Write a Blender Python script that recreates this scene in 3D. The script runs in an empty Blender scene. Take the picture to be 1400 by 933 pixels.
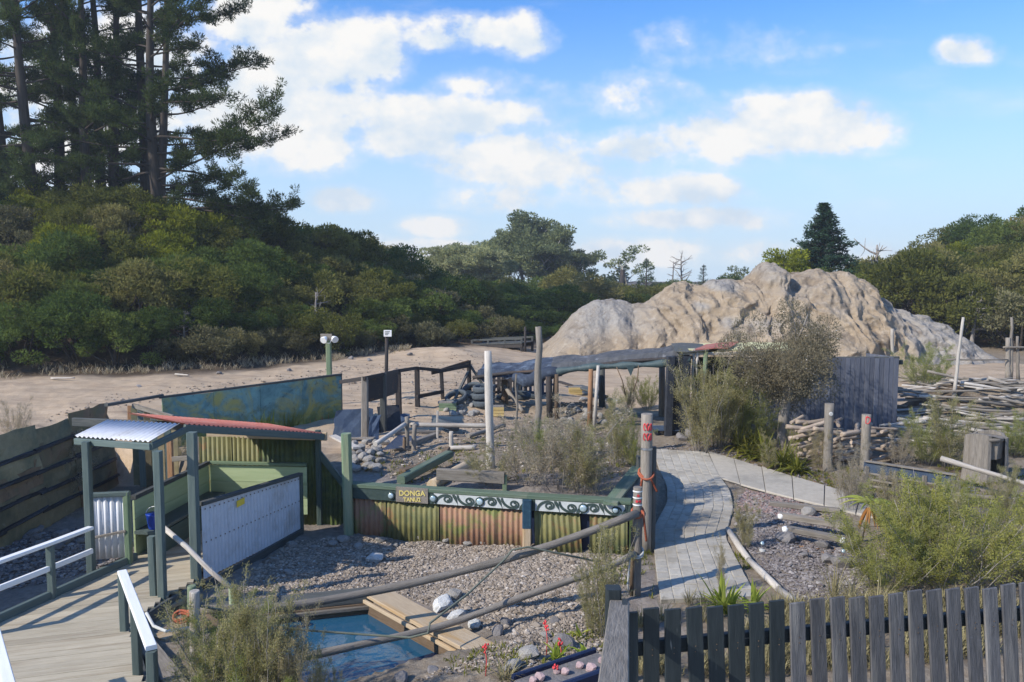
import bpy, math, random
import numpy as np
from mathutils import Vector, Matrix

SC = bpy.context.scene
COL = SC.collection
RNG = np.random.default_rng(7)
random.seed(7)
R = math.radians

# ------------------------------------------------------------------ camera
CAM_Z, PITCH, FPX = 4.5, R(4.8), 1090.0
cam_data = bpy.data.cameras.new('camera')
cam = bpy.data.objects.new('camera', cam_data)
COL.objects.link(cam)
cam.location = (0, 0, CAM_Z)
cam.rotation_euler = (R(90) - PITCH, 0, 0)
cam_data.sensor_width = 36.0
cam_data.lens = FPX / 1400 * 36.0
cam_data.clip_start = 0.1
cam_data.clip_end = 3000
SC.camera = cam

# ------------------------------------------------------------------ light
SUN_EL, SUN_BACK = R(36), R(29)            # sun to the left, a little behind the camera
SUN_DIR = Vector((-math.cos(SUN_EL) * math.cos(SUN_BACK), -math.cos(SUN_EL) * math.sin(SUN_BACK), math.sin(SUN_EL)))
sun_data = bpy.data.lights.new('sun', 'SUN')
sun_data.energy = 3.6
sun_data.angle = R(0.6)
sun_data.color = (1.0, 0.93, 0.83)
sun = bpy.data.objects.new('sun', sun_data)
COL.objects.link(sun)
sun.rotation_euler = (-SUN_DIR).to_track_quat('-Z', 'Y').to_euler()
sun.location = (-30, -10, 40)

SC.view_settings.view_transform = 'Standard'
SC.view_settings.look = 'None'
SC.view_settings.gamma = 1
SC.view_settings.exposure = 0.65
SC.cycles.max_bounces = 10
SC.cycles.diffuse_bounces = 5
SC.cycles.transmission_bounces = 8
SC.cycles.volume_bounces = 0
SC.cycles.transparent_max_bounces = 6
SC.cycles.caustics_reflective = False
SC.cycles.caustics_refractive = False
try:
    SC.cycles.use_denoising = True
except Exception:
    pass

# ------------------------------------------------------------------ pixel of the photograph (1400 x 933) -> place in the world
def ray(u, v):
    x = (u - 700.0) / FPX
    t = (466.5 - v) / FPX
    return Vector((x, math.cos(PITCH) + math.sin(PITCH) * t, -math.sin(PITCH) + math.cos(PITCH) * t))

def P(u, v, z=0.0):
    d = ray(u, v)
    k = (z - CAM_Z) / d.z
    return Vector((d.x * k, d.y * k, z))

def D(u, v, y):
    d = ray(u, v)
    k = y / d.y
    return Vector((d.x * k, y, CAM_Z + d.z * k))

# ------------------------------------------------------------------ world: sky with clouds
world = bpy.data.worlds.new('World')
SC.world = world
world.use_nodes = True
wn, wl = world.node_tree.nodes, world.node_tree.links
wn.clear()

def W(kind, **kw):
    n = wn.new(kind)
    for k, val in kw.items():
        if k.startswith('i_'):
            n.inputs[int(k[2:])].default_value = val
        else:
            setattr(n, k, val)
    return n

def wmath(op, a, b=None, clamp=False):
    n = wn.new('ShaderNodeMath')
    n.operation = op
    n.use_clamp = clamp
    for i, s in enumerate((a, b)):
        if s is None:
            continue
        if isinstance(s, (int, float)):
            n.inputs[i].default_value = s
        else:
            wl.new(s, n.inputs[i])
    return n.outputs[0]

tc = W('ShaderNodeTexCoord')
sep = W('ShaderNodeSeparateXYZ')
wl.new(tc.outputs['Generated'], sep.inputs[0])
ay = wmath('MAXIMUM', wmath('ABSOLUTE', sep.outputs[1]), 0.02)
cx = wmath('DIVIDE', sep.outputs[0], ay)
cz = wmath('DIVIDE', sep.outputs[2], ay)
comb = W('ShaderNodeCombineXYZ')
wl.new(cx, comb.inputs[0])
wl.new(cz, comb.inputs[1])
def wnoise(scale, detail, rough, yscale=1.0, off=0.0):
    mp = W('ShaderNodeMapping')
    mp.inputs['Scale'].default_value = (1, yscale, 1)
    mp.inputs['Location'].default_value = (off, off * .7, off)
    wl.new(comb.outputs[0], mp.inputs[0])
    n = W('ShaderNodeTexNoise')
    n.inputs['Scale'].default_value = scale
    n.inputs['Detail'].default_value = detail
    n.inputs['Roughness'].default_value = rough
    wl.new(mp.outputs[0], n.inputs['Vector'])
    return n.outputs['Fac']
n_big = wnoise(9.0, 7, 0.56, 1.35)
n_mid = wnoise(24.0, 6, 0.6, 1.3, 3.1)
n_shade = wnoise(7.0, 5, 0.55, 2.0, 8.2)
n_up = wnoise(9.0, 7, 0.56, 1.35, 0.0)
n_up.node.inputs['Vector'].links[0].from_node.inputs['Location'].default_value = (-.022, .05, 0)

# (u, v, half width, half height, weight) of each cumulus, laid out by its direction in the sky
CLOUDS = [(1085, 168, 155, 48, 1.0), (1010, 185, 110, 42, .95), (1160, 172, 90, 38, .9), (860, 205, 75, 28, .8),
          (620, 160, 150, 34, .95), (700, 220, 140, 45, .95), (560, 185, 120, 36, .95), (420, 160, 110, 70, .95),
          (450, 75, 110, 55, 1.0), (380, 110, 110, 80, 1.0), (340, 20, 90, 60, .9), (330, 150, 110, 70, .95),
          (710, 50, 55, 32, .8), (600, 45, 110, 26, .6), (660, 115, 60, 22, .6), (800, 235, 100, 34, .7),
          (900, 262, 130, 26, .8), (945, 300, 120, 20, .75), (470, 275, 55, 20, .85), (600, 310, 55, 16, .7),
          (1330, 70, 52, 22, .8), (680, 270, 80, 22, .6), (130, 120, 220, 120, .8), (60, 250, 150, 70, .75),
          (1000, 60, 90, 30, .38), (850, 130, 90, 26, .42), (520, 345, 200, 20, .7), (860, 345, 240, 22, .7), (1230, 350, 200, 20, .5),
          (-350, 120, 240, 60, .9), (1750, 160, 200, 60, .9), (-700, 220, 260, 50, .9), (2200, 60, 240, 70, .9),
          (400, -160, 260, 70, .8), (1100, -260, 300, 80, .8)]
acc = None
accz = None
for (u, v, ru, rv, wgt) in CLOUDS:
    d = ray(u, v)
    c = (d.x / d.y, d.z / d.y)
    dx = wmath('MULTIPLY', wmath('SUBTRACT', cx, c[0]), FPX / ru)
    dz = wmath('MULTIPLY', wmath('SUBTRACT', cz, c[1]), FPX / rv)
    # flatter underside, billowing top
    q = wmath('ADD', wmath('MULTIPLY', dx, dx), wmath('MULTIPLY', dz, dz))
    m = wmath('MULTIPLY', wmath('SUBTRACT', 1.0, q), wgt)
    m = wmath('MAXIMUM', m, -1.2)
    acc = m if acc is None else wmath('SMOOTH_MAX', acc, m)
    if acc is not m:
        acc.node.inputs[2].default_value = 0.25
dens = wmath('ADD', acc, wmath('MULTIPLY', wmath('SUBTRACT', n_big, 0.5), 2.6))
dens = wmath('ADD', dens, wmath('MULTIPLY', wmath('SUBTRACT', n_mid, 0.5), 1.5))
ramp = W('ShaderNodeMapRange')
ramp.interpolation_type = 'SMOOTHSTEP'
wl.new(dens, ramp.inputs['Value'])
ramp.inputs['From Min'].default_value = -0.42
ramp.inputs['From Max'].default_value = 0.7
ramp.inputs['To Max'].default_value = 0.97
# thin high veil
veil = wnoise(3.2, 7, 0.62, 3.2, 5.0)
vr = W('ShaderNodeMapRange')
wl.new(veil, vr.inputs['Value'])
vr.inputs['From Min'].default_value = 0.5
vr.inputs['From Max'].default_value = 0.85
vr.inputs['To Max'].default_value = 0.42
vr.interpolation_type = 'SMOOTHSTEP'
# pale air low over the land
hz = W('ShaderNodeMapRange')
wl.new(sep.outputs[2], hz.inputs['Value'])
hz.inputs['From Min'].default_value = 0.34
hz.inputs['From Max'].default_value = -0.02
hz.inputs['To Max'].default_value = 0.9
hz.interpolation_type = 'SMOOTHSTEP'
core = W('ShaderNodeMapRange')
core.interpolation_type = 'SMOOTHSTEP'
wl.new(dens, core.inputs['Value'])
core.inputs['From Min'].default_value = -0.04
core.inputs['From Max'].default_value = 0.6
core.inputs['To Max'].default_value = 0.98
soft = wmath('MULTIPLY', ramp.outputs[0], 0.6)
mask = wmath('MAXIMUM', core.outputs[0], soft)
mask = wmath('MAXIMUM', mask, vr.outputs[0])

sky = W('ShaderNodeTexSky')
sky.sky_type = 'NISHITA'
sky.sun_disc = False
sky.sun_elevation = SUN_EL
sky.sun_rotation = math.atan2(SUN_DIR.x, SUN_DIR.y)
sky.altitude = 300
sky.air_density = 1.15
sky.dust_density = 0.4
sky.ozone_density = 2.2
hsv = W('ShaderNodeHueSaturation')
hsv.inputs['Saturation'].default_value = 1.12
hsv.inputs['Value'].default_value = 1.58
skyt = W('ShaderNodeMix', data_type='RGBA')
skyt.blend_type = 'MULTIPLY'
skyt.inputs[0].default_value = 1.0
skyt.inputs[7].default_value = (0.72, 0.92, 1.24, 1)
wl.new(sky.outputs[0], skyt.inputs[6])
wl.new(skyt.outputs[2], hsv.inputs['Color'])
low = W('ShaderNodeMix', data_type='RGBA')
low.inputs[7].default_value = (5.7, 7.1, 8.6, 1)
wl.new(hz.outputs[0], low.inputs[0])
wl.new(hsv.outputs[0], low.inputs[6])

shade = W('ShaderNodeMapRange')
sh_in = wmath('ADD', wmath('MULTIPLY', wmath('SUBTRACT', n_big, n_up), 3.2), wmath('ADD', wmath('MULTIPLY', n_shade, 0.5), 0.42))
wl.new(sh_in, shade.inputs['Value'])
shade.inputs['From Min'].default_value = 0.25
shade.inputs['From Max'].default_value = 0.95
ccol = W('ShaderNodeMix', data_type='RGBA')
CLOUD_W = 9.0
ccol.inputs[6].default_value = (0.70 * CLOUD_W, 0.80 * CLOUD_W, 0.90 * CLOUD_W, 1)
ccol.inputs[7].default_value = (1.0 * CLOUD_W, 0.98 * CLOUD_W, 0.94 * CLOUD_W, 1)
wl.new(shade.outputs[0], ccol.inputs[0])
mix = W('ShaderNodeMix', data_type='RGBA')
wl.new(mask, mix.inputs[0])
wl.new(low.outputs[2], mix.inputs[6])
wl.new(ccol.outputs[2], mix.inputs[7])
bg = W('ShaderNodeBackground')
bg.inputs['Strength'].default_value = 0.072
wl.new(mix.outputs[2], bg.inputs['Color'])
wo = W('ShaderNodeOutputWorld')
wl.new(bg.outputs[0], wo.inputs['Surface'])

world.cycles.sampling_method = 'MANUAL'
world.cycles.sample_map_resolution = 512
# ------------------------------------------------------------------ noise
def _hash(ix, iy, iz, seed):
    h = (ix.astype(np.int64) * 374761393 + iy.astype(np.int64) * 668265263 + iz.astype(np.int64) * 2147483647 + seed * 1274126177) & 0xFFFFFFFF
    h = ((h ^ (h >> 13)) * 1274126177) & 0xFFFFFFFF
    h = h ^ (h >> 16)
    return (h & 0xFFFFFF) / float(0xFFFFFF)

def vnoise(x, y, z=0.0, seed=1):
    x, y, z = np.broadcast_arrays(np.asarray(x, float), np.asarray(y, float), np.asarray(z, float))
    ix, iy, iz = np.floor(x), np.floor(y), np.floor(z)
    fx, fy, fz = x - ix, y - iy, z - iz
    fx, fy, fz = [f * f * f * (f * (f * 6 - 15) + 10) for f in (fx, fy, fz)]
    ix, iy, iz = ix.astype(int), iy.astype(int), iz.astype(int)
    out = 0
    for a in (0, 1):
        wa = fx if a else 1 - fx
        for b in (0, 1):
            wb = fy if b else 1 - fy
            for c in (0, 1):
                wc = fz if c else 1 - fz
                out = out + wa * wb * wc * _hash(ix + a, iy + b, iz + c, seed)
    return out

def fbm(x, y, z=0.0, octv=4, seed=1, gain=0.5):
    s, a, t = 0, 1.0, 0
    f = 1.0
    for o in range(octv):
        s = s + a * vnoise(np.asarray(x) * f, np.asarray(y) * f, np.asarray(z) * f, seed + o * 17)
        t += a
        a *= gain
        f *= 2.03
    return s / t

def sstep(a, b, x):
    t = np.clip((np.asarray(x, float) - a) / (b - a), 0, 1)
    return t * t * (3 - 2 * t)

# ------------------------------------------------------------------ mesh builder
def vec(p):
    return np.array([p[0], p[1], p[2]], float)

def unit(a):
    a = np.asarray(a, float)
    return a / max(np.linalg.norm(a), 1e-9)

class MB:
    """collects shapes; build() links them as ONE mesh object. 'grain' is a per-vertex coordinate running along timber."""
    def __init__(self):
        self.v, self.f, self.g, self.t, self.s, self.m = [], [], [], [], [], []
        self.n = 0

    def add(self, verts, faces, g=None, t=0.5, smooth=False, m=0):
        verts = np.asarray(verts, float)
        self.v.append(verts)
        self.g.append(np.asarray(g if g is not None else verts, float))
        tt = np.asarray(t, float)
        self.t.append(np.full(len(verts), float(tt)) if tt.ndim == 0 else tt)
        for f in faces:
            self.f.append(tuple(int(i) + self.n for i in f))
        self.s.extend([smooth] * len(faces))
        self.m.extend([m] * len(faces))
        self.n += len(verts)
        return self

    def beam(self, p, q, w, h, up=(0, 0, 1), ch=0.12, seg=1, bow=(0, 0, 0), m=0, t=None, taper=1.0, jit=0.0):
        """timber of section w x h with chamfered long edges from p to q"""
        p, q = vec(p), vec(q)
        ax = unit(q - p)
        up = np.asarray(up, float)
        if abs(np.dot(ax, unit(up))) > 0.98:
            up = np.array([0, 1.0, 0]) if abs(ax[1]) < .9 else np.array([1.0, 0, 0])
        sx = unit(np.cross(ax, up))
        sy = np.cross(sx, ax)
        L = np.linalg.norm(q - p)
        c = ch * min(w, h)
        sec = [(w / 2 - c, -h / 2), (w / 2, -h / 2 + c), (w / 2, h / 2 - c), (w / 2 - c, h / 2),
               (-w / 2 + c, h / 2), (-w / 2, h / 2 - c), (-w / 2, -h / 2 + c), (-w / 2 + c, -h / 2)]
        V, G = [], []
        r = random.random() * 50
        for i in range(seg + 1):
            k = i / seg
            o = p + (q - p) * k + np.asarray(bow, float) * 4 * k * (1 - k)
            s = 1 + (taper - 1) * k
            for (a, b) in sec:
                ja = jit * (random.random() - .5)
                V.append(o + sx * (a * s + ja) + sy * (b * s + ja))
                G.append((a + r, b, k * L * 0.09))
        F = []
        for i in range(seg):
            for j in range(8):
                j2 = (j + 1) % 8
                F.append((i * 8 + j, i * 8 + j2, i * 8 + 8 + j2, i * 8 + 8 + j))
        F.append(tuple(range(7, -1, -1)))
        F.append(tuple(range(seg * 8, seg * 8 + 8)))
        return self.add(V, F, G, random.random() if t is None else t, False, m)

    def box(self, c, s, rz=0.0, m=0, ch=0.06):
        """upright box with centre c and size s turned by rz"""
        dx = np.array([math.cos(rz), math.sin(rz), 0]) * s[0] / 2
        c = vec(c)
        return self.beam(c - dx, c + dx, s[1], s[2], ch=ch, m=m)

    def tube(self, pts, rad, n=8, m=0, t=None, lump=0.0, cap=True, seed=0, flat=False):
        pts = [vec(p) for p in pts]
        k = len(pts)
        rad = [rad] * k if not hasattr(rad, '__len__') else list(rad)
        V, G = [], []
        tan = [unit(pts[min(i + 1, k - 1)] - pts[max(i - 1, 0)]) for i in range(k)]
        a = np.array([0, 0, 1.0]) if abs(tan[0][2]) < .9 else np.array([1.0, 0, 0])
        nx = unit(np.cross(tan[0], a))
        L = 0
        r0 = random.random() * 50
        for i in range(k):
            nx = unit(nx - tan[i] * np.dot(nx, tan[i]))
            ny = np.cross(tan[i], nx)
            if i:
                L += np.linalg.norm(pts[i] - pts[i - 1])
            for j in range(n):
                an = 2 * math.pi * j / n
                rr = rad[i] * (1 + lump * (random.random() - .5) * 2)
                V.append(pts[i] + (nx * math.cos(an) + ny * math.sin(an)) * rr)
                G.append((math.cos(an) * rad[i] + r0, math.sin(an) * rad[i], L * 0.09))
        F = []
        for i in range(k - 1):
            for j in range(n):
                j2 = (j + 1) % n
                F.append((i * n + j, i * n + j2, i * n + n + j2, i * n + n + j))
        tt = random.random() if t is None else t
        self.add(V, F, G, tt, not flat, m)
        if cap:
            base = self.n - k * n
            self.f.append(tuple(base + j for j in range(n - 1, -1, -1)))
            self.f.append(tuple(base + (k - 1) * n + j for j in range(n)))
            self.s.extend([False, False])
            self.m.extend([m, m])
        return self

    def build(self, name, mat, parent=None, loc=None):
        o = link(mesh_from(name, self, mat), name, parent)
        if loc is not None:
            o.location = loc
        return o

def mesh_from(name, mb, mat):
    me = bpy.data.meshes.new(name)
    V = np.concatenate(mb.v) if mb.v else np.zeros((0, 3))
    lens = np.array([len(f) for f in mb.f], np.int32)
    flat = np.fromiter((i for f in mb.f for i in f), np.int32)
    fill_mesh(me, V, flat, lens, np.concatenate(mb.g), np.concatenate(mb.t), np.array(mb.s, bool), np.array(mb.m, np.int32))
    for mm in (mat if isinstance(mat, (list, tuple)) else [mat]):
        me.materials.append(mm)
    return me

def fill_mesh(me, V, flat, lens, G=None, T=None, S=None, M=None):
    me.vertices.add(len(V))
    me.vertices.foreach_set('co', np.asarray(V, np.float32).ravel())
    me.loops.add(len(flat))
    me.loops.foreach_set('vertex_index', flat.astype(np.int32))
    me.polygons.add(len(lens))
    st = np.zeros(len(lens), np.int32)
    st[1:] = np.cumsum(lens)[:-1]
    me.polygons.foreach_set('loop_start', st)
    me.polygons.foreach_set('loop_total', lens.astype(np.int32))
    if S is not None:
        me.polygons.foreach_set('use_smooth', S)
    if M is not None:
        me.polygons.foreach_set('material_index', M)
    if G is not None:
        a = me.attributes.new('grain', 'FLOAT_VECTOR', 'POINT')
        a.data.foreach_set('vector', np.asarray(G, np.float32).ravel())
    if T is not None:
        a = me.attributes.new('tint', 'FLOAT', 'POINT')
        a.data.foreach_set('value', np.asarray(T, np.float32))
    me.update()
    me.validate()

def quads_mesh(name, V, mat, T=None, S=False, G=None):
    """V: (N*4,3) loose quads"""
    n = len(V) // 4
    me = bpy.data.meshes.new(name)
    fill_mesh(me, V, np.arange(n * 4, dtype=np.int32), np.full(n, 4, np.int32), G, T, np.full(n, S, bool), None)
    me.materials.append(mat)
    return me

def link(me, name, parent=None):
    o = bpy.data.objects.new(name, me)
    COL.objects.link(o)
    if parent is not None:
        o.parent = parent
        # parts are modelled in world coordinates; keep them there
        m = parent.matrix_basis.inverted() if parent.parent is None else Matrix.Identity(4)
        o.matrix_parent_inverse = m
    return o

def thing(name, label, cat, loc=(0, 0, 0), group=None):
    o = bpy.data.objects.new(name, None)
    o.empty_display_size = 0.2
    COL.objects.link(o)
    o.location = loc
    return tag(o, label, cat, group)

def tag(o, label=None, cat=None, group=None, kind=None):
    if label:
        o['label'] = label
    if cat:
        o['category'] = cat
    if group:
        o['group'] = group
    if kind:
        o['kind'] = kind
    return o

# ------------------------------------------------------------------ materials
def nodes(name):
    m = bpy.data.materials.new(name)
    m.use_nodes = True
    nt = m.node_tree
    nt.nodes.clear()
    out = nt.nodes.new('ShaderNodeOutputMaterial')
    return m, nt.nodes, nt.links, out

def rgba(c):
    return (c[0], c[1], c[2], 1)

def add_noise(n, l, vecout, scale, detail=5, rough=0.6, dist=0.0):
    t = n.new('ShaderNodeTexNoise')
    t.inputs['Scale'].default_value = scale
    t.inputs['Detail'].default_value = detail
    t.inputs['Roughness'].default_value = rough
    t.inputs['Distortion'].default_value = dist
    if vecout is not None:
        l.new(vecout, t.inputs['Vector'])
    return t.outputs['Fac']

def mix_rgb(n, l, fac, a, b, mode='MIX'):
    x = n.new('ShaderNodeMix')
    x.data_type = 'RGBA'
    x.blend_type = mode
    for i, s in ((0, fac), (6, a), (7, b)):
        if isinstance(s, (int, float)):
            x.inputs[i].default_value = s
        elif isinstance(s, tuple):
            x.inputs[i].default_value = rgba(s)
        else:
            l.new(s, x.inputs[i])
    return x.outputs[2]

def map_range(n, l, val, a, b, c=0.0, d=1.0):
    r = n.new('ShaderNodeMapRange')
    l.new(val, r.inputs['Value'])
    for k, x in (('From Min', a), ('From Max', b), ('To Min', c), ('To Max', d)):
        r.inputs[k].default_value = x
    return r.outputs[0]

def surf(name, c1, c2, scale=6.0, rough=0.8, bump=0.25, coord='grain', c3=None, s3=1.3, th3=(0.55, 0.7), metal=0.0,
         vary=0.25, bscale=None, spec=0.3, detail=6, bdist=0.02, c4=None, th4=(.62, .7), s4=14.0):
    """mottled matte surface: two tones of a fine noise, patches of a third, tint per piece"""
    m, n, l, out = nodes(name)
    if coord == 'grain':
        a = n.new('ShaderNodeAttribute'); a.attribute_name = 'grain'; co = a.outputs['Vector']
    else:
        a = n.new('ShaderNodeTexCoord'); co = a.outputs['Object']
    f = add_noise(n, l, co, scale, detail, 0.65)
    col = mix_rgb(n, l, map_range(n, l, f, 0.3, 0.7), c1, c2)
    if c3 is not None:
        f3 = add_noise(n, l, co, s3, 5, 0.65, 0.3)
        col = mix_rgb(n, l, map_range(n, l, f3, th3[0], th3[1]), col, c3)
    if c4 is not None:
        f4 = add_noise(n, l, co, s4, 3, 0.6)
        col = mix_rgb(n, l, map_range(n, l, f4, th4[0], th4[1]), col, c4)
    if vary:
        oi = n.new('ShaderNodeAttribute'); oi.attribute_name = 'tint'
        orr = n.new('ShaderNodeObjectInfo')
        ad = n.new('ShaderNodeMath'); ad.operation = 'ADD'
        l.new(oi.outputs['Fac'], ad.inputs[0]); l.new(orr.outputs['Random'], ad.inputs[1])
        vv = map_range(n, l, ad.outputs[0], 0.0, 2.0, 1 - vary, 1 + vary)
        hs = n.new('ShaderNodeHueSaturation')
        l.new(vv, hs.inputs['Value']); l.new(col, hs.inputs['Color'])
        col = hs.outputs[0]
    b = n.new('ShaderNodeBsdfPrincipled')
    l.new(col, b.inputs['Base Color'])
    b.inputs['Metallic'].default_value = metal
    b.inputs['Specular IOR Level'].default_value = spec
    rr = map_range(n, l, f, 0.2, 0.8, max(rough - .12, .05), min(rough + .1, 1))
    l.new(rr, b.inputs['Roughness'])
    if bump:
        bf = add_noise(n, l, co, bscale or scale * 2.2, 5, 0.6)
        bn = n.new('ShaderNodeBump')
        bn.inputs['Strength'].default_value = bump
        bn.inputs['Distance'].default_value = bdist
        l.new(bf, bn.inputs['Height'])
        l.new(bn.outputs[0], b.inputs['Normal'])
    l.new(b.outputs[0], out.inputs['Surface'])
    return m

def foliage(name, dark, light, third=None, trans=0.35, rnd=0.35, sheen=0.0):
    """leaf material: colour by the leaf's own tint, shifted a little from plant to plant"""
    m, n, l, out = nodes(name)
    a = n.new('ShaderNodeAttribute'); a.attribute_name = 'tint'
    oi = n.new('ShaderNodeObjectInfo')
    col = mix_rgb(n, l, a.outputs['Fac'], dark, light)
    if third is not None:
        f = map_range(n, l, oi.outputs['Random'], 0.35, 1.0, 0, 1)
        col = mix_rgb(n, l, f, col, mix_rgb(n, l, a.outputs['Fac'], tuple(x * .55 for x in third), third))
    hs = n.new('ShaderNodeHueSaturation')
    l.new(map_range(n, l, oi.outputs['Random'], 0, 1, 1 - rnd, 1 + rnd), hs.inputs['Value'])
    l.new(col, hs.inputs['Color'])
    d = n.new('ShaderNodeBsdfDiffuse')
    t = n.new('ShaderNodeBsdfTranslucent')
    l.new(hs.outputs[0], d.inputs['Color'])
    l.new(hs.outputs[0], t.inputs['Color'])
    mx = n.new('ShaderNodeMixShader')
    mx.inputs[0].default_value = trans
    l.new(d.outputs[0], mx.inputs[1])
    l.new(t.outputs[0], mx.inputs[2])
    l.new(mx.outputs[0], out.inputs['Surface'])
    return m

M = {}
M['rust_sheet'] = surf('rust_sheet', (.16, .10, .06), (.25, .17, .10), 6, .8, .2, coord='obj', c3=(.15, .14, .07), s3=1.6, th3=(.45, .66), vary=.4, c4=(.07, .05, .035), s4=5, th4=(.6, .75))
M['grey_wood'] = surf('grey_wood', (.155, .135, .11), (.29, .26, .22), 55, .85, .5, c3=(.15, .13, .10), s3=6)
M['pale_wood'] = surf('pale_wood', (.34, .31, .27), (.52, .48, .42), 60, .8, .45, c3=(.24, .20, .16), s3=7)
M['tan_wood'] = surf('tan_wood', (.38, .29, .19), (.50, .40, .27), 45, .75, .3, c3=(.42, .27, .12), s3=9, th3=(.5, .7))
M['brown_wood'] = surf('brown_wood', (.11, .075, .045), (.20, .14, .09), 50, .85, .5, c3=(.08, .05, .03), s3=6)
M['orange_wood'] = surf('orange_wood', (.25, .13, .06), (.38, .22, .12), 50, .85, .4)
M['burnt_wood'] = surf('burnt_wood', (.022, .02, .02), (.06, .052, .048), 60, .8, .5, c3=(.16, .09, .045), s3=5, th3=(.58, .7))
M['dark_timber'] = surf('dark_timber', (.05, .055, .055), (.105, .11, .10), 50, .8, .4, c3=(.14, .13, .12), s3=5)
M['charcoal_paint'] = surf('charcoal_paint', (.014, .02, .023), (.03, .038, .04), 60, .55, .25, c3=(.08, .085, .08), s3=10, th3=(.66, .74), vary=.15, c4=(.16, .16, .15), s4=40, th4=(.7, .76))
M['worn_charcoal'] = surf('worn_charcoal', (.05, .05, .052), (.115, .112, .115), 65, .75, .5, c3=(.22, .205, .185), s3=9, th3=(.5, .75), vary=.4)
M['deck_wood'] = surf('deck_wood', (.36, .31, .22), (.49, .43, .32), 40, .8, .3, c3=(.24, .185, .12), s3=4, th3=(.5, .75), vary=.14)
M['green_post'] = surf('green_post', (.10, .16, .10), (.20, .27, .16), 40, .8, .35, c3=(.27, .29, .18), s3=5, th3=(.45, .65))
M['dark_green_paint'] = surf('dark_green_paint', (.035, .06, .052), (.07, .10, .085), 30, .6, .25, c3=(.13, .14, .11), s3=6, th3=(.58, .72))
M['grey_green_paint'] = surf('grey_green_paint', (.075, .105, .10), (.12, .155, .14), 30, .6, .2, c3=(.17, .18, .155), s3=5, th3=(.58, .72))
M['light_green_paint'] = surf('light_green_paint', (.30, .38, .20), (.40, .47, .27), 12, .6, .12, c3=(.20, .27, .14), s3=3, th3=(.55, .75), vary=.1)
M['moss_board'] = surf('moss_board', (.07, .11, .075), (.13, .175, .12), 25, .75, .3, c3=(.18, .19, .14), s3=4, th3=(.52, .7))
M['white_paint'] = surf('white_paint', (.74, .74, .72), (.82, .82, .80), 20, .5, .08, c3=(.5, .5, .46), s3=4, th3=(.6, .75), vary=.05)
M['white_iron'] = surf('white_iron', (.56, .575, .60), (.66, .67, .69), 5, .5, .06, coord='obj', c3=(.40, .37, .33), s3=2.2, th3=(.5, .8), vary=.05, c4=(.30, .20, .13), s4=11, th4=(.72, .82))
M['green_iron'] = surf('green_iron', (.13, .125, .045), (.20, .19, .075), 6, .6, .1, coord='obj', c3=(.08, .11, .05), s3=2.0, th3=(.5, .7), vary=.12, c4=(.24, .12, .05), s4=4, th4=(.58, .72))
M['red_green_iron'] = surf('red_green_iron', (.26, .135, .085), (.31, .19, .115), 7, .65, .1, coord='obj', c3=(.17, .19, .06), s3=2.6, th3=(.46, .62), vary=.12)
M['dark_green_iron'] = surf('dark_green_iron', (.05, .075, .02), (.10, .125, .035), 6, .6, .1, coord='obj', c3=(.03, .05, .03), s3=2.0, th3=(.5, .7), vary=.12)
M['red_iron'] = surf('red_iron', (.36, .10, .07), (.45, .17, .12), 8, .7, .1, coord='obj', c3=(.40, .28, .22), s3=4, th3=(.55, .75))
M['old_sheet'] = surf('old_sheet', (.165, .135, .07), (.25, .205, .12), 6, .75, .2, coord='obj', c3=(.07, .085, .055), s3=1.4, th3=(.45, .68), vary=.5, c4=(.26, .22, .17), s4=9, th4=(.66, .78))
M['tar_and_gap_shade'] = surf('tar_and_gap_shade', (.015, .018, .025), (.035, .04, .05), 10, .6, .4, coord='obj', vary=.2)  # near-black for dark sheets and posts, and for shade painted into fence gaps
M['blue_tarp'] = surf('blue_tarp', (.025, .035, .055), (.05, .065, .095), 5, .9, .3, coord='obj', c3=(.17, .22, .29), s3=1.6, th3=(.5, .72), vary=.1)
M['grey_tarp'] = surf('grey_tarp', (.05, .054, .06), (.105, .108, .115), 5, .92, .3, coord='obj', c3=(.28, .29, .31), s3=2.0, th3=(.58, .72), vary=.1)
M['blue_board'] = surf('blue_board', (.03, .05, .09), (.06, .09, .14), 8, .7, .3, coord='obj', c3=(.10, .12, .13), s3=3, th3=(.55, .7))
M['navy_plastic'] = surf('navy_plastic', (.012, .02, .05), (.02, .03, .07), 8, .35, .05, coord='obj')
M['blue_plastic'] = surf('blue_plastic', (.01, .04, .30), (.015, .06, .38), 8, .35, .05, coord='obj')
M['tyre_rubber'] = surf('tyre_rubber', (.05, .06, .07), (.10, .12, .13), 20, .85, .3, coord='obj', vary=.2)
M['shed_plank'] = surf('shed_plank', (.075, .085, .115), (.145, .155, .185), 45, .8, .35, c3=(.22, .22, .23), s3=6, th3=(.55, .75), vary=.3)
M['yellow_sheet'] = surf('yellow_sheet', (.55, .52, .25), (.64, .60, .34), 6, .7, .1, coord='obj')
M['yellow_paint'] = surf('yellow_paint', (.75, .52, .05), (.8, .58, .08), 12, .6, .0, coord='obj')
M['blue_ink'] = surf('blue_ink', (.05, .10, .35), (.06, .12, .4), 12, .6, .0, coord='obj')
M['red_paint'] = surf('red_paint', (.55, .04, .05), (.65, .07, .07), 30, .6, .1, coord='obj')
M['orange_rope'] = surf('orange_rope', (.40, .10, .05), (.50, .16, .085), 90, .85, .6)
M['pale_rope'] = surf('pale_rope', (.42, .44, .42), (.58, .58, .55), 90, .85, .6)
M['dull_rope'] = surf('dull_rope', (.10, .12, .09), (.19, .20, .16), 90, .85, .6)
M['steel'] = surf('steel', (.45, .46, .48), (.6, .6, .62), 15, .35, .05, coord='obj', metal=.9)
M['black_metal'] = surf('black_metal', (.02, .03, .03), (.04, .05, .05), 15, .5, .05, coord='obj')
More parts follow.
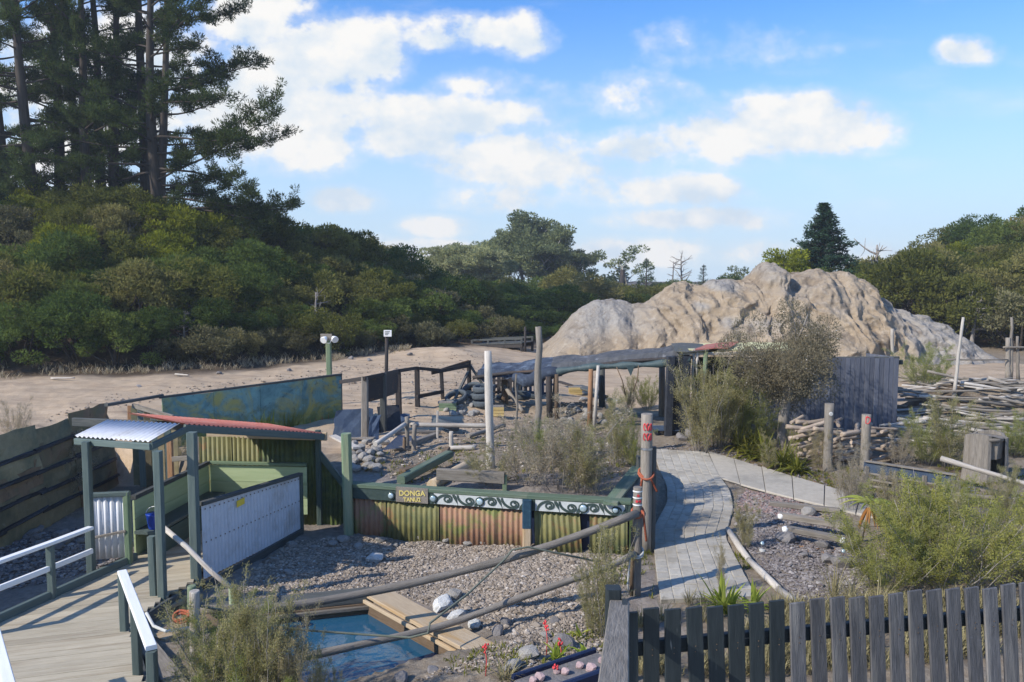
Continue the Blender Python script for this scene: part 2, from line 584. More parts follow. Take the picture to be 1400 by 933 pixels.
M['shell'] = surf('shell', (.35, .55, .62), (.65, .72, .74), 30, .2, .1, coord='obj', metal=.4, spec=.6)
M['black_board'] = surf('black_board', (.025, .045, .042), (.05, .075, .065), 20, .65, .15, coord='obj', vary=.1)
M['stone'] = surf('stone', (.24, .225, .20), (.37, .35, .315), 7, .9, .7, coord='obj', c3=(.22, .20, .18), s3=2.5, bdist=.03)
M['pale_stone'] = surf('pale_stone', (.50, .50, .47), (.66, .65, .61), 7, .9, .7, coord='obj', c3=(.36, .34, .30), s3=2.5, bdist=.03)
M['dark_stone'] = surf('dark_stone', (.16, .15, .145), (.27, .25, .235), 7, .9, .7, coord='obj', bdist=.03)
M['paver'] = surf('paver', (.33, .305, .255), (.44, .41, .35), 14, .9, .35, coord='obj', c3=(.26, .225, .17), s3=.9, th3=(.45, .7), vary=.14, c4=(.22, .20, .16), s4=5, th4=(.62, .72))
M['concrete'] = surf('concrete', (.36, .325, .265), (.45, .41, .34), 9, .9, .35, coord='obj', c3=(.28, .26, .22), s3=1.1, th3=(.5, .72), vary=.06)
M['bark'] = surf('bark', (.035, .028, .022), (.085, .068, .055), 12, .95, .8)
M['red_bark'] = surf('red_bark', (.09, .055, .035), (.17, .12, .085), 12, .95, .8)
M['grey_bark'] = surf('grey_bark', (.17, .15, .13), (.30, .275, .245), 20, .95, .6)
M['pale_bark'] = surf('pale_bark', (.36, .33, .28), (.50, .47, .42), 10, .9, .4)
# ================================================================== SETTING
# ---- heights of the land (metres; the camera stands 4.5 m above the gravel yard)
W0, W1, W2 = P(470, 728), P(722, 748), P(862, 758)       # foot of the decorated retaining wall
WALLX = [W0.x, W1.x, W2.x]
WALLY = [W0.y, W1.y, W2.y]
HB = np.array([(-60, 24), (-30, 27), (-18.6, 29), (-11.4, 31), (-8.7, 35), (-5.1, 39.5), (-0.6, 44), (4, 60), (6, 120)], float)
RB = np.array([(11, 120), (16, 70), (21, 56), (24, 45), (28, 40), (36, 33), (60, 24)], float)
POOL = [P(503, 818), P(640, 893), P(420, 950), P(272, 842)]

def line_dist(x, y, pts):
    best = np.full(np.shape(x), 1e9)
    for (a, b) in zip(pts[:-1], pts[1:]):
        d = b - a
        t = np.clip(((x - a[0]) * d[0] + (y - a[1]) * d[1]) / (d @ d), 0, 1)
        best = np.minimum(best, np.hypot(x - a[0] - t * d[0], y - a[1] - t * d[1]))
    return best

def in_poly(x, y, poly):
    c = np.zeros(np.shape(x), bool)
    n = len(poly)
    for i in range(n):
        x1, y1 = poly[i][0], poly[i][1]
        x2, y2 = poly[(i + 1) % n][0], poly[(i + 1) % n][1]
        hit = ((y1 > y) != (y2 > y)) & (x < (x2 - x1) * (y - y1) / (y2 - y1 + 1e-12) + x1)
        c ^= hit
    return c

# ---- path edges
def z_right(y):
    return 0.30 * sstep(14.5, 23, y)

def PP(u, v):
    z = 0.0
    for _ in range(6):
        z = float(z_right(P(u, v, z).y))
    return P(u, v, z)
PL = [PP(*q) for q in ((903, 823), (896, 776), (892, 726), (912, 689), (912, 668), (900, 640), (893, 615))]
PR = [PP(*q) for q in ((1034, 818), (1012, 776), (992, 737), (1003, 695), (998, 672), (982, 650), (968, 620))]
SU = [PP(*q) for q in ((968, 617), (1042, 640), (1150, 672), (1230, 694))]
SL = [PP(*q) for q in ((982, 654), (1026, 671), (1150, 698), (1215, 716))]
PATHPOLY = [p for p in PL] + [p for p in reversed(PR)]
SLABPOLY = SU + SL[::-1]

def H(x, y, noise=True):
    x = np.asarray(x, float)
    y = np.asarray(y, float)
    yw = np.interp(x, [-8.6, -6.2, -5.6, WALLX[0] - .12] + WALLX + [4], [16.9, 15.2, 14.2, 14.2] + WALLY + [12.3])
    terr = sstep(yw + .10, yw + .34, y)
    xt = WALLX[2] + .05 + 0.23 * (y - WALLY[2])
    wid = .25 + 3.2 * sstep(16, 20, y)
    side = 1 - sstep(xt + .25 - wid, xt + .25, x)
    left = 1 - sstep(-8.85, -8.6, x)
    mask = np.maximum(terr * side, left)
    level = .8 - .5 * sstep(-3, 3.5, x) * sstep(16, 22, y)
    z = z_right(y) + (level - z_right(y)) * mask
    # hills
    ang = x / np.maximum(y, 1)
    nb = fbm(x * .13, y * .13, 0, 3, 5)
    dl = line_dist(x, y, HB)
    sideL = y > np.interp(x, HB[:, 0], HB[:, 1])
    hc = np.interp(ang, [-1.2, -.64, -.4, -.3, -.2, -.12, -.05, .02], [6.2, 5.5, 5.3, 4.5, 3.4, 1.7, .6, 0.1])
    z = z + np.where(sideL, hc * sstep(0, 1, np.clip(dl / 17, 0, 1) ** .8) * (.85 + .3 * nb), 0)
    dr = line_dist(x, y, RB)
    sideR = y > np.interp(x, RB[:, 0][::1], np.interp(x, RB[:, 0], RB[:, 1])) if False else (y > np.interp(x, RB[:, 0], RB[:, 1]))
    hr = np.interp(ang, [.25, .42, .47, .53, .64, 1.2], [0, .2, 1.2, 3.6, 5.0, 7.0])
    z = z + np.where(sideR & (x > 11), hr * sstep(0, 1, np.clip(dr / 20, 0, 1)) * (.85 + .3 * nb), 0)
    z = z + 3.3 * np.exp(-((x - 17) / 8.0) ** 2 - ((y - 53.5) / 5.5) ** 2)
    # bank under the viewing place
    z = z + 1.25 * (1 - sstep(4.4, 7.6, y)) * sstep(-.6, 1.0, x)
    z = z + .30 * np.exp(-(((x - .1) / 1.5) ** 2 + ((y - 8.2) / .9) ** 2))
    # rubble banks on the terrace
    for (px, py, h, r) in MOUNDS:
        z = z + h * np.exp(-((x - px) ** 2 + (y - py) ** 2) / (r * r))
    inpath = in_poly(x, y, PATHPOLY) | in_poly(x, y, SLABPOLY)
    if noise:
        amp = np.where(inpath, 0.0, 1.0)
        z = z + amp * ((fbm(x * .7, y * .7, 0, 3, 3) - .5) * .16 + (fbm(x * 4.1, y * 4.1, 0, 3, 9) - .5) * .07 * (y < 45))
        z = z - np.where(inpath, .03, 0)
        pool = in_poly(x, y, POOL)
        z = np.where(pool, -.9, z)
    return z

MOUNDS = []
for (u, v, zz, h, r) in ((505, 632, .8, .22, .55), (640, 552, .75, .38, .9), (780, 560, .6, .35, 1.1), (830, 570, .5, .25, 1.0), (585, 486, .8, .3, 2.0), (640, 490, .8, .25, 1.6),
                         (560, 560, .8, .1, .7), (1290, 575, .2, .75, 1.1), (1345, 572, .2, .75, 1.1), (1400, 578, .2, .6, .9)):
    q = P(u, v, zz)
    MOUNDS.append((q.x, q.y, h, r))

def Hs(x, y):
    return float(H(np.array([x]), np.array([y]))[0])

def G(u, v):
    """where the line of sight through a pixel meets the ground"""
    d = ray(u, v)
    ts = np.geomspace(3.0, 260, 1400)
    X, Y, Z = d.x * ts, d.y * ts, CAM_Z + d.z * ts
    below = Z < H(X, Y)
    i = int(np.argmax(below)) if below.any() else len(ts) - 1
    t = ts[i]
    return Vector((d.x * t, d.y * t, float(H(np.array([d.x * t]), np.array([d.y * t]))[0])))

def on(x, y, dz=0.0):
    return Vector((x, y, Hs(x, y) + dz))

# ---- ground sheet
def ground_material():
    m, n, l, out = nodes('ground_earth')
    tc = n.new('ShaderNodeTexCoord'); co = tc.outputs['Object']
    att = {}
    for k in ('sand', 'grit', 'litter'):
        a = n.new('ShaderNodeAttribute'); a.attribute_name = k; att[k] = a.outputs['Fac']
    f1 = add_noise(n, l, co, 1.1, 7, .65)
    f2 = add_noise(n, l, co, 9.0, 6, .7)
    earth = mix_rgb(n, l, map_range(n, l, f1, .3, .7), (.155, .12, .085), (.25, .205, .15))
    earth = mix_rgb(n, l, map_range(n, l, f2, .45, .75), earth, (.31, .27, .215))
    sand = mix_rgb(n, l, map_range(n, l, f1, .35, .65), (.40, .30, .20), (.50, .385, .265))
    sand = mix_rgb(n, l, map_range(n, l, f2, .55, .8), sand, (.34, .265, .19))
    grit = mix_rgb(n, l, map_range(n, l, f2, .3, .7), (.17, .145, .125), (.30, .265, .235))
    lit = mix_rgb(n, l, map_range(n, l, f2, .35, .65), (.055, .042, .028), (.12, .085, .055))
    mp = n.new('ShaderNodeMapping'); mp.inputs['Scale'].default_value = (.22, 1.5, 1); mp.inputs['Rotation'].default_value = (0, 0, -.25)
    l.new(co, mp.inputs[0])
    f5 = add_noise(n, l, mp.outputs[0], 1.3, 7, .7, .8)
    sand = mix_rgb(n, l, map_range(n, l, f5, .5, .72), sand, (.27, .20, .14))
    sand = mix_rgb(n, l, map_range(n, l, f5, .42, .28), sand, (.52, .42, .31))
    c = mix_rgb(n, l, att['sand'], earth, sand)
    c = mix_rgb(n, l, att['grit'], c, grit)
    c = mix_rgb(n, l, att['litter'], c, lit)
    b = n.new('ShaderNodeBsdfPrincipled')
    b.inputs['Roughness'].default_value = .95
    b.inputs['Specular IOR Level'].default_value = .15
    l.new(c, b.inputs['Base Color'])
    f3 = add_noise(n, l, co, 22, 5, .7)
    bn = n.new('ShaderNodeBump'); bn.inputs['Strength'].default_value = .7; bn.inputs['Distance'].default_value = .04
    l.new(f3, bn.inputs['Height']); l.new(bn.outputs[0], b.inputs['Normal'])
    l.new(b.outputs[0], out.inputs['Surface'])
    return m

def ground_masks(x, y):
    nz = fbm(x * .5, y * .5, 0, 4, 21)
    dl = line_dist(x, y, HB)
    sideL = y > np.interp(x, HB[:, 0], HB[:, 1])
    hill = np.where(sideL, 1, sstep(2.2, .2, dl + (nz - .5) * 2.5))
    sideR = (y > np.interp(x, RB[:, 0], RB[:, 1])) & (x > 11)
    hill = np.maximum(hill, np.where(sideR, sstep(0, 3, line_dist(x, y, RB)), 0))
    flat = ((y > 16.5) | (x < -8.6)) & ~sideL
    sand = np.where(flat, sstep(0.5, -2.5, x - .16 * (y - 16) + (nz - .5) * 3), 0) 
    sand = np.maximum(sand, np.where((y > 24) & ~sideL & (x < 24), .85, 0))
    grit = np.where((y < 14.5) & (x < 2.2) & (x > -8.6), .75 * sstep(9.2, 10.2, y + (nz - .5) * 1.2), 0)
    gar = in_poly(x, y, GARDEN)
    grit = np.maximum(grit, np.where(gar, .5, 0))
    red = np.zeros_like(x)
    litter = np.maximum(hill, .9 * sstep(.55, .66, nz) * ((x > 5) & (y > 15) & (y < 24)))
    litter = np.maximum(litter, .8 * (y > 62))
    return sand * (1 - litter), grit, litter

GARDEN = [P(1005, 735), P(1003, 690), P(1150, 700), P(1190, 760), P(1180, 850), P(1095, 850)]

def build_ground():
    ys = np.concatenate([np.geomspace(1.5, 7.5, 50, endpoint=False), np.geomspace(7.5, 60, 250, endpoint=False), np.geomspace(60, 420, 50)])
    an = np.concatenate([np.linspace(-1.5, -.82, 18, endpoint=False), np.linspace(-.82, .82, 330, endpoint=False), np.linspace(.82, 1.5, 19)])
    A, Y = np.meshgrid(an, ys)
    X = A * Y
    Z = H(X, Y)
    far = sstep(120, 300, Y)
    Z = Z * (1 - far) + .5 * far
    V = np.stack([X, Y, Z], -1).reshape(-1, 3)
    nr, nc = Y.shape
    idx = np.arange(nr * nc).reshape(nr, nc)
    F = np.stack([idx[:-1, :-1], idx[:-1, 1:], idx[1:, 1:], idx[1:, :-1]], -1).reshape(-1, 4)
    me = bpy.data.meshes.new('ground')
    fill_mesh(me, V, F.ravel(), np.full(len(F), 4, np.int32), None, None, np.ones(len(F), bool))
    s, g, li = ground_masks(V[:, 0], V[:, 1])
    for k, a in (('sand', s), ('grit', g), ('litter', li)):
        at = me.attributes.new(k, 'FLOAT', 'POINT')
        at.data.foreach_set('value', np.asarray(a, np.float32))
    me.materials.append(ground_material())
    o = link(me, 'ground')
    tag(o, 'bare earth, gravel and sand ground with bush covered hills', None, kind='structure')
    return o
build_ground()

# ---- path of pavers and concrete slabs
def resample(poly, n):
    pts = np.array([vec(p) for p in poly])
    d = np.r_[0, np.cumsum(np.linalg.norm(np.diff(pts, axis=0), axis=1))]
    # smooth curve through the points
    t = np.linspace(0, d[-1], n)
    out = np.stack([np.interp(t, d, pts[:, k]) for k in range(3)], 1)
    for _ in range(3):
        out[1:-1] = .25 * out[:-2] + .5 * out[1:-1] + .25 * out[2:]
    return out

def slab_mesh(name, c4, zt, th, mat, gap=0.012, ch=0.012, tilt=0.0):
    c4 = np.array([vec(c) for c in c4])
    ctr = c4.mean(0)
    L = np.linalg.norm(c4 - ctr, axis=1, keepdims=True)
    ins = ctr + (c4 - ctr) * (1 - gap / np.maximum(L, .01))
    ins2 = ctr + (c4 - ctr) * (1 - (gap + ch) / np.maximum(L, .01))
    dz = (np.random.default_rng(int(abs(ctr[0] * 977 + ctr[1] * 613)) % 100000).random(4) - .5) * tilt
    V = []
    for k in range(4):
        V.append((ins[k][0], ins[k][1], ctr[2] + zt - th))
    for k in range(4):
        V.append((ins[k][0], ins[k][1], ins[k][2] + zt - ch * .7 + dz[k]))
    for k in range(4):
        V.append((ins2[k][0], ins2[k][1], ins2[k][2] + zt + dz[k]))
    F = [(8, 9, 10, 11)]
    for a in (0, 4):
        for k in range(4):
            k2 = (k + 1) % 4
            F.append((a + k, a + k2, a + 4 + k2, a + 4 + k))
    mb = MB().add(V, F, None, random.random())
    return mesh_from(name, mb, mat)

def build_path():
    NR, NC = 35, 7
    Lp, Rp = resample(PL, NR * 2 + 1), resample(PR, NR * 2 + 1)
    # bed of mortar and sand between the pavers
    V, F = [], []
    for i in range(NR * 2 + 1):
        for k in (0, 1):
            p = Lp[i] if k == 0 else Rp[i]
            V.append((p[0], p[1], p[2] + .026))
    for i in range(NR * 2):
        F.append((2 * i, 2 * i + 1, 2 * i + 3, 2 * i + 2))
    o = MB().add(V, F).build('path', surf('path_bedding', (.30, .265, .20), (.42, .375, .29), 18, .95, .4, coord='obj', vary=0))
    tag(o, 'curving paved footpath of grey blocks', None, kind='structure')
    for c in range(NC):
        off = 0 if c % 2 == 0 else 1
        i = -off
        while i < NR * 2:
            a, b = max(i, 0), min(i + 2, NR * 2)
            if b > a:
                q = []
                for (row, col) in ((a, c), (a, c + 1), (b, c + 1), (b, c)):
                    t = col / NC
                    q.append(Lp[row] * (1 - t) + Rp[row] * t)
                me = slab_mesh('paver', q, .034 + random.uniform(-.005, .006), .06, M['paver'], gap=.005 + random.random() * .004, tilt=.006)
                link(me, 'paver', o)
            i += 2
    # concrete slabs
    NS = 6
    U, Lw = resample(SU, NS + 1), resample(SL, NS + 1)
    so = None
    V, F = [], []
    for i in range(NS + 1):
        V.append((U[i][0], U[i][1], U[i][2] - .004)); V.append((Lw[i][0], Lw[i][1], Lw[i][2] - .004))
    for i in range(NS):
        F.append((2 * i, 2 * i + 1, 2 * i + 3, 2 * i + 2))
    so = MB().add(V, F).build('side_path', M['dark_stone'])
    tag(so, 'side path of large concrete slabs', None, kind='structure')
    for i in range(NS):
        link(slab_mesh('slab', (U[i], Lw[i], Lw[i + 1], U[i + 1]), .03 + random.uniform(-.008, .006), .07, M['concrete'], gap=.018, ch=.02, tilt=.012), 'slab', so)
build_path()

# ---- rocky mound of pale clay
def mound_material():
    m, n, l, out = nodes('clay_rock')
    tc = n.new('ShaderNodeTexCoord'); co = tc.outputs['Object']
    a = n.new('ShaderNodeAttribute'); a.attribute_name = 'tint'
    f1 = add_noise(n, l, co, .55, 8, .65, .4)
    f2 = add_noise(n, l, co, 3.2, 7, .7)
    f3 = add_noise(n, l, co, 12, 5, .7)
    tan = mix_rgb(n, l, map_range(n, l, f1, .3, .7), (.28, .215, .145), (.39, .315, .225))
    tan = mix_rgb(n, l, map_range(n, l, f2, .52, .72), tan, (.45, .38, .295))
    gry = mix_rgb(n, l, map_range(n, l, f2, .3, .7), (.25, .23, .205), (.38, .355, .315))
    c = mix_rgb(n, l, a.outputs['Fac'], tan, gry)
    c = mix_rgb(n, l, map_range(n, l, f3, .6, .78, 0, .6), c, (.20, .155, .115))
    f6 = add_noise(n, l, co, .9, 8, .7, 1.0)
    c = mix_rgb(n, l, map_range(n, l, f6, .52, .66, 0, .75), c, (.17, .135, .10))
    b = n.new('ShaderNodeBsdfPrincipled'); b.inputs['Roughness'].default_value = .95
    b.inputs['Specular IOR Level'].default_value = .1
    l.new(c, b.inputs['Base Color'])
    bn = n.new('ShaderNodeBump'); bn.inputs['Strength'].default_value = .7; bn.inputs['Distance'].default_value = .2
    l.new(f2, bn.inputs['Height'])
    bn2 = n.new('ShaderNodeBump'); bn2.inputs['Strength'].default_value = .7; bn2.inputs['Distance'].default_value = .06
    l.new(f3, bn2.inputs['Height']); l.new(bn.outputs[0], bn2.inputs['Normal'])
    l.new(bn2.outputs[0], b.inputs['Normal'])
    l.new(b.outputs[0], out.inputs['Surface'])
    return m
M['clay'] = mound_material()

def build_mound():
    prof = [(705, 512), (722, 500), (732, 489), (745, 476), (760, 460), (775, 440), (785, 428), (798, 417), (815, 411), (835, 409), (852, 411), (862, 418), (872, 418), (885, 411),
            (910, 394), (935, 389), (960, 386), (985, 383), (1010, 383), (1025, 380), (1034, 365), (1045, 360), (1057, 364), (1064, 372), (1080, 372), (1100, 370), (1125, 372), (1150, 369), (1162, 374), (1170, 381),
            (1185, 400), (1215, 418), (1245, 429), (1275, 440), (1292, 455), (1310, 470), (1330, 486), (1350, 500), (1380, 512)]
    yt = 42.0
    xs_p = [D(u, v, yt).x for u, v in prof]
    zs_p = [D(u, v, yt).z for u, v in prof]
    nx, ns = 520, 190
    xs = np.linspace(xs_p[0], xs_p[-1], nx)
    s = np.linspace(0, 1, ns)
    Xg, Sg = np.meshgrid(xs, s)
    top = np.interp(Xg, xs_p, zs_p)
    top = top + (fbm(Xg * 1.7, 3.3, 0, 4, 31) - .5) * .45 * sstep(.5, 2.5, top)
    base = 0.1
    h = np.maximum(top - base, .02)
    # front face s 0..0.62, crest, back slope
    front = np.clip(Sg / .62, 0, 1)
    prf = np.where(front < .3, front / .3 * .42, np.where(front < .62, .42 + (front - .3) / .32 * .40, .82 + .18 * np.sin((front - .62) / .38 * math.pi / 2)))
    dome = np.exp(-((Xg - 4.6) / 2.2) ** 2)
    prf = prf * (1 - dome) + np.sin(front * math.pi / 2) * dome
    back = np.clip((Sg - .62) / .38, 0, 1)
    prf = np.where(Sg > .62, 1 - back ** 1.5, prf)
    Z = base + h * prf
    yfront = 36.3 + 1.2 * np.sin(Xg * .35) + (fbm(Xg * .35, 1.7, 0, 3, 8) - .5) * 2.5
    Y = np.where(Sg < .62, yfront + (yt - yfront) * front, yt + 8 * back)
    # erosion: gullies that run down the face, bulges and small blocks
    gul = fbm(Xg * 1.05 + (fbm(Xg * .5, Z * .6, 0, 2, 4) - .5) * 2.0, Z * .5, 0, 5, 12, .45)
    rid = 1 - np.abs(2 * gul - 1)
    rough = (1 - .75 * dome) * sstep(.02, .15, front) * np.where(Sg > .62, 1 - back, 1) * sstep(.3, 1.6, h)
    Y = Y - (rid - .62) * 1.0 * rough
    lump = fbm(Xg * 1.15, Y * 1.15, Z * 1.3, 5, 40, .45) - .5
    Z = Z + lump * .45 * rough + (fbm(Xg * 7, Y * 7, Z * 7, 3, 50) - .5) * .09 * (.35 + .65 * rough) * sstep(.1, .6, h)
    Y = Y - lump * .75 * rough
    Xo = Xg + (fbm(Xg * 1.9, Z * 1.9, 5.1, 3, 60) - .5) * .25 * rough
    V = np.stack([Xo, Y, Z], -1).reshape(-1, 3)
    idx = np.arange(nx * ns).reshape(ns, nx)
    F = np.stack([idx[:-1, :-1], idx[:-1, 1:], idx[1:, 1:], idx[1:, :-1]], -1).reshape(-1, 4)
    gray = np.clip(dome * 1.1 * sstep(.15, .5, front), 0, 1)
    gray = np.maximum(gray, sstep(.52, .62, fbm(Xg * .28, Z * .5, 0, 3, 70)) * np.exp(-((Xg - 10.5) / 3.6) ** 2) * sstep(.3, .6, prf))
    gray = np.maximum(gray, sstep(18.2, 19.6, Xg) * .9)  # right flank greyed, its shaded side put into the colour
    me = bpy.data.meshes.new('mound')
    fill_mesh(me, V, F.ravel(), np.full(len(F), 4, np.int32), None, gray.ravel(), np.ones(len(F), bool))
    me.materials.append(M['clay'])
    o = link(me, 'rock_mound')
    tag(o, 'eroded mound of pale tan clay and grey rock behind the huts', None, kind='structure')
build_mound()

# ---- pool water
def build_water():
    m, n, l, out = nodes('pool_water')
    b = n.new('ShaderNodeBsdfPrincipled')
    b.inputs['Base Color'].default_value = (.02, .085, .15, 1)
    b.inputs['Roughness'].default_value = .04
    b.inputs['IOR'].default_value = 1.33
    b.inputs['Specular IOR Level'].default_value = .9
    tcn = n.new('ShaderNodeTexCoord')
    f = add_noise(n, l, tcn.outputs['Object'], 5.5, 3, .5, .6)
    bn = n.new('ShaderNodeBump'); bn.inputs['Strength'].default_value = .22; bn.inputs['Distance'].default_value = .03
    l.new(f, bn.inputs['Height']); l.new(bn.outputs[0], b.inputs['Normal'])
    l.new(b.outputs[0], out.inputs['Surface'])
    ctr = sum((vec(p) for p in POOL)) / 4
    V = [ctr + (vec(p) - ctr) * 1.08 for p in POOL]
    V = [(p[0], p[1], -.20) for p in V]
    o = MB().add(V, [(0, 1, 2, 3)]).build('water', m)
    tag(o, 'dark blue pool water', None, kind='structure')
build_water()

# ---- light haze in the air
def build_haze():
    m = bpy.data.materials.new('haze_air')
    m.use_nodes = True
    n, l = m.node_tree.nodes, m.node_tree.links
    n.clear()
    out = n.new('ShaderNodeOutputMaterial')
    v = n.new('ShaderNodeVolumePrincipled')
    v.inputs['Color'].default_value = (.80, .88, .97, 1)
    v.inputs['Density'].default_value = .0007
    v.inputs['Anisotropy'].default_value = .1
    l.new(v.outputs[0], out.inputs['Volume'])
    x, y0, y1, z0, z1 = 660, -30, 440, -3, 34
    V = [(-x, y0, z0), (x, y0, z0), (x, y1, z0), (-x, y1, z0), (-x, y0, z1), (x, y0, z1), (x, y1, z1), (-x, y1, z1)]
    F = [(0, 3, 2, 1), (4, 5, 6, 7), (0, 1, 5, 4), (1, 2, 6, 5), (2, 3, 7, 6), (3, 0, 4, 7)]
    o = MB().add(V, F).build('haze', m)
    tag(o, 'thin pale haze in the air', None, kind='stuff')
build_haze()
# ================================================================== PLANTS
M['bush_leaf'] = foliage('bush_leaf', (.065, .08, .02), (.25, .255, .06), (.27, .235, .095), .45, .25)
M['bush_green'] = foliage('bush_green', (.045, .078, .022), (.16, .225, .055), (.17, .21, .05), .45, .25)
M['bush_yellow'] = foliage('bush_yellow', (.08, .105, .012), (.30, .31, .035), None, .35, .25)
M['bush_brown'] = foliage('bush_brown', (.085, .082, .04), (.22, .205, .105), None, .25, .3)
M['pine_needle'] = foliage('pine_needle', (.022, .04, .016), (.11, .145, .042), None, .4, .25)
M['gum_leaf'] = foliage('gum_leaf', (.08, .105, .045), (.27, .30, .14), None, .3, .2)
M['pale_gum_leaf'] = foliage('pale_gum_leaf', (.16, .18, .07), (.44, .44, .22), None, .35, .2)
M['cypress_leaf'] = foliage('cypress_leaf', (.016, .038, .026), (.055, .10, .055), None, .2, .1)
M['shrub_leaf'] = foliage('shrub_leaf', (.23, .21, .085), (.52, .48, .22), (.50, .42, .25), .5, .1)
M['shrub_bright'] = foliage('shrub_bright', (.17, .205, .05), (.42, .44, .14), (.44, .42, .11), .5, .1)
M['shrub_dry'] = foliage('shrub_dry', (.28, .235, .15), (.56, .48, .34), None, .5, .08)
M['blossom'] = surf('blossom', (.52, .47, .42), (.62, .58, .52), 3, .8, 0, coord='obj', vary=0)
M['fern_leaf'] = foliage('fern_leaf', (.12, .14, .02), (.27, .27, .05), (.28, .16, .05), .4, .2)
M['flax_leaf'] = foliage('flax_leaf', (.17, .24, .03), (.46, .50, .10), None, .4, .1)
M['dry_grass'] = foliage('dry_grass', (.20, .17, .08), (.42, .37, .20), None, .3, .1)
M['aloe_leaf'] = foliage('aloe_leaf', (.20, .26, .05), (.42, .42, .12), None, .25, .1)
M['aloe_dead'] = foliage('aloe_dead', (.30, .13, .04), (.48, .26, .10), None, .25, .1)

def rand_dirs(rng, n):
    v = rng.normal(size=(n, 3))
    return v / np.linalg.norm(v, axis=1, keepdims=True)

def leaf_quads(rng, C, A, l, w, jit=.35):
    """diamond leaves at C along directions A"""
    n = len(C)
    A = A + rng.normal(size=(n, 3)) * jit
    A /= np.linalg.norm(A, axis=1, keepdims=True)
    B = np.cross(A, rand_dirs(rng, n))
    B /= np.maximum(np.linalg.norm(B, axis=1, keepdims=True), 1e-6)
    l = np.broadcast_to(np.asarray(l, float), (n,))[:, None] * rng.uniform(.7, 1.3, (n, 1))
    w = np.broadcast_to(np.asarray(w, float), (n,))[:, None] * rng.uniform(.7, 1.3, (n, 1))
    V = np.stack([C - A * l * .5, C + B * w * .5, C + A * l * .5, C - B * w * .5], 1)
    return V.reshape(-1, 3)

def clump_crown(rng, clumps, per, l, w, flat=.75, up=.25, tintw=.5):
    """clumps: rows of (x,y,z,r); leaves fill the outer part of each clump"""
    Cs, As, Ts = [], [], []
    for (x, y, z, r) in clumps:
        n = max(6, int(per * (r ** 2)))
        d = rand_dirs(rng, n)
        rad = r * rng.uniform(.35, 1.0, (n, 1)) ** .55
        c = d * rad * np.array([1, 1, flat]) + (x, y, z)
        Cs.append(c)
        As.append(d + (0, 0, up))
        Ts.append(np.clip(rng.random() * tintw + rng.random(n) * (1 - tintw), 0, 1))
    C, A, T = np.concatenate(Cs), np.concatenate(As), np.concatenate(Ts)
    V = leaf_quads(rng, C, A, l, w)
    return V, np.repeat(T, 4)

def limb(rng, p, d, L, n=5, wob=.12, curve=(0, 0, 0)):
    pts = [np.array(p, float)]
    d = unit(d)
    for i in range(n):
        d = unit(d + rng.normal(size=3) * wob + np.array(curve) / n)
        pts.append(pts[-1] + d * L / n)
    return pts

# ---- hill shrubs: low umbrella-shaped bush trees
def proto_hill_shrub(seed, mat, hgt=2.6, wid=1.7, per=150, open_=0.0, trunk_mat='bark', l=.15, w=.055):
    rng = np.random.default_rng(seed)
    tr = MB()
    clumps = []
    nb = rng.integers(5, 8)
    tips = []
    for i in range(nb):
        an = 2 * math.pi * (i + rng.random() * .7) / nb
        tilt = rng.uniform(.25, .75)
        d = (math.cos(an) * tilt, math.sin(an) * tilt, 1)
        L = hgt * rng.uniform(.6, .85)
        pts = limb(rng, (rng.normal() * .08, rng.normal() * .08, -.15), d, L, 5, .15)
        tr.tube(pts, np.linspace(.065, .018, 6), 5)
        tips.append(pts[-1])
        for j in range(2):
            q = pts[3]
            dd = unit(pts[-1] - q) + rng.normal(size=3) * .6
            p2 = limb(rng, q, dd, L * .4, 3, .2)
            tr.tube(p2, np.linspace(.025, .008, 4), 4)
            tips.append(p2[-1])
    # outer dome of clumps
    k = rng.integers(26, 36)
    for i in range(k):
        an = rng.random() * 2 * math.pi
        e = math.asin(rng.uniform(-.12, 1) * .999)
        rr = rng.uniform(.75, 1.05)
        x, y = math.cos(an) * math.cos(e) * wid * rr, math.sin(an) * math.cos(e) * wid * rr
        z = hgt * .55 + math.sin(e) * hgt * .45 * rr
        if rng.random() < open_:
            continue
        clumps.append((x, y, z, rng.uniform(.34, .62)))
    for t in tips:
        clumps.append((t[0] * 1.0, t[1], t[2], rng.uniform(.35, .6)))
    V, T = clump_crown(rng, clumps, per * 4.2, l, w, .7, .35)
    crown = quads_mesh('crown', V, M[mat], T)
    return mesh_from('trunk', tr, M[trunk_mat]), crown

SHR = [proto_hill_shrub(100 + i, m, h, wd, 170, op) for i, (m, h, wd, op) in enumerate(
    (('bush_leaf', 2.7, 1.6, 0), ('bush_leaf', 2.3, 1.9, .1), ('bush_green', 2.9, 1.5, 0), ('bush_green', 2.4, 1.7, .1),
     ('bush_yellow', 2.4, 1.3, .1), ('bush_brown', 2.3, 1.6, .35), ('bush_leaf', 3.1, 1.7, .2), ('bush_brown', 1.6, 1.3, .45)))]

def place_plant(name, proto, loc, s=1.0, rz=None, label=None, cat='shrub', group=None, sz=None, parts=('trunk', 'crown', 'blossom')):
    o = thing(name, label, cat, loc, group)
    o.rotation_euler = (0, 0, random.random() * 6.28 if rz is None else rz)
    o.scale = (s, s, sz or s)
    for me, pn in zip(proto, parts):
        c = bpy.data.objects.new(pn, me)
        COL.objects.link(c)
        c.parent = o
    return o

KIND = {0: 'olive', 1: 'olive', 2: 'dark green', 3: 'dark green', 4: 'yellow green', 5: 'brown', 6: 'olive', 7: 'brown'}

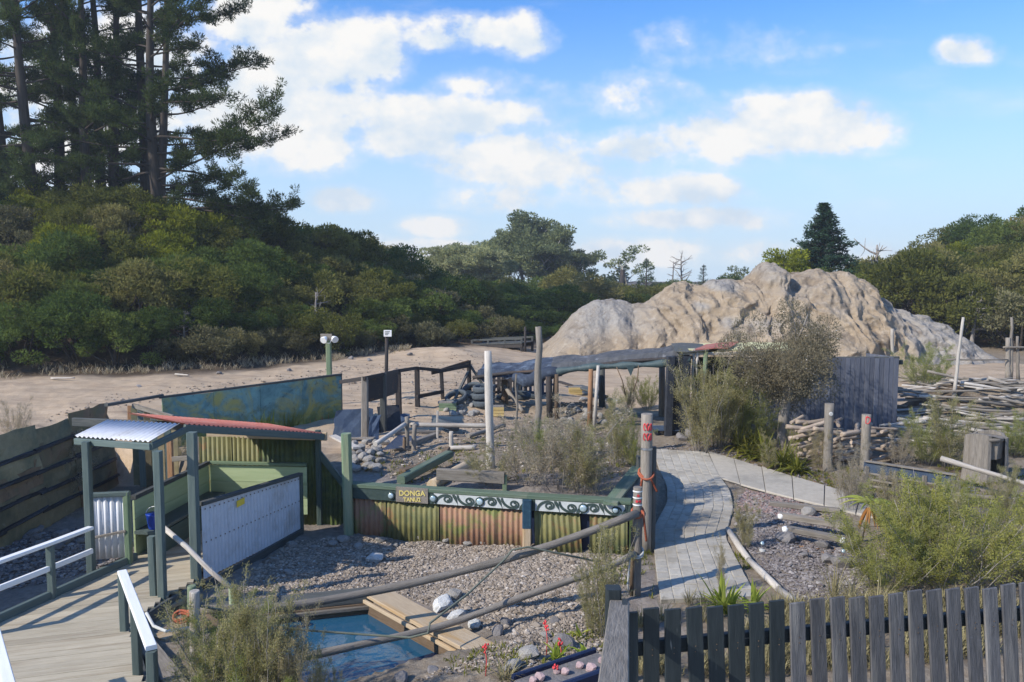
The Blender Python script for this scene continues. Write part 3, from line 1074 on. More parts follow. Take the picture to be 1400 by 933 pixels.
def scatter_hill():
    rng = np.random.default_rng(11)
    placed = []
    # left hill
    def ok(x, y, r):
        for (a, b, c) in placed:
            if (a - x) ** 2 + (b - y) ** 2 < (r + c) ** 2 * .25:
                return False
        return True
    n = 0
    tries = 0
    while n < 285 and tries < 9000:
        tries += 1
        ang = rng.uniform(-.70, .0)
        y = rng.uniform(27, 66)
        x = ang * y
        by = np.interp(x, HB[:, 0], HB[:, 1])
        d = float(line_dist(np.array([x]), np.array([y]), HB)[0])
        if y < by + .2 or d > 24 or d < .5:
            continue
        low = d < 3.5
        s = rng.uniform(.72, 1.35) * (.7 if low else 1.0)
        if ang > -.14:
            s *= .9
        r = 1.6 * s
        if not ok(x, y, r):
            continue
        placed.append((x, y, r))
        q = rng.random()
        if low:
            k = rng.choice([7, 5, 1, 3, 2], p=[.25, .18, .2, .22, .15])
        elif ang < -.24 and d > 8:
            k = rng.choice([0, 1, 2, 4, 5, 6], p=[.24, .19, .12, .26, .09, .1])
        else:
            k = rng.choice([0, 1, 2, 3, 4, 5, 6], p=[.15, .15, .25, .22, .07, .08, .08])
        uu = 700 + ang * FPX
        col = 'under the leftmost pines' if uu < 110 else 'under the spreading pine' if uu < 235 else 'above the painted panel' if uu < 360 else 'behind the flood light post' if uu < 470 else 'behind the burnt fence' if uu < 580 else 'near the footbridge'
        row = 'at the foot of the left hill' if d < 4 else 'low on the left hill' if d < 9 else 'half way up the left hill' if d < 14 else 'along the crest of the left hill'
        sz_ = 'small ' if s < .85 else 'big ' if s > 1.15 else ''
        place_plant('hill_shrub', SHR[k], (x, y, Hs(x, y)), s, label='%s%s shrub %s, %s' % (sz_, KIND[k], row, col), group='shrubs on the left hill')
        n += 1
    # shrubs crowding round the foot of the pines and along the crest
    # right hill
    placed.clear()
    n = tries = 0
    while n < 95 and tries < 6000:
        tries += 1
        ang = rng.uniform(.44, .72)
        y = rng.uniform(36, 72)
        x = ang * y
        by = np.interp(x, RB[:, 0], RB[:, 1])
        d = float(line_dist(np.array([x]), np.array([y]), RB)[0])
        if y < by or d < .8 or d > 26:
            continue
        s = rng.uniform(1.0, 1.75)
        r = 1.6 * s
        if not ok(x, y, r):
            continue
        placed.append((x, y, r))
        k = rng.choice([0, 1, 2, 4, 5, 6], p=[.3, .22, .1, .05, .18, .15])
        uu = 700 + ang * FPX
        col = 'beside the mound' if uu < 1250 else 'behind the leaning pole' if uu < 1340 else 'at the right edge'
        row = 'at the foot of the right hill' if d < 6 else 'half way up the right hill' if d < 15 else 'on the crest of the right hill'
        sz_ = 'small ' if s < 1.2 else 'big ' if s > 1.55 else ''
        place_plant('hill_shrub', SHR[k], (x, y, Hs(x, y)), s, label='%s%s shrub %s, %s' % (sz_, KIND[k], row, col), group='shrubs on the right hill')
        n += 1
    # thicket in the valley behind the bridge and the mound
    for (u, v, y, s, k) in ((700, 408, 56, 1.5, 2), (735, 410, 54, 1.5, 3), (765, 398, 55, 1.5, 2), (800, 386, 58, 1.6, 6), (690, 390, 64, 1.7, 2), (730, 386, 66, 1.7, 3), (778, 378, 68, 1.6, 6),
                            (815, 378, 64, 1.5, 5), (850, 390, 62, 1.3, 1), (885, 395, 62, 1.2, 3), (905, 394, 66, 1.2, 0), (650, 425, 56, 1.3, 2), (670, 440, 51, 1.0, 3), (715, 447, 50, .9, 2),
                            (925, 390, 72, 1.3, 2), (960, 387, 74, 1.2, 3), (760, 440, 49, .9, 3), (835, 394, 78, 1.4, 6), (690, 382, 84, 1.6, 4), (745, 384, 84, 1.6, 2), (660, 392, 76, 1.5, 2), (1000, 384, 80, 1.3, 2), (865, 398, 72, 1.2, 6)):
        p = D(u, v, y)
        z = Hs(p.x, y)
        sz = max(.35, (p.z - z) / 2.75)
        where = 'left of the tall gums' if u < 700 else 'below the tall gums' if u < 770 else 'left of the mound' if u < 830 else 'just above the mound shoulder'
        place_plant('valley_shrub', SHR[k], (p.x, y, z), s, sz=sz, label='%s bushy tree in the valley thicket, %s, %s' % (KIND[k], where, 'in front' if y < 60 else 'further back'), group='trees in the valley')
scatter_hill()

# ---- pines
def proto_pine(seed, hgt=20, spread=5.5, lo=.02, side=None, dens=1.0, fork=False):
    rng = np.random.default_rng(seed)
    tr = MB()
    lean = rng.normal(size=2) * .25
    def axis(z):
        k = z / hgt
        return np.array([lean[0] * k + .15 * math.sin(k * 7 + seed), lean[1] * k + .15 * math.cos(k * 6 + seed), z])
    tr.tube([axis(z) for z in np.linspace(-.4, hgt, 13)], np.linspace(.36, .05, 13), 9)
    if fork:
        base = axis(hgt * .12)
        pts = [base + np.array([.9 * math.sin(k * 1.6), .2, k * hgt * .8]) for k in np.linspace(0, 1, 10)]
        tr.tube(pts, np.linspace(.28, .05, 10), 8)
    clumps = []
    nl = int(46 * dens)
    for i in range(nl):
        k = lo + (1 - lo) * ((i + rng.random()) / nl)
        z = hgt * k
        L = spread * (1.0 - .8 * k ** 1.25) * rng.uniform(.45, 1.15)
        an = rng.random() * 2 * math.pi
        if side is not None and rng.random() < .45:
            an = side + rng.normal() * .5
            L *= 1.25
        droop = -.12 + .5 * k
        d = (math.cos(an), math.sin(an), droop)
        pts = limb(rng, axis(z), d, L, 6, .10, (0, 0, .25))
        tr.tube(pts, np.linspace(.085 * (1 - .5 * k), .015, 7), 5)
        nb = max(4, int(L * 2.5))
        for b in range(nb):
            t = rng.uniform(.35, 1.0)
            f = t * 6
            i0 = min(int(f), 5)
            q = pts[i0] + (pts[i0 + 1] - pts[i0]) * (f - i0)
            dd = unit(pts[-1] - pts[0]) + rng.normal(size=3) * np.array([.8, .8, .5]) + (0, 0, .2)
            bl = rng.uniform(.35, 1.15) * (.6 + .25 * L / 4)
            p2 = limb(rng, q, dd, bl, 3, .2, (0, 0, .3))
            tr.tube(p2, (.022, .016, .012, .008), 4)
            for c in p2[1:]:
                clumps.append((c[0], c[1], c[2], rng.uniform(.22, .40)))
    V, T = clump_crown(rng, clumps, 500, .22, .042, .8, .5, .55)
    return mesh_from('trunk', tr, M['bark']), quads_mesh('crown', V, M['pine_needle'], T)

PINES = [proto_pine(201, 21, 4.6, .03, dens=1.35), proto_pine(202, 22, 3.8, .12, dens=1.05), proto_pine(203, 21, 6.8, .02, side=0.0, dens=2.1, fork=True), proto_pine(204, 19, 3.0, .25, dens=.7)]
pine_places = [(12, 46, 0, 1.0, 'leftmost tall dark pine at the edge of the hilltop stand'), (48, 44, 0, 1.0, 'tall pine with dense low boughs, second from the left on the hilltop'),
               (86, 47, 1, 1.0, 'slim pine with a bare lower trunk, third in the hilltop stand'), (112, 49, 3, 1.05, 'thin straight pine stem behind the middle of the hilltop stand'),
               (132, 45, 0, .95, 'pine with pale green boughs in the middle of the hilltop stand'), (150, 48, 1, 1.0, 'slender pine just right of the middle of the stand'),
               (166, 46, 3, 1.0, 'bare stemmed pine beside the big forked pine'), (200, 47, 1, 1.05, 'tall thick pine left of the big spreading pine'),
               (222, 44, 2, 1.0, 'big spreading pine reaching far right over the hill')]
for (u, y, k, s, lab) in pine_places:
    x = (u - 700) / FPX * y
    place_plant('pine_tree', PINES[k], (x, y, Hs(x, y)), s, rz=(.0 if k == 2 else random.random() * 6), label=lab, cat='pine tree', group='pines on the left hilltop')

# ---- gum trees (eucalypts) and other far trees
def proto_gum(seed, hgt=12, spread=5.5, mat='gum_leaf', heads=34, per=150, thin=False, r=(.7, 1.35)):
    rng = np.random.default_rng(seed)
    tr = MB()
    clumps = []
    ns = 1 if thin else 4
    for s in range(ns):
        d = (rng.normal() * .3, rng.normal() * .3, 1)
        st = limb(rng, (rng.normal() * .5, rng.normal() * .5, -.3), d, hgt * .55, 5, .08)
        tr.tube(st, np.linspace(.22, .12, 6) * (.7 if thin else 1), 6)
        for j in range(max(3, heads // ns)):
            an = rng.random() * 2 * math.pi
            q = st[rng.integers(2, 6)]
            e = rng.uniform(.15, 1.5)
            dd = (math.cos(an), math.sin(an), e)
            L = spread * rng.uniform(.5, 1.05) * (1 if e < .8 else .85)
            p2 = limb(rng, q, dd, L, 4, .18, (0, 0, .3))
            tr.tube(p2, np.linspace(.08, .025, 5) * (.8 if thin else 1), 5)
            for b in range(3 if thin else 5):
                off = rng.normal(size=3) * np.array([.8, .8, .35])
                c = p2[-1] + off
                clumps.append((c[0], c[1], c[2], rng.uniform(*r)))
    V, T = clump_crown(rng, clumps, per, .34, .15, .5, .15, .6)
    return mesh_from('trunk', tr, M['pale_bark']), quads_mesh('crown', V, M[mat], T)

def tree_at(proto, u, vtop, y, ph, name, label, cat='tree', group=None, rz=None, wid=1.0):
    """tree whose top shows at pixel (u, vtop), y metres away; ph is the prototype's height"""
    p = D(u, vtop, y)
    z = Hs(p.x, y) if y < 120 else .5
    ph = max(v.co.z for v in proto[-1].vertices)
    s = (p.z - z) / ph
    return place_plant(name, proto, (p.x, y, z), s * wid, rz, label, cat, group, s)

GUM = [proto_gum(301, 12.5, 5.6, 'gum_leaf', 46, 120), proto_gum(302, 9, 4.5, 'pale_gum_leaf', 34, 120), proto_gum(303, 9, 3.6, 'gum_leaf', 8, 110, True, (.6, 1.0))]
tree_at(GUM[0], 722, 286, 108, 12.4, 'gum_tree', 'tall spreading gum tree with pale stems behind the valley', 'tree', rz=.4)
tree_at(GUM[0], 690, 312, 112, 12.4, 'gum_tree', 'smaller dense gum tree just left of the tallest gum', 'tree', rz=2.4, wid=.75)
tree_at(GUM[0], 760, 318, 104, 12.4, 'gum_tree', 'low green gum tree just right of the tallest gum', 'tree', rz=4.1)
tree_at(GUM[1], 640, 330, 98, 9.4, 'gum_tree', 'pale sunlit gum tree at the far left of the gums', 'tree', rz=1.0)
tree_at(GUM[1], 604, 334, 100, 9.4, 'gum_tree', 'small pale gum tree peeping over the dark thicket', 'tree', rz=3.0)
tree_at(GUM[1], 664, 338, 96, 9.4, 'gum_tree', 'yellowish gum between the pale gum and the dense gum', 'tree', rz=5.0)
tree_at(GUM[2], 862, 333, 112, 8.5, 'gum_tree', 'thin gum tree with flat airy heads beside the dark stump', 'tree', rz=1.2)
tree_at(GUM[2], 838, 358, 112, 8.5, 'gum_tree', 'very small flat topped tree left of the thin gum', 'tree', rz=3.2)
tree_at(GUM[2], 1000, 362, 90, 8.5, 'gum_tree', 'low wind-swept dark tree above the mound crest', 'tree', rz=2.2)

rngf = np.random.default_rng(91)
for i in range(30):
    u = 575 + i * 17 + rngf.uniform(-6, 6)
    v = (384 if u < 860 else 388) + rngf.uniform(-7, 5)
    k = int(rngf.choice([0, 2, 3, 6]))
    y = rngf.uniform(88, 118)
    tree_at(SHR[k], u, v, y, 2.7, 'distant_tree', '%s low tree in the distant tree line, %s' % (KIND[k], 'behind the dark thicket' if u < 660 else 'under the tall gums' if u < 790 else 'near the dead trees' if u < 930 else 'above the mound'),
            'tree', 'distant tree line', wid=rngf.uniform(.8, 1.3))

def proto_conifer(seed, hgt=7, spread=2.5, mat='cypress_leaf', whorls=26, per=300, droop=-.25, open_=False):
    rng = np.random.default_rng(seed)
    tr = MB()
    tr.tube([(0, 0, z) for z in np.linspace(-.3, hgt, 8)], np.linspace(.2, .03, 8), 7)
    clumps = []
    for i in range(whorls):
        k = (i + .3) / whorls
        L = spread * (1 - k) ** 1.05 * rng.uniform(.7, 1.15) + .06
        for j in range(4 if open_ else 8):
            an = rng.random() * 6.28
            p2 = limb(rng, (0, 0, hgt * (.06 + .94 * k)), (math.cos(an), math.sin(an), droop + .5 * k), L, 3, .1, (0, 0, .25))
            tr.tube(p2, np.linspace(.035, .01, 4), 4)
            for c in (p2[1:] if not open_ else p2[2:]):
                rr_ = (.34 - .2 * k) if not open_ else .32
                clumps.append((c[0], c[1], c[2], rr_ * rng.uniform(.7, 1.15)))
    V, T = clump_crown(rng, clumps, per, .17, .06, .8, .2, .5)
    return mesh_from('trunk', tr, M['bark']), quads_mesh('crown', V, M[mat], T)
CON = [proto_conifer(401, 6.2, 2.1, 'cypress_leaf', 30, 520), proto_conifer(402, 7, 2.4, 'cypress_leaf', 12, 190, -.05, True)]
tree_at(CON[0], 1127, 276, 52, 6.3, 'cypress_tree', 'dark conical cypress on top of the rock mound', 'tree', wid=1.65)
tree_at(CON[1], 884, 353, 100, 7.1, 'small_conifer', 'open layered small conifer on the skyline near the thin gum', 'tree')
tree_at(CON[1], 798, 352, 100, 7.1, 'small_conifer', 'little blue green conifer on the skyline beside the gums', 'tree')
tree_at(CON[1], 962, 362, 95, 7.1, 'small_conifer', 'low ragged conifer above the left shoulder of the mound', 'tree')
tree_at(SHR[4], 1076, 337, 51, 2.6, 'yellow_bush', 'round yellow green bush left of the dark cypress', 'bush')
tree_at(SHR[3], 1140, 363, 50, 2.6, 'low_bush', 'low dark bush at the foot of the cypress', 'bush')
tree_at(SHR[4], 1370, 325, 60, 2.6, 'gorse_bush', 'bright yellow gorse bush high on the right hill', 'bush')

def proto_dead(seed, hgt=6, n=22, L=1.4):
    rng = np.random.default_rng(seed)
    tr = MB()
    ax = limb(rng, (0, 0, -.3), (0, 0, 1), hgt, 8, .03)
    tr.tube(ax, np.linspace(.20, .04, 9), 6)
    for i in range(n):
        t = rng.uniform(.3, .98) * 8
        i0 = min(int(t), 7)
        q = ax[i0] + (ax[i0 + 1] - ax[i0]) * (t - i0)
        an = rng.random() * 6.28
        p2 = limb(rng, q, (math.cos(an), math.sin(an), rng.uniform(0, .9)), L * rng.uniform(.4, 1), 4, .2, (0, 0, .4))
        tr.tube(p2, np.linspace(.06, .018, 5), 4)
        for _ in range(2):
            p3 = limb(rng, p2[2], unit(p2[-1] - p2[2]) + rng.normal(size=3) * .6, L * .35, 2, .2)
            tr.tube(p3, (.024, .016, .012), 3)
    return (mesh_from('trunk', tr, M['grey_bark']),)
DEAD = [proto_dead(501, 6.4, 26, 2.0), proto_dead(502, 6.0, 12, 1.1), proto_dead(503, 4.2, 14, 1.7)]
tree_at(DEAD[0], 934, 342, 96, 6.8, 'dead_tree', 'bare dead tree with a spreading top on the skyline', 'dead tree')
tree_at(DEAD[1], 919, 355, 96, 6.1, 'dead_tree', 'thin bare dead stem left of the spreading dead tree', 'dead tree')
tree_at(DEAD[2], 1199, 325, 54, 4.4, 'dead_tree', 'grey dead tree with a forked limb right of the cypress', 'dead tree')
for (u, v, y, s, k, lab) in ((178, 420, 40, .55, 2, 'small bleached dead shrub half way up the left hill'), (430, 455, 38, .6, 2, 'pale dead shrub behind the flood light post'), (250, 480, 33, .4, 2, 'dead twiggy shrub at the foot of the left hill'),
                             (600, 430, 47, .6, 2, 'grey leafless shrub in the dark thicket right of centre'), (1330, 440, 44, .75, 2, 'leafless grey shrub on the right hill above the poles'), (1240, 430, 50, .5, 2, 'dead white branches behind the mound on the right')):
    x = (u - 700) / FPX * y
    place_plant('dead_shrub', DEAD[k], (x, y, Hs(x, y)), s, label=lab, cat='dead shrub')

# ---- near shrubs: upright feathery tea-tree bushes of many fine shoots
def proto_tea(seed, mat, hgt=1.5, spread=.55, shoots=90, per=85, flower=0.0, lean=.5, leaf=(.024, .0065), bare=.08, tm='grey_bark', tw=5):
    rng = np.random.default_rng(seed)
    tr = MB()
    C, A, T, FC = [], [], [], []
    nst = max(5, shoots // 7)
    for s in range(nst):
        an = rng.random() * 6.28
        r0 = spread * .25 * math.sqrt(rng.random())
        tilt = lean * rng.uniform(.1, 1.0)
        base = np.array([math.cos(an) * r0, math.sin(an) * r0, -.05])
        L = hgt * rng.uniform(.55, 1.05)
        pts = limb(rng, base, (math.cos(an) * tilt, math.sin(an) * tilt, 1), L, 6, .07, (0, 0, .15))
        tr.tube(pts, np.linspace(.007, .002, 7) * (hgt / 1.5), 4)
        for k in range(13):
            f = rng.uniform(bare, .99) * 6
            i0 = min(int(f), 5)
            q = pts[i0] + (pts[i0 + 1] - pts[i0]) * (f - i0)
            dd = unit(pts[i0 + 1] - pts[i0]) + rng.normal(size=3) * np.array([.55, .55, .3])
            sl = hgt * rng.uniform(.14, .34) * (1.1 - f / 9)
            p2 = limb(rng, q, dd, sl, 4, .12, (0, 0, .25))
            tr.tube(p2, np.linspace(.0026, .001, 5) * (hgt / 1.5), 3, cap=False)
            n = int(per * 1.3)
            tt = rng.random(n) ** .8 * 4
            ii = np.minimum(tt.astype(int), 3)
            P2 = np.array(p2)
            c = P2[ii] + (P2[ii + 1] - P2[ii]) * (tt - ii)[:, None]
            tw_ = rand_dirs(rng, n)
            c = c + tw_ * rng.uniform(.004, .065, (n, 1)) * hgt / 1.5
            C.append(c)
            A.append(unit(p2[-1] - p2[0]) * .9 + tw_ * .8)
            T.append(np.clip(rng.random() * .45 + rng.random(n) * .55, 0, 1))
            if flower and rng.random() < flower:
                FC.append(c[rng.random(n) < .03])
    C, A, T = np.concatenate(C), np.concatenate(A), np.concatenate(T)
    V = leaf_quads(rng, C, A, leaf[0], leaf[1], .3)
    out = [mesh_from('stems', tr, M[tm]), quads_mesh('foliage', V, M[mat], np.repeat(T, 4))]
    if FC:
        F = np.concatenate(FC)
        V = leaf_quads(rng, F, rand_dirs(rng, len(F)), .013, .011, .3)
        out.append(quads_mesh('blossom', V, M['blossom'], np.full(len(V), .5)))
    return out

TEA = {'olive': proto_tea(601, 'shrub_leaf', 1.5, .6, 100, 90, .25, .55),
       'bright': proto_tea(602, 'shrub_bright', 1.5, .7, 130, 105, .06, .65),
       'wide': proto_tea(603, 'shrub_leaf', 1.2, .9, 110, 70, .5, .95),
       'dry': proto_tea(604, 'shrub_dry', 1.4, .7, 105, 58, .8, .7, bare=.2),
       'slim': proto_tea(605, 'shrub_leaf', 1.5, .3, 54, 85, .05, .22),
       'tall': proto_tea(606, 'shrub_leaf', 1.6, .5, 110, 100, .12, .35),
       'mass': proto_tea(607, 'shrub_bright', 1.3, .9, 140, 85, .08, .85)}
def tea(kind, u, v, hpx, label, wid=1.0, name='tea_tree_shrub', group=None, pt=None, cat='shrub'):
    """shrub rooted at pixel (u,v) standing hpx pixels tall"""
    g = pt if pt is not None else G(u, v)
    hgt = hpx / FPX * g.y
    hh = {'wide': 1.2, 'dry': 1.4, 'tall': 1.6, 'mass': 1.3}.get(kind, 1.5)
    s = hgt / hh
    return place_plant(name, TEA[kind], (g.x, g.y, g.z), s * wid, sz=s, label=label, cat=cat, group=group, parts=('stems', 'foliage', 'blossom'))
# ================================================================== LEFT: boardwalk, shelter, fences
DZ = .25                                                   # deck height
def corrugated(mb, O, U, V, per=.09, amp=.012, th=.004, m=0, wav=0.0, seg=2):
    """corrugated sheet: ribs run along V, waves across U"""
    O, U, V = vec(O), vec(U), vec(V)
    L = np.linalg.norm(U)
    N = unit(np.cross(U, V))
    n = max(8, int(L / per * 6))
    verts, g = [], []
    for layer in (0, 1):
        for j in range(seg + 1):
            for i in range(n + 1):
                k = i / n
                w = amp * math.cos(2 * math.pi * k * L / per) + (th if layer == 0 else 0)
                w += wav * math.sin(j * 2.1 + k * 3)
                p = O + U * k + V * (j / seg) + N * w
                verts.append(p)
                g.append(p)
    F = []
    row = n + 1
    S = (seg + 1) * row
    for j in range(seg):
        for i in range(n):
            a = j * row + i
            F.append((a, a + 1, a + row + 1, a + row))
            b = S + a
            F.append((b, b + row, b + row + 1, b + 1))
    for i in range(n):
        F.append((i, S + i, S + i + 1, i + 1))
        a = seg * row + i
        F.append((a, a + 1, S + a + 1, S + a))
    return mb.add(verts, F, g, random.random(), True, m)

def plate(mb, O, U, V, th=.012, bend=0.0, nu=4, nv=3, ragged=0.0, m=0, seed=0):
    """thin sheet with a little warp"""
    rng = np.random.default_rng(seed)
    O, U, V = vec(O), vec(U), vec(V)
    N = unit(np.cross(U, V))
    jit = rng.normal(size=(nv + 1, nu + 1)) * bend
    rag = rng.normal(size=(nv + 1, nu + 1, 2)) * ragged
    verts = []
    for layer in (0, 1):
        for j in range(nv + 1):
            for i in range(nu + 1):
                e = 1.0 if i in (0, nu) or j in (0, nv) else 0.3
                verts.append(O + U * (i / nu) + V * (j / nv) + N * (jit[j, i] + (th if layer == 0 else 0)) + unit(U) * rag[j, i, 0] * e + unit(V) * rag[j, i, 1] * e)
    row, S = nu + 1, (nu + 1) * (nv + 1)
    F = []
    for j in range(nv):
        for i in range(nu):
            a = j * row + i
            F.append((a, a + 1, a + row + 1, a + row))
            F.append((S + a, S + a + row, S + a + row + 1, S + a + 1))
    for i in range(nu):
        F.append((i, S + i, S + i + 1, i + 1))
        a = nv * row + i
        F.append((a, a + 1, S + a + 1, S + a))
    for j in range(nv):
        a = j * row
        F.append((a, a + row, S + a + row, S + a))
        a = j * row + nu
        F.append((a, S + a, S + a + row, a + row))
    return mb.add(verts, F, None, random.random(), False, m)

# ---- boardwalk
def build_boardwalk():
    t = thing('boardwalk', 'weathered plank boardwalk leading up to the open bathing shelter', 'boardwalk', (-4.9, 9.5, 0))
    ax = np.array([-.28, .96]); ax /= np.linalg.norm(ax)
    nx = np.array([ax[1], -ax[0]])
    o = np.array([-4.15, 6.3])
    # edges as (along, left, right) measured from the axis
    def to_l(p):
        d = np.array([p.x, p.y]) - o
        return d @ ax, d @ nx
    Lk = [to_l(P(-170, 935, DZ)), to_l(P(0, 850, DZ)), to_l(P(185, 765, DZ)), to_l(P(195, 752, DZ))]
    Rk = [to_l(P(240, 1010, DZ)), to_l(P(205, 960, DZ)), to_l(P(176, 852, DZ)), to_l(P(222, 818, DZ)), to_l(P(268, 792, DZ)), to_l(P(278, 770, DZ))]
    wdt = .145
    s = -.6
    while s < 6.6:
        c = s + wdt / 2
        l = np.interp(c, [q[0] for q in Lk], [q[1] for q in Lk])
        r = np.interp(c, [q[0] for q in Rk], [q[1] for q in Rk])
        a = o + ax * c + nx * l
        b = o + ax * c + nx * (r - random.random() * .015)
        z = DZ - .02 + random.uniform(-.003, .003)
        MB().beam((a[0], a[1], z), (b[0], b[1], z), wdt - .007, .04, ch=.1).build('plank', M['deck_wood'], t)
        s += wdt
    # kerbs and bearers
    k = [P(-170, 935, DZ), P(0, 850, DZ), P(186, 765, DZ)]
    for a, b in zip(k[:-1], k[1:]):
        MB().beam(a + Vector((0, 0, .03)), b + Vector((0, 0, .03)), .07, .14).build('kerb_board', M['grey_green_paint'], t)
    r = [P(205, 962, DZ), P(176, 850, DZ), P(222, 820, DZ), P(268, 794, DZ)]
    for a, b in zip(r[:-1], r[1:]):
        a2, b2 = a + Vector((.03, 0, -.12)), b + Vector((.03, 0, -.12))
        MB().beam(a2, b2, .05, .20).build('fascia_board', M['dark_timber'], t)
    return t
build_boardwalk()

# left handrail
def rail_white(name, label, pts, posts, lower=True, drop=.33):
    t = thing(name, label, 'handrail', (posts[0][0], posts[0][1], DZ), 'white topped boardwalk handrails')
    for a, b in zip(pts[:-1], pts[1:]):
        MB().beam(a, b, .10, .045, ch=.15).build('top_rail', M['white_paint'], t)
        if lower:
            MB().beam(Vector(a) - Vector((0, 0, drop)), Vector(b) - Vector((0, 0, drop)), .05, .07, ch=.15).build('lower_rail', M['white_paint'], t)
    for p in posts:
        MB().beam((p[0], p[1], DZ - .2), (p[0], p[1], p[2]), .085, .085).build('post', M['grey_green_paint'], t)
    return t
q0, q1, q2 = P(-60, 789, DZ + .76), P(68, 743, DZ + .74), P(124, 722, DZ + .72)
rail_white('handrail', 'white handrail along the left edge of the boardwalk', [q0, q1, q2], [(q0.x, q0.y, q0.z), (q1.x, q1.y, q1.z - .03)])
a, b = P(167, 782, DZ + .72), P(207, 886, DZ + .78)
mid = a.lerp(b, .5)
rail_white('handrail', 'short white capped handrail down the middle of the boardwalk', [a, b], [(a.x, a.y, a.z - .03), (mid.x, mid.y, mid.z - .03), (b.x, b.y, b.z - .03)], lower=False)
a, b = P(-8, 862, DZ + .76), P(14, 945, DZ + .8)
rail_white('handrail', 'white handrail top at the bottom left corner', [a, b], [(b.x, b.y, b.z - .03)], lower=False)

# steps down from the deck
def step(label, pix, z):
    c = [P(u, v, z) for u, v in pix]
    t = thing('wooden_step', label, 'step', (c[0].x, c[0].y, 0))
    a, b = (c[0] + c[3]) / 2, (c[1] + c[2]) / 2
    w = (c[3] - c[0]).length
    MB().beam(a, b, w, .05).build('tread', M['tan_wood'], t)
    MB().beam(a - Vector((0, 0, z / 2 + .03)), b - Vector((0, 0, z / 2 + .03)), w * .8, max(z - .02, .05)).build('riser', M['dark_timber'], t)
step('upper plank step beside the boardwalk end', ((178, 832), (252, 806), (262, 818), (192, 846)), .13)
step('lower plank step partly hidden by the bush', ((196, 862), (262, 832), (276, 846), (214, 882)), .02)
beam_p = (P(188, 905, .05), P(232, 862, .05))
tag(MB().beam(P(190, 870, .08), P(245, 940, .08), .22, .06).build('loose_plank', M['grey_wood']), 'bare grey plank lying along the foot of the middle handrail', 'plank')

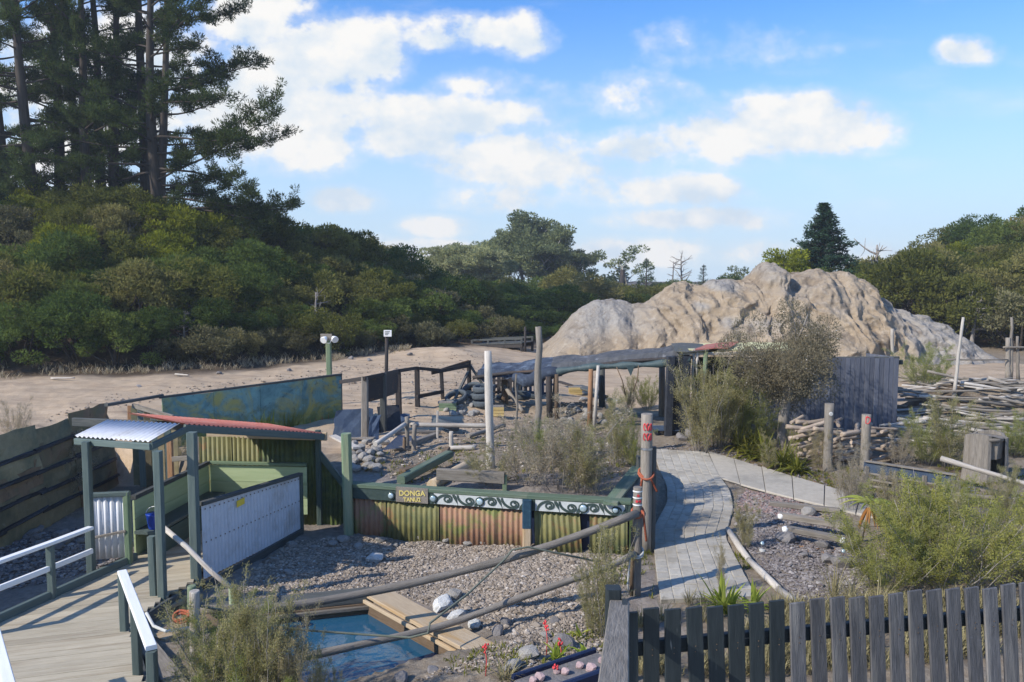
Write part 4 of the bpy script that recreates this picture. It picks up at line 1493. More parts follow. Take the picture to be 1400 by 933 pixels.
# ---- shelter
def build_shelter():
    p1, p2, p3 = P(125, 785, DZ), P(222, 815, DZ), P(268, 790, DZ)
    t = thing('bathing_shelter', 'open bathing shelter with white iron porch roof and light green walls', 'shelter', (p3.x, p3.y, 0))
    def post(p, top, w=.10, m='grey_green_paint'):
        MB().beam((p.x, p.y, -.1), (p.x + .01, p.y, top), w, w).build('post', M[m], t)
    post(p1, 2.16); post(p2, 2.2); post(p3, 2.32, .12)
    MB().beam((p2.x - .12, p2.y + .03, DZ - .1), (p2.x - .13, p2.y + .03, DZ + .8), .09, .09).build('stub_post', M['grey_green_paint'], t)
    # porch roof of white corrugated iron
    A, B, C, Dd = D(103, 597, 11.25), D(206, 604, 10.5), D(252, 582, 11.4), D(148, 575, 12.1)
    mb = MB()
    corrugated(mb, A, B - A, Dd - A, .10, .014)
    mb.build('porch_roof', M['white_iron'], t)
    def below(v, d=.07):
        return v - Vector((0, 0, d))
    MB().beam(below(A), below(B), .05, .09).build('roof_beam', M['grey_green_paint'], t)
    MB().beam(below(B), below(C), .05, .09).build('roof_beam', M['grey_green_paint'], t)
    MB().beam(D(100, 577, 12.3), D(252, 583, 12.0), .06, .13).build('roof_beam', M['dark_timber'], t)
    # red main roof
    R0, R1 = C + Vector((.0, 0, .02)), D(442, 593, 14.0)
    R3, R2 = Vector((-6.0, 12.3, C.z + .02)), Vector((-5.3, 14.35, R1.z + .17))
    mb = MB()
    corrugated(mb, R0, R1 - R0, R3 - R0, .09, .012)
    mb.build('roof', M['red_iron'], t)
    MB().beam(below(R0, .06), below(R1, .06), .05, .11).build('fascia', M['grey_green_paint'], t)
    MB().beam(Vector((-5.5, 14.2, R1.z - .03)), Vector((R1.x + .05, 14.05, R1.z - .06)), .07, .15).build('roof_beam', M['tan_wood'], t)
    # back wall of ribbed dark green iron, sheet by sheet
    yb = 14.12
    xa, xb = -5.62, D(436, 600, yb).x
    n = 4
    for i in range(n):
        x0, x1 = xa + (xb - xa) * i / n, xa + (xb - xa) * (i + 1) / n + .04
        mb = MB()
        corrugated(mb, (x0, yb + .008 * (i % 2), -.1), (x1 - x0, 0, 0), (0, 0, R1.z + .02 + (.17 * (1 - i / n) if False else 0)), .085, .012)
        mb.build('wall_sheet', M['dark_green_iron' if i > 1 else 'green_iron'], t)  # right-hand sheets darkened to paint in the roof's shadow
    # low wall stepping down to the green post
    xs = D(470, 660, yb).x
    zc0, zc1 = D(436, 616, yb).z, D(473, 662, yb).z
    V, F = [], []
    nn = 40
    for i in range(nn + 1):
        k = i / nn
        x = xb + (xs - xb) * k
        w = .012 * math.cos(2 * math.pi * k * (xs - xb) / .085)
        V += [(x, yb - .03 + w, -.1), (x, yb - .03 + w, zc0 + (zc1 - zc0) * k)]
    for i in range(nn):
        F.append((2 * i, 2 * i + 2, 2 * i + 3, 2 * i + 1))
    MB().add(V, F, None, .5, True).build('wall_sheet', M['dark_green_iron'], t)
    MB().beam((xb - .02, yb - .06, zc0), (xs + .02, yb - .06, zc1), .06, .11).build('sloping_cap', M['dark_green_paint'], t)
    MB().beam((xb, yb - .06, -.1), (xb, yb - .06, R1.z + .05), .09, .09).build('post', M['dark_green_paint'], t)
    # inner lining boards
    lw0, lw1 = Vector((-5.70, 11.75, 0)), Vector((-5.42, 13.98, 0))
    for k in range(3):
        z = .38 + k * .29
        MB().beam(lw0 + Vector((0, 0, z)), lw1 + Vector((0, 0, z)), .03, .285, ch=.06).build('wall_board', M['light_green_paint'], t)
        MB().beam(Vector((-5.40, 14.02, z)), Vector((-3.66, 13.98, z - .03)), .03, .285, ch=.06).build('wall_board', M['light_green_paint'], t)
    MB().beam(lw0 + Vector((0, 0, 1.15)), lw1 + Vector((0, 0, 1.15)), .09, .06).build('wall_cap', M['dark_timber'], t)
    MB().beam(Vector((-5.40, 14.0, 1.15)), Vector((-3.66, 13.96, 1.12)), .09, .05).build('wall_cap', M['green_post'], t)
    # white ribbed panel facing the yard
    w0, w1 = Vector((p3.x + .05, p3.y + .12, 0)), P(412, 722, .08)
    u = w1 - w0
    za, zb = D(268, 691, w0.y).z, D(412, 650, w1.y).z
    mb = MB()
    nseg = 26
    Vv, Ff = [], []
    L = u.length
    nn = 150
    nrm = unit((u.y, -u.x, 0))
    for i in range(nn + 1):
        k = i / nn
        w = .009 * math.cos(2 * math.pi * k * L / .085)
        base = vec(w0) + vec(u) * k + nrm * w
        lo, hi = .12 * (1 - k) + .05, za + (zb - za) * k
        Vv += [(base[0], base[1], lo), (base[0], base[1], hi)]
    for i in range(nn):
        Ff.append((2 * i, 2 * i + 2, 2 * i + 3, 2 * i + 1))
    pan = mb.add(Vv, Ff, None, .5, True).build('white_panel', M['white_iron'], t)
    MB().beam(w0 + Vector((0, 0, za + .02)), Vector((w1.x, w1.y, zb + .02)), .09, .055).build('panel_cap', M['dark_timber'], t)
    MB().beam(w0 + Vector((.02, -.02, .06)), Vector((w1.x + .02, w1.y - .02, .0)), .05, .16).build('sole_plate', M['dark_timber'], t)
    MB().beam((w1.x, w1.y + .02, -.1), (w1.x, w1.y + .02, zb + .03), .07, .07).build('post', M['dark_green_paint'], t)
    # screw heads in two lines
    mb = MB()
    for k in np.linspace(.03, .97, 24):
        for zf in (.52, .94):
            c = vec(w0) + vec(u) * k + nrm * .012
            z = .1 + (za + (zb - za) * k - .1) * zf
            mb.tube([(c[0], c[1], z), tuple(np.array((c[0], c[1], z)) + nrm * .006)], .011, 6)
    mb.build('screw_heads', M['brown_wood'], pan)['kind'] = 'stuff'
    # yellow notice on the panel
    k = .34
    c = vec(w0) + vec(u) * k + nrm * .02
    ud = unit(u)
    z = D(322, 687, c[1]).z
    O = np.array((c[0], c[1], z - .05)) - ud * .10
    mb = MB(); plate(mb, O, ud * .20, (0, 0, .10), .004, 0, 1, 1)
    ns = mb.build('yellow_notice', M['yellow_paint'], pan)
    # inner floor, bench along the left wall
    MB().beam(Vector((-4.95, 11.6, .12)), Vector((-4.5, 13.9, .12)), 1.1, .06).build('floor_board', M['deck_wood'], t)
    MB().beam(Vector((-5.52, 11.7, .62)), Vector((-5.26, 13.9, .62)), .34, .05).build('bench_seat', M['grey_green_paint'], t)
    MB().beam(Vector((-5.36, 11.7, .40)), Vector((-5.10, 13.9, .40)), .03, .36).build('bench_front', M['dark_green_paint'], t)
    # narrow ribbed screen beside the entrance
    s0, s1 = D(130, 770, 11.35), D(174, 768, 11.45)
    mb = MB()
    corrugated(mb, (s0.x, s0.y, .34), (s1.x - s0.x, s1.y - s0.y, 0), (0, 0, .93), .085, .012)
    mb.build('entrance_screen', M['white_iron'], t)
    MB().beam((s1.x + .03, s1.y, .2), (s1.x + .03, s1.y, 1.32), .08, .10).build('screen_post', M['green_post'], t)
    MB().beam((s0.x - .06, s0.y, 1.30), (s1.x + .07, s1.y, 1.30), .09, .06).build('screen_cap', M['grey_green_paint'], t)
    MB().beam((s0.x, s0.y - .05, .68), (s1.x + .02, s1.y - .05, .75), .03, .035).build('screen_batten', M['grey_wood'], t)
    return t
build_shelter()

# bucket
def build_bucket():
    p = Vector((-5.43, 11.85, .645))
    t = thing('bucket', 'blue plastic bucket with a white wire handle on the shelter bench', 'bucket', p)
    MB().tube([p, p + Vector((0, 0, .02)), p + Vector((0, 0, .22)), p + Vector((0, 0, .235)), p + Vector((0, 0, .235))], (.09, .095, .125, .132, .11), 14).build('body', M['blue_plastic'], t)
    MB().tube([p + Vector((.13 * math.cos(a), 0, .23 + .11 * math.sin(a))) for a in np.linspace(0, math.pi, 9)], .006, 5).build('handle', M['white_paint'], t)
build_bucket()

# pole handrail from the porch post down to the yard
a, b = D(224, 722, 10.5), D(318, 806, 9.9)
t = thing('pole_handrail', 'pale round pole handrail sloping down beside the steps', 'handrail', (b.x, b.y, 0))
MB().tube([a, a.lerp(b, .35) + Vector((0, 0, .02)), a.lerp(b, .7) + Vector((0, 0, -.02)), b], (.035, .034, .032, .036), 9).build('pole', M['pale_wood'], t)
MB().tube([(b.x, b.y, -.1), (b.x, b.y, b.z + .03)], .05, 9).build('post', M['green_post'], t)

# green post beside the shelter
b = P(478, 730)
z = D(476, 592, b.y).z
tag(MB().beam((b.x, b.y - .05, -.1), (b.x - .02, b.y - .05, z), .16, .16, ch=.2).build('green_post', M['green_post']), 'square pale green post at the left end of the decorated wall', 'post')

# ---- stacked sheet fence on the left
def build_sheet_fence():
    t = thing('sheet_fence', 'patched fence of overlapping old metal sheets holding back the sand on the left', 'fence', (-8.45, 13.5, 0))
    yy = [8.6, 10.0, 11.35, 12.7, 13.95, 15.2, 16.5]
    for c in range(len(yy) - 1):
        for r in range(5):
            z0 = -.08 + r * .36
            y0, y1 = yy[c] - .08, yy[c + 1] + .1
            out = .10 - r * .035
            top = .42 + random.uniform(-.04, .05) + (random.uniform(-.03, .06) if r == 4 else 0)
            sag = random.uniform(-.03, .03)
            mb = MB()
            plate(mb, (-8.45 + out + (c % 2) * .012, y0, z0 + sag), (.0, y1 - y0, random.uniform(-.04, .04)), (-.035, 0, top), .012, .016, 5, 2, .012, seed=c * 10 + r)
            mb.build('metal_sheet', M['rust_sheet' if (c * 5 + r * 3) % 4 == 1 else 'old_sheet'], t)
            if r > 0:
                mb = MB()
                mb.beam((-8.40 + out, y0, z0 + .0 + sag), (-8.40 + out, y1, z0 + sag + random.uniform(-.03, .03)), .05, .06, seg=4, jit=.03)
                mb.build('gap_shade_strip', M['tar_and_gap_shade'], t)  # dark strip standing in for the shade under each sheet overlap
    for y in yy:
        MB().beam((-8.56, y, -.1), (-8.56, y, 1.72), .10, .10).build('post', M['dark_timber'], t)
    MB().beam(D(145, 554, 15.4), D(222, 541, 16.9), .08, .06).build('top_rail', M['dark_timber'], t)
    a, b = D(176, 552, 15.8), D(200, 560, 15.3)
    MB().beam(D(178, 555, 16.3), D(178, 590, 16.3), .10, .04).build('post', M['orange_wood'], t)
    return t
build_sheet_fence()
# corrugated gate pieces behind the shelter
t = thing('iron_gate', 'small rusty gate of upright iron strips behind the shelter roof', 'gate', (-7.2, 16.0, .3))
g0, g1 = D(183, 556, 16.0), D(238, 572, 15.2)
for k in range(7):
    q = g0.lerp(g1, k / 6)
    MB().beam((q.x, q.y, .2), (q.x, q.y, q.z), .12, .015).build('strip', M['grey_green_paint'] if k % 2 else M['old_sheet'], t)
MB().beam(g0 + Vector((0, -.03, .02)), g1 + Vector((0, -.03, .02)), .05, .09).build('rail', M['grey_wood'], t)
for (u, v0, v1, y, m) in ((232, 600, 665, 14.9, 'orange_wood'), (272, 598, 650, 14.7, 'grey_wood')):
    a, b = D(u, v0, y), D(u, v1, y)
    tag(MB().beam((a.x, a.y, 0), a, .10, .08).build('old_post', M[m]), 'old %s post behind the shelter, %s' % (m.split('_')[0], 'left of the porch corner' if u < 250 else 'beside the back wall'), 'post')
tag(MB().beam(D(236, 628, 14.6), D(292, 624, 14.4), .05, .09).build('cross_board', M['grey_wood']), 'short grey board jutting out behind the shelter post', 'board')

# ---- painted panel
def mural_mat():
    m, n, l, out = nodes('mural_paint')
    tcn = n.new('ShaderNodeTexCoord'); co = tcn.outputs['Object']
    sp = n.new('ShaderNodeSeparateXYZ'); l.new(co, sp.inputs[0])
    f1 = add_noise(n, l, co, 2.6, 6, .65, 1.2)
    f2 = add_noise(n, l, co, 5.0, 6, .65, .6)
    f3 = add_noise(n, l, co, 1.1, 4, .6, 1.8)
    c = mix_rgb(n, l, map_range(n, l, f1, .3, .7), (.06, .16, .18), (.18, .38, .38))
    hgt = map_range(n, l, sp.outputs[2], .6, 1.9)
    ad = n.new('ShaderNodeMath'); ad.operation = 'SUBTRACT'
    l.new(f2, ad.inputs[0]); l.new(hgt, ad.inputs[1])
    c = mix_rgb(n, l, map_range(n, l, ad.outputs[0], -.12, .25), c, (.13, .17, .05))
    c = mix_rgb(n, l, map_range(n, l, f3, .48, .64, 0, .85), c, (.36, .34, .08))
    c = mix_rgb(n, l, map_range(n, l, f2, .68, .78, 0, .8), c, (.42, .24, .09))
    c = mix_rgb(n, l, map_range(n, l, add_noise(n, l, co, 11, 4, .6), .6, .75, 0, .7), c, (.02, .05, .07))
    b = n.new('ShaderNodeBsdfPrincipled'); b.inputs['Roughness'].default_value = .7
    l.new(c, b.inputs['Base Color']); l.new(b.outputs[0], out.inputs['Surface'])
    return m
M['mural'] = mural_mat()
def build_mural():
    a, b = D(221, 545, 16.8), D(466, 513, 20.4)
    t = thing('mural', 'long board panel painted with a blue green underwater scene', 'mural', (a.x, a.y, .6))
    n = 4
    zt0, zt1 = a.z, b.z
    for i in range(n):
        p, q = a.lerp(b, i / n), a.lerp(b, (i + 1) / n)
        mb = MB()
        plate(mb, (p.x, p.y, .45), (q.x - p.x - .006, q.y - p.y, 0), (0, 0, p.z - .45), .02, .004, 3, 2, 0, seed=i)
        mb.build('panel_board', M['mural'], t)
    MB().beam(a + Vector((-.05, 0, .02)), b + Vector((.02, 0, .02)), .06, .05).build('top_strip', M['dark_timber'], t)
    for k in (0.01, .34, .67, .99):
        p = a.lerp(b, k)
        MB().beam((p.x, p.y + .08, .2), (p.x, p.y + .08, p.z), .09, .09).build('post', M['dark_timber'], t)
    # raised painted fronds and a fish-shaped cut-out
    rng = np.random.default_rng(5)
    dirv = unit(b - a)
    nrm = unit(np.cross(dirv, (0, 0, 1)))
    if nrm[1] > 0:
        nrm = -nrm
    for (k, hgt, col) in ((.36, .42, 'shrub_dry'), (.52, .72, 'flax_leaf'), (.66, .55, 'shrub_bright'), (.86, .35, 'aloe_dead')):
        base = vec(a.lerp(b, k)); base[2] = .62
        V, T = [], []
        for j in range(26):
            an = rng.normal() * .45
            L = hgt * rng.uniform(.5, 1.1)
            o = base + dirv * rng.normal() * .12 + nrm * .03
            d = dirv * math.sin(an) + np.array((0, 0, math.cos(an)))
            s = np.cross(d, nrm)
            V += [o, o + d * L * .5 + s * .015, o + d * L, o + d * L * .5 - s * .015]
            T += [rng.random()] * 4
        link(quads_mesh('painted_frond', np.array(V), M[col], np.array(T)), 'painted_frond', t)
    return t
build_mural()
# ================================================================== MIDDLE: pool, decorated wall, terrace, canopy
def rock_mesh(seed, sx=1, sy=1, sz=.75, sub=2, rough=.35):
    import bmesh
    rng = np.random.default_rng(seed)
    bm = bmesh.new()
    bmesh.ops.create_icosphere(bm, subdivisions=sub, radius=1)
    V = np.array([v.co[:] for v in bm.verts])
    F = [tuple(v.index for v in f.verts) for f in bm.faces]
    bm.free()
    o = rng.random(3) * 40
    r = 1 + (fbm(V[:, 0] * 1.1 + o[0], V[:, 1] * 1.1 + o[1], V[:, 2] * 1.1 + o[2], 3, seed) - .5) * 2 * rough
    V = V * r[:, None]
    # a few flat fracture faces
    for _ in range(5):
        n = rand_dirs(rng, 1)[0]
        d = V @ n
        lim = rng.uniform(.62, .9)
        V = V - np.outer(np.maximum(d - lim, 0), n)
    V = V * np.array([sx, sy, sz])
    return MB().add(V, F, None, rng.random(), False)

ROCKS = {m: [mesh_from('rock', rock_mesh(700 + i, 1, .8 + .1 * i, .65 + .06 * i, 2), M[m]) for i in range(4)] for m in ('stone', 'pale_stone', 'dark_stone')}
def rock(u, v, rpx, label, m='stone', group=None, sink=.25, pt=None):
    g = pt if pt is not None else G(u, v)
    r = rpx / FPX * g.y
    o = link(random.choice(ROCKS[m]), 'rock')
    o.location = (g.x, g.y, g.z + r * (.6 - sink))
    o.scale = (r * random.uniform(.85, 1.15), r * random.uniform(.8, 1.1), r * random.uniform(.8, 1.1))
    o.rotation_euler = (random.uniform(-.3, .3), random.uniform(-.3, .3), random.random() * 6.28)
    return tag(o, label, 'rock', group)

M['sign_yellow'] = surf('sign_yellow', (.55, .45, .12), (.66, .56, .22), 30, .7, 0, coord='obj', vary=0)
M['blue_post'] = surf('blue_post', (.015, .045, .08), (.03, .08, .12), 14, .6, .2, coord='obj', c3=(.10, .20, .24), s3=5, th3=(.55, .68), vary=0)
M['green_tarp'] = surf('green_tarp', (.035, .06, .065), (.07, .10, .10), 6, .6, .4, coord='obj', c3=(.12, .15, .16), s3=3, vary=.1)
M['ply'] = surf('ply', (.42, .30, .11), (.52, .40, .18), 20, .8, .2)
M['scroll_white'] = surf('scroll_white', (.42, .45, .44), (.56, .58, .56), 18, .7, .1, coord='obj', c3=(.30, .31, .28), s3=5, th3=(.55, .72), vary=.05)
# ---- pool frame
def build_pool_frame():
    A, B, C, Dd = [Vector((p.x, p.y, 0)) for p in POOL]
    t = thing('pool_surround', 'sunken wooden pool surround with a broad tan plank on its right side', 'pool surround', (A.x, A.y, -.3))
    n1 = Vector((B.y - A.y, -(B.x - A.x), 0)).normalized()
    if n1.x < 0:
        n1 = -n1
    o = n1 * .12
    MB().beam(A + o + Vector((-.08, .12, .045)), B + o + Vector((.1, -.1, .045)), .36, .05, seg=3, bow=(0, 0, -.01)).build('broad_plank', M['tan_wood'], t)
    MB().beam(A - n1 * .07 + Vector((0, 0, -.02)), B - n1 * .07 + Vector((0, 0, -.02)), .035, .05).build('inner_lip', M['tan_wood'], t)
    MB().beam(A - n1 * .02 + Vector((0, 0, -.28)), B - n1 * .02 + Vector((0, 0, -.28)), .05, .50).build('side_board', M['brown_wood'], t)
    dd = (Dd - A).normalized()
    nb = Vector((-dd.y, dd.x, 0))
    if nb.y < 0:
        nb = -nb
    MB().beam(A + nb * .12 - dd * .2 + Vector((0, 0, .0)), Dd + nb * .12 + dd * .1 + Vector((0, 0, .0)), .34, .10).build('back_timber', M['dark_timber'], t)
    MB().beam(A - nb * .03 + Vector((0, 0, -.28)), Dd - nb * .03 + Vector((0, 0, -.28)), .05, .46).build('side_board', M['brown_wood'], t)
    MB().beam(A - nb * .08 + Vector((0, 0, -.10)), Dd - nb * .08 + Vector((0, 0, -.10)), .05, .05).build('inner_lip', M['grey_wood'], t)
    MB().beam(Dd + Vector((0, 0, -.2)), C + Vector((0, 0, -.2)), .2, .5).build('side_board', M['brown_wood'], t)
    MB().beam(C + Vector((0, -.1, -.22)), B + Vector((.05, -.1, -.22)), .25, .5).build('side_board', M['brown_wood'], t)
    fr = (C - B).normalized()
    MB().beam(B + Vector((.35, .02, .0)), B + fr * .9 + Vector((0, -.12, -.03)), .18, .07).build('sill_plank', M['grey_wood'], t)
build_pool_frame()

# ---- gravel of the yard (countless pebbles)
def pebbles(name, poly_px, n, size, label, mats, z=0.0, seed=3, avoid=True, pale=.5):
    rng = np.random.default_rng(seed)
    poly = [G(u, v) for u, v in poly_px]
    xs, ys = [p.x for p in poly], [p.y for p in poly]
    X = rng.uniform(min(xs), max(xs), n * 5)
    Y = rng.uniform(min(ys), max(ys), n * 5)
    k = in_poly(X, Y, poly)
    if avoid:
        ctr = sum((vec(p) for p in POOL)) / 4
        big = [Vector(ctr + (vec(p) - ctr) * 1.12) for p in POOL]
        k &= ~in_poly(X, Y, big) & ~in_poly(X, Y, PATHPOLY)
        k &= rng.random(len(X)) < sstep(.25, .55, fbm(X * .8, Y * .8, 0, 3, 77) + .18)
    X, Y = X[k][:n], Y[k][:n]
    m = len(X)
    Z = H(X, Y)
    base = np.array([(1, 0, 0), (-1, 0, 0), (0, 1, 0), (0, -1, 0), (0, 0, 1), (0, 0, -1), (.65, .65, .5), (-.65, .65, .5), (.65, -.65, .5), (-.65, -.65, .5)], float)
    tri = [(4, 6, 7), (4, 7, 9), (4, 9, 8), (4, 8, 6), (0, 2, 6), (2, 1, 7), (1, 3, 9), (3, 0, 8), (6, 2, 7), (7, 1, 9), (9, 3, 8), (8, 0, 6), (0, 5, 2), (2, 5, 1), (1, 5, 3), (3, 5, 0)]
    S = size * rng.lognormal(0, .38, m)
    V = base[None] * (1 + rng.normal(size=(m, len(base), 1)) * .16)
    V = V * (S[:, None, None] * np.stack([rng.uniform(.8, 1.3, m), rng.uniform(.7, 1.1, m), rng.uniform(.5, .8, m)], 1)[:, None, :])
    an = rng.random(m) * 6.28
    c, s = np.cos(an)[:, None], np.sin(an)[:, None]
    x, y = V[..., 0] * c - V[..., 1] * s, V[..., 0] * s + V[..., 1] * c
    V = np.stack([x + X[:, None], y + Y[:, None], V[..., 2] + (Z + S * .25)[:, None]], -1).reshape(-1, 3)
    F = (np.array(tri)[None] + (np.arange(m) * len(base))[:, None, None]).reshape(-1)
    me = bpy.data.meshes.new(name)
    T = np.repeat(np.clip(rng.random(m) * .9 + rng.normal(size=m) * .1, 0, 1), len(base))
    fill_mesh(me, V, F, np.full(m * len(tri), 3, np.int32), None, T, np.zeros(m * len(tri), bool))
    me.materials.append(mats)
    return tag(link(me, name), label, None, kind='stuff')

def pebble_mat(name, a, b, c):
    m, n, l, out = nodes(name)
    at = n.new('ShaderNodeAttribute'); at.attribute_name = 'tint'
    col = mix_rgb(n, l, map_range(n, l, at.outputs['Fac'], 0, .7), a, b)
    col = mix_rgb(n, l, map_range(n, l, at.outputs['Fac'], .8, 1.0), col, c)
    bs = n.new('ShaderNodeBsdfPrincipled'); bs.inputs['Roughness'].default_value = .9
    bs.inputs['Specular IOR Level'].default_value = .2
    l.new(col, bs.inputs['Base Color']); l.new(bs.outputs[0], out.inputs['Surface'])
    return m
M['pebble'] = pebble_mat('pebble', (.17, .135, .10), (.35, .295, .235), (.50, .45, .39))
M['dark_pebble'] = pebble_mat('dark_pebble', (.12, .10, .095), (.25, .225, .21), (.36, .33, .31))
M['red_scoria'] = pebble_mat('red_scoria', (.20, .13, .115), (.31, .22, .195), (.36, .28, .25))
YARD = ((330, 790), (400, 740), (490, 735), (722, 750), (860, 762), (855, 800), (800, 850), (700, 875), (640, 850), (520, 805), (400, 830), (320, 850))
pebbles('gravel', YARD, 34000, .0135, 'loose brown and grey gravel covering the yard', M['pebble'])
pebbles('gravel', ((560, 752), (720, 752), (860, 768), (850, 795), (790, 850), (700, 870), (630, 835), (600, 800)), 15000, .016, 'pale pebbles in front of the decorated wall', M['pebble'], seed=8)
pebbles('gravel', ((-10, 810), (0, 730), (120, 722), (200, 745), (130, 780)), 3500, .022, 'stony ground beside the left handrail', M['dark_pebble'], seed=5)
pebbles('scoria', ((1010, 740), (1000, 690), (1020, 672), (1140, 702), (1190, 770), (1180, 830), (1085, 825)), 11000, .016, 'grey brown scoria in the garden bed', M['dark_pebble'], seed=6)
pebbles('scoria', ((1003, 700), (1020, 670), (1140, 700), (1120, 715), (1060, 705)), 4000, .014, 'reddish scoria at the edge of the path', M['red_scoria'], seed=7)
pebbles('rubble', ((480, 640), (500, 600), (560, 600), (640, 570), (860, 560), (880, 600), (860, 660), (700, 660), (560, 660)), 3200, .02, 'small stones strewn over the terrace', M['pebble'], seed=9)
pebbles('rubble', ((0, 590), (150, 540), (480, 500), (640, 480), (700, 500), (640, 560), (500, 600), (470, 515), (225, 548)), 1300, .025, 'small stones strewn over the sand flat', M['pebble'], seed=10, avoid=False)
pebbles('rubble', ((1020, 670), (900, 618), (930, 590), (1100, 630), (1170, 680), (1150, 690)), 1500, .02, 'grit along the edge of the side path', M['dark_pebble'], seed=12, avoid=False)
pebbles('grit', ((560, 933), (640, 900), (700, 872), (800, 850), (860, 825), (850, 933)), 2200, .016, 'grit on the earth bank', M['pebble'], seed=13)

rock(513, 768, 14, 'large pale grey rock lying alone on the gravel', 'pale_stone')
rock(607, 832, 17, 'big rough rock beside the tan pool plank', 'pale_stone')
rock(622, 818, 13, 'grey rock leaning behind the rough rock by the pool', 'stone')
rock(622, 848, 14, 'whitish rock between the poles beside the pool plank', 'pale_stone')
rock(648, 858, 12, 'flat pale stone at the end of the pool plank', 'pale_stone')
rock(691, 855, 10, 'dark stone on the gravel right of the pool', 'dark_stone')
rock(758, 852, 9, 'dark stone on the earth bank left of the fence rail', 'dark_stone')
rock(553, 905, 15, 'brown clod of earth on the near pool bank', 'dark_stone', pt=P(548, 932, .12))
rock(582, 900, 12, 'grey clod beside the brown clod on the pool bank', 'dark_stone', pt=P(592, 922, .12))
rock(680, 868, 12, 'grey lump on the bank below the pool plank', 'dark_stone')
for (u, v, r) in ((400, 750, 10), (470, 742, 9), (490, 750, 7), (455, 748, 8), (520, 742, 8), (540, 748, 6), (430, 752, 7), (575, 738, 9), (640, 746, 8), (650, 740, 7), (376, 768, 7), (394, 785, 6), (660, 744, 9), (610, 742, 7)):
    rock(u, v, r, 'small rough rock on the gravel near the foot of the decorated wall', 'stone', 'rocks along the decorated wall')
rng_ = np.random.default_rng(31)
for i in range(30):
    u, v = rng_.uniform(480, 532), rng_.uniform(606, 645)
    rock(u, v, rng_.uniform(4, 9), 'pale rock in the heap beside the green post', 'stone', 'rocks heaped beside the green post')
for i in range(46):
    u, v = rng_.uniform(768, 852), rng_.uniform(548, 582)
    rock(u, v, rng_.uniform(3, 7), 'grey rock in the rubble bank under the canopy', 'stone', 'rubble bank under the canopy')
for i in range(26):
    u, v = rng_.uniform(604, 664), rng_.uniform(548, 570)
    rock(u, v, rng_.uniform(3, 7), 'rough rock in the heap below the tyres', 'stone', 'rocks below the tyres')
for i in range(22):
    u, v = rng_.uniform(0, 118), rng_.uniform(724, 752)
    rock(u, v, rng_.uniform(7, 13), 'stone in the heap at the foot of the sheet fence', 'dark_stone', 'stones at the foot of the sheet fence')
for (u, v) in ((505, 470 + 24), (300, 512), (480, 492), (560, 486), (640, 500), (190, 530), (395, 508)):
    rock(u, v, 4, 'stray stone on the sand flat below the left hill', 'dark_stone', 'stones on the sand flat')

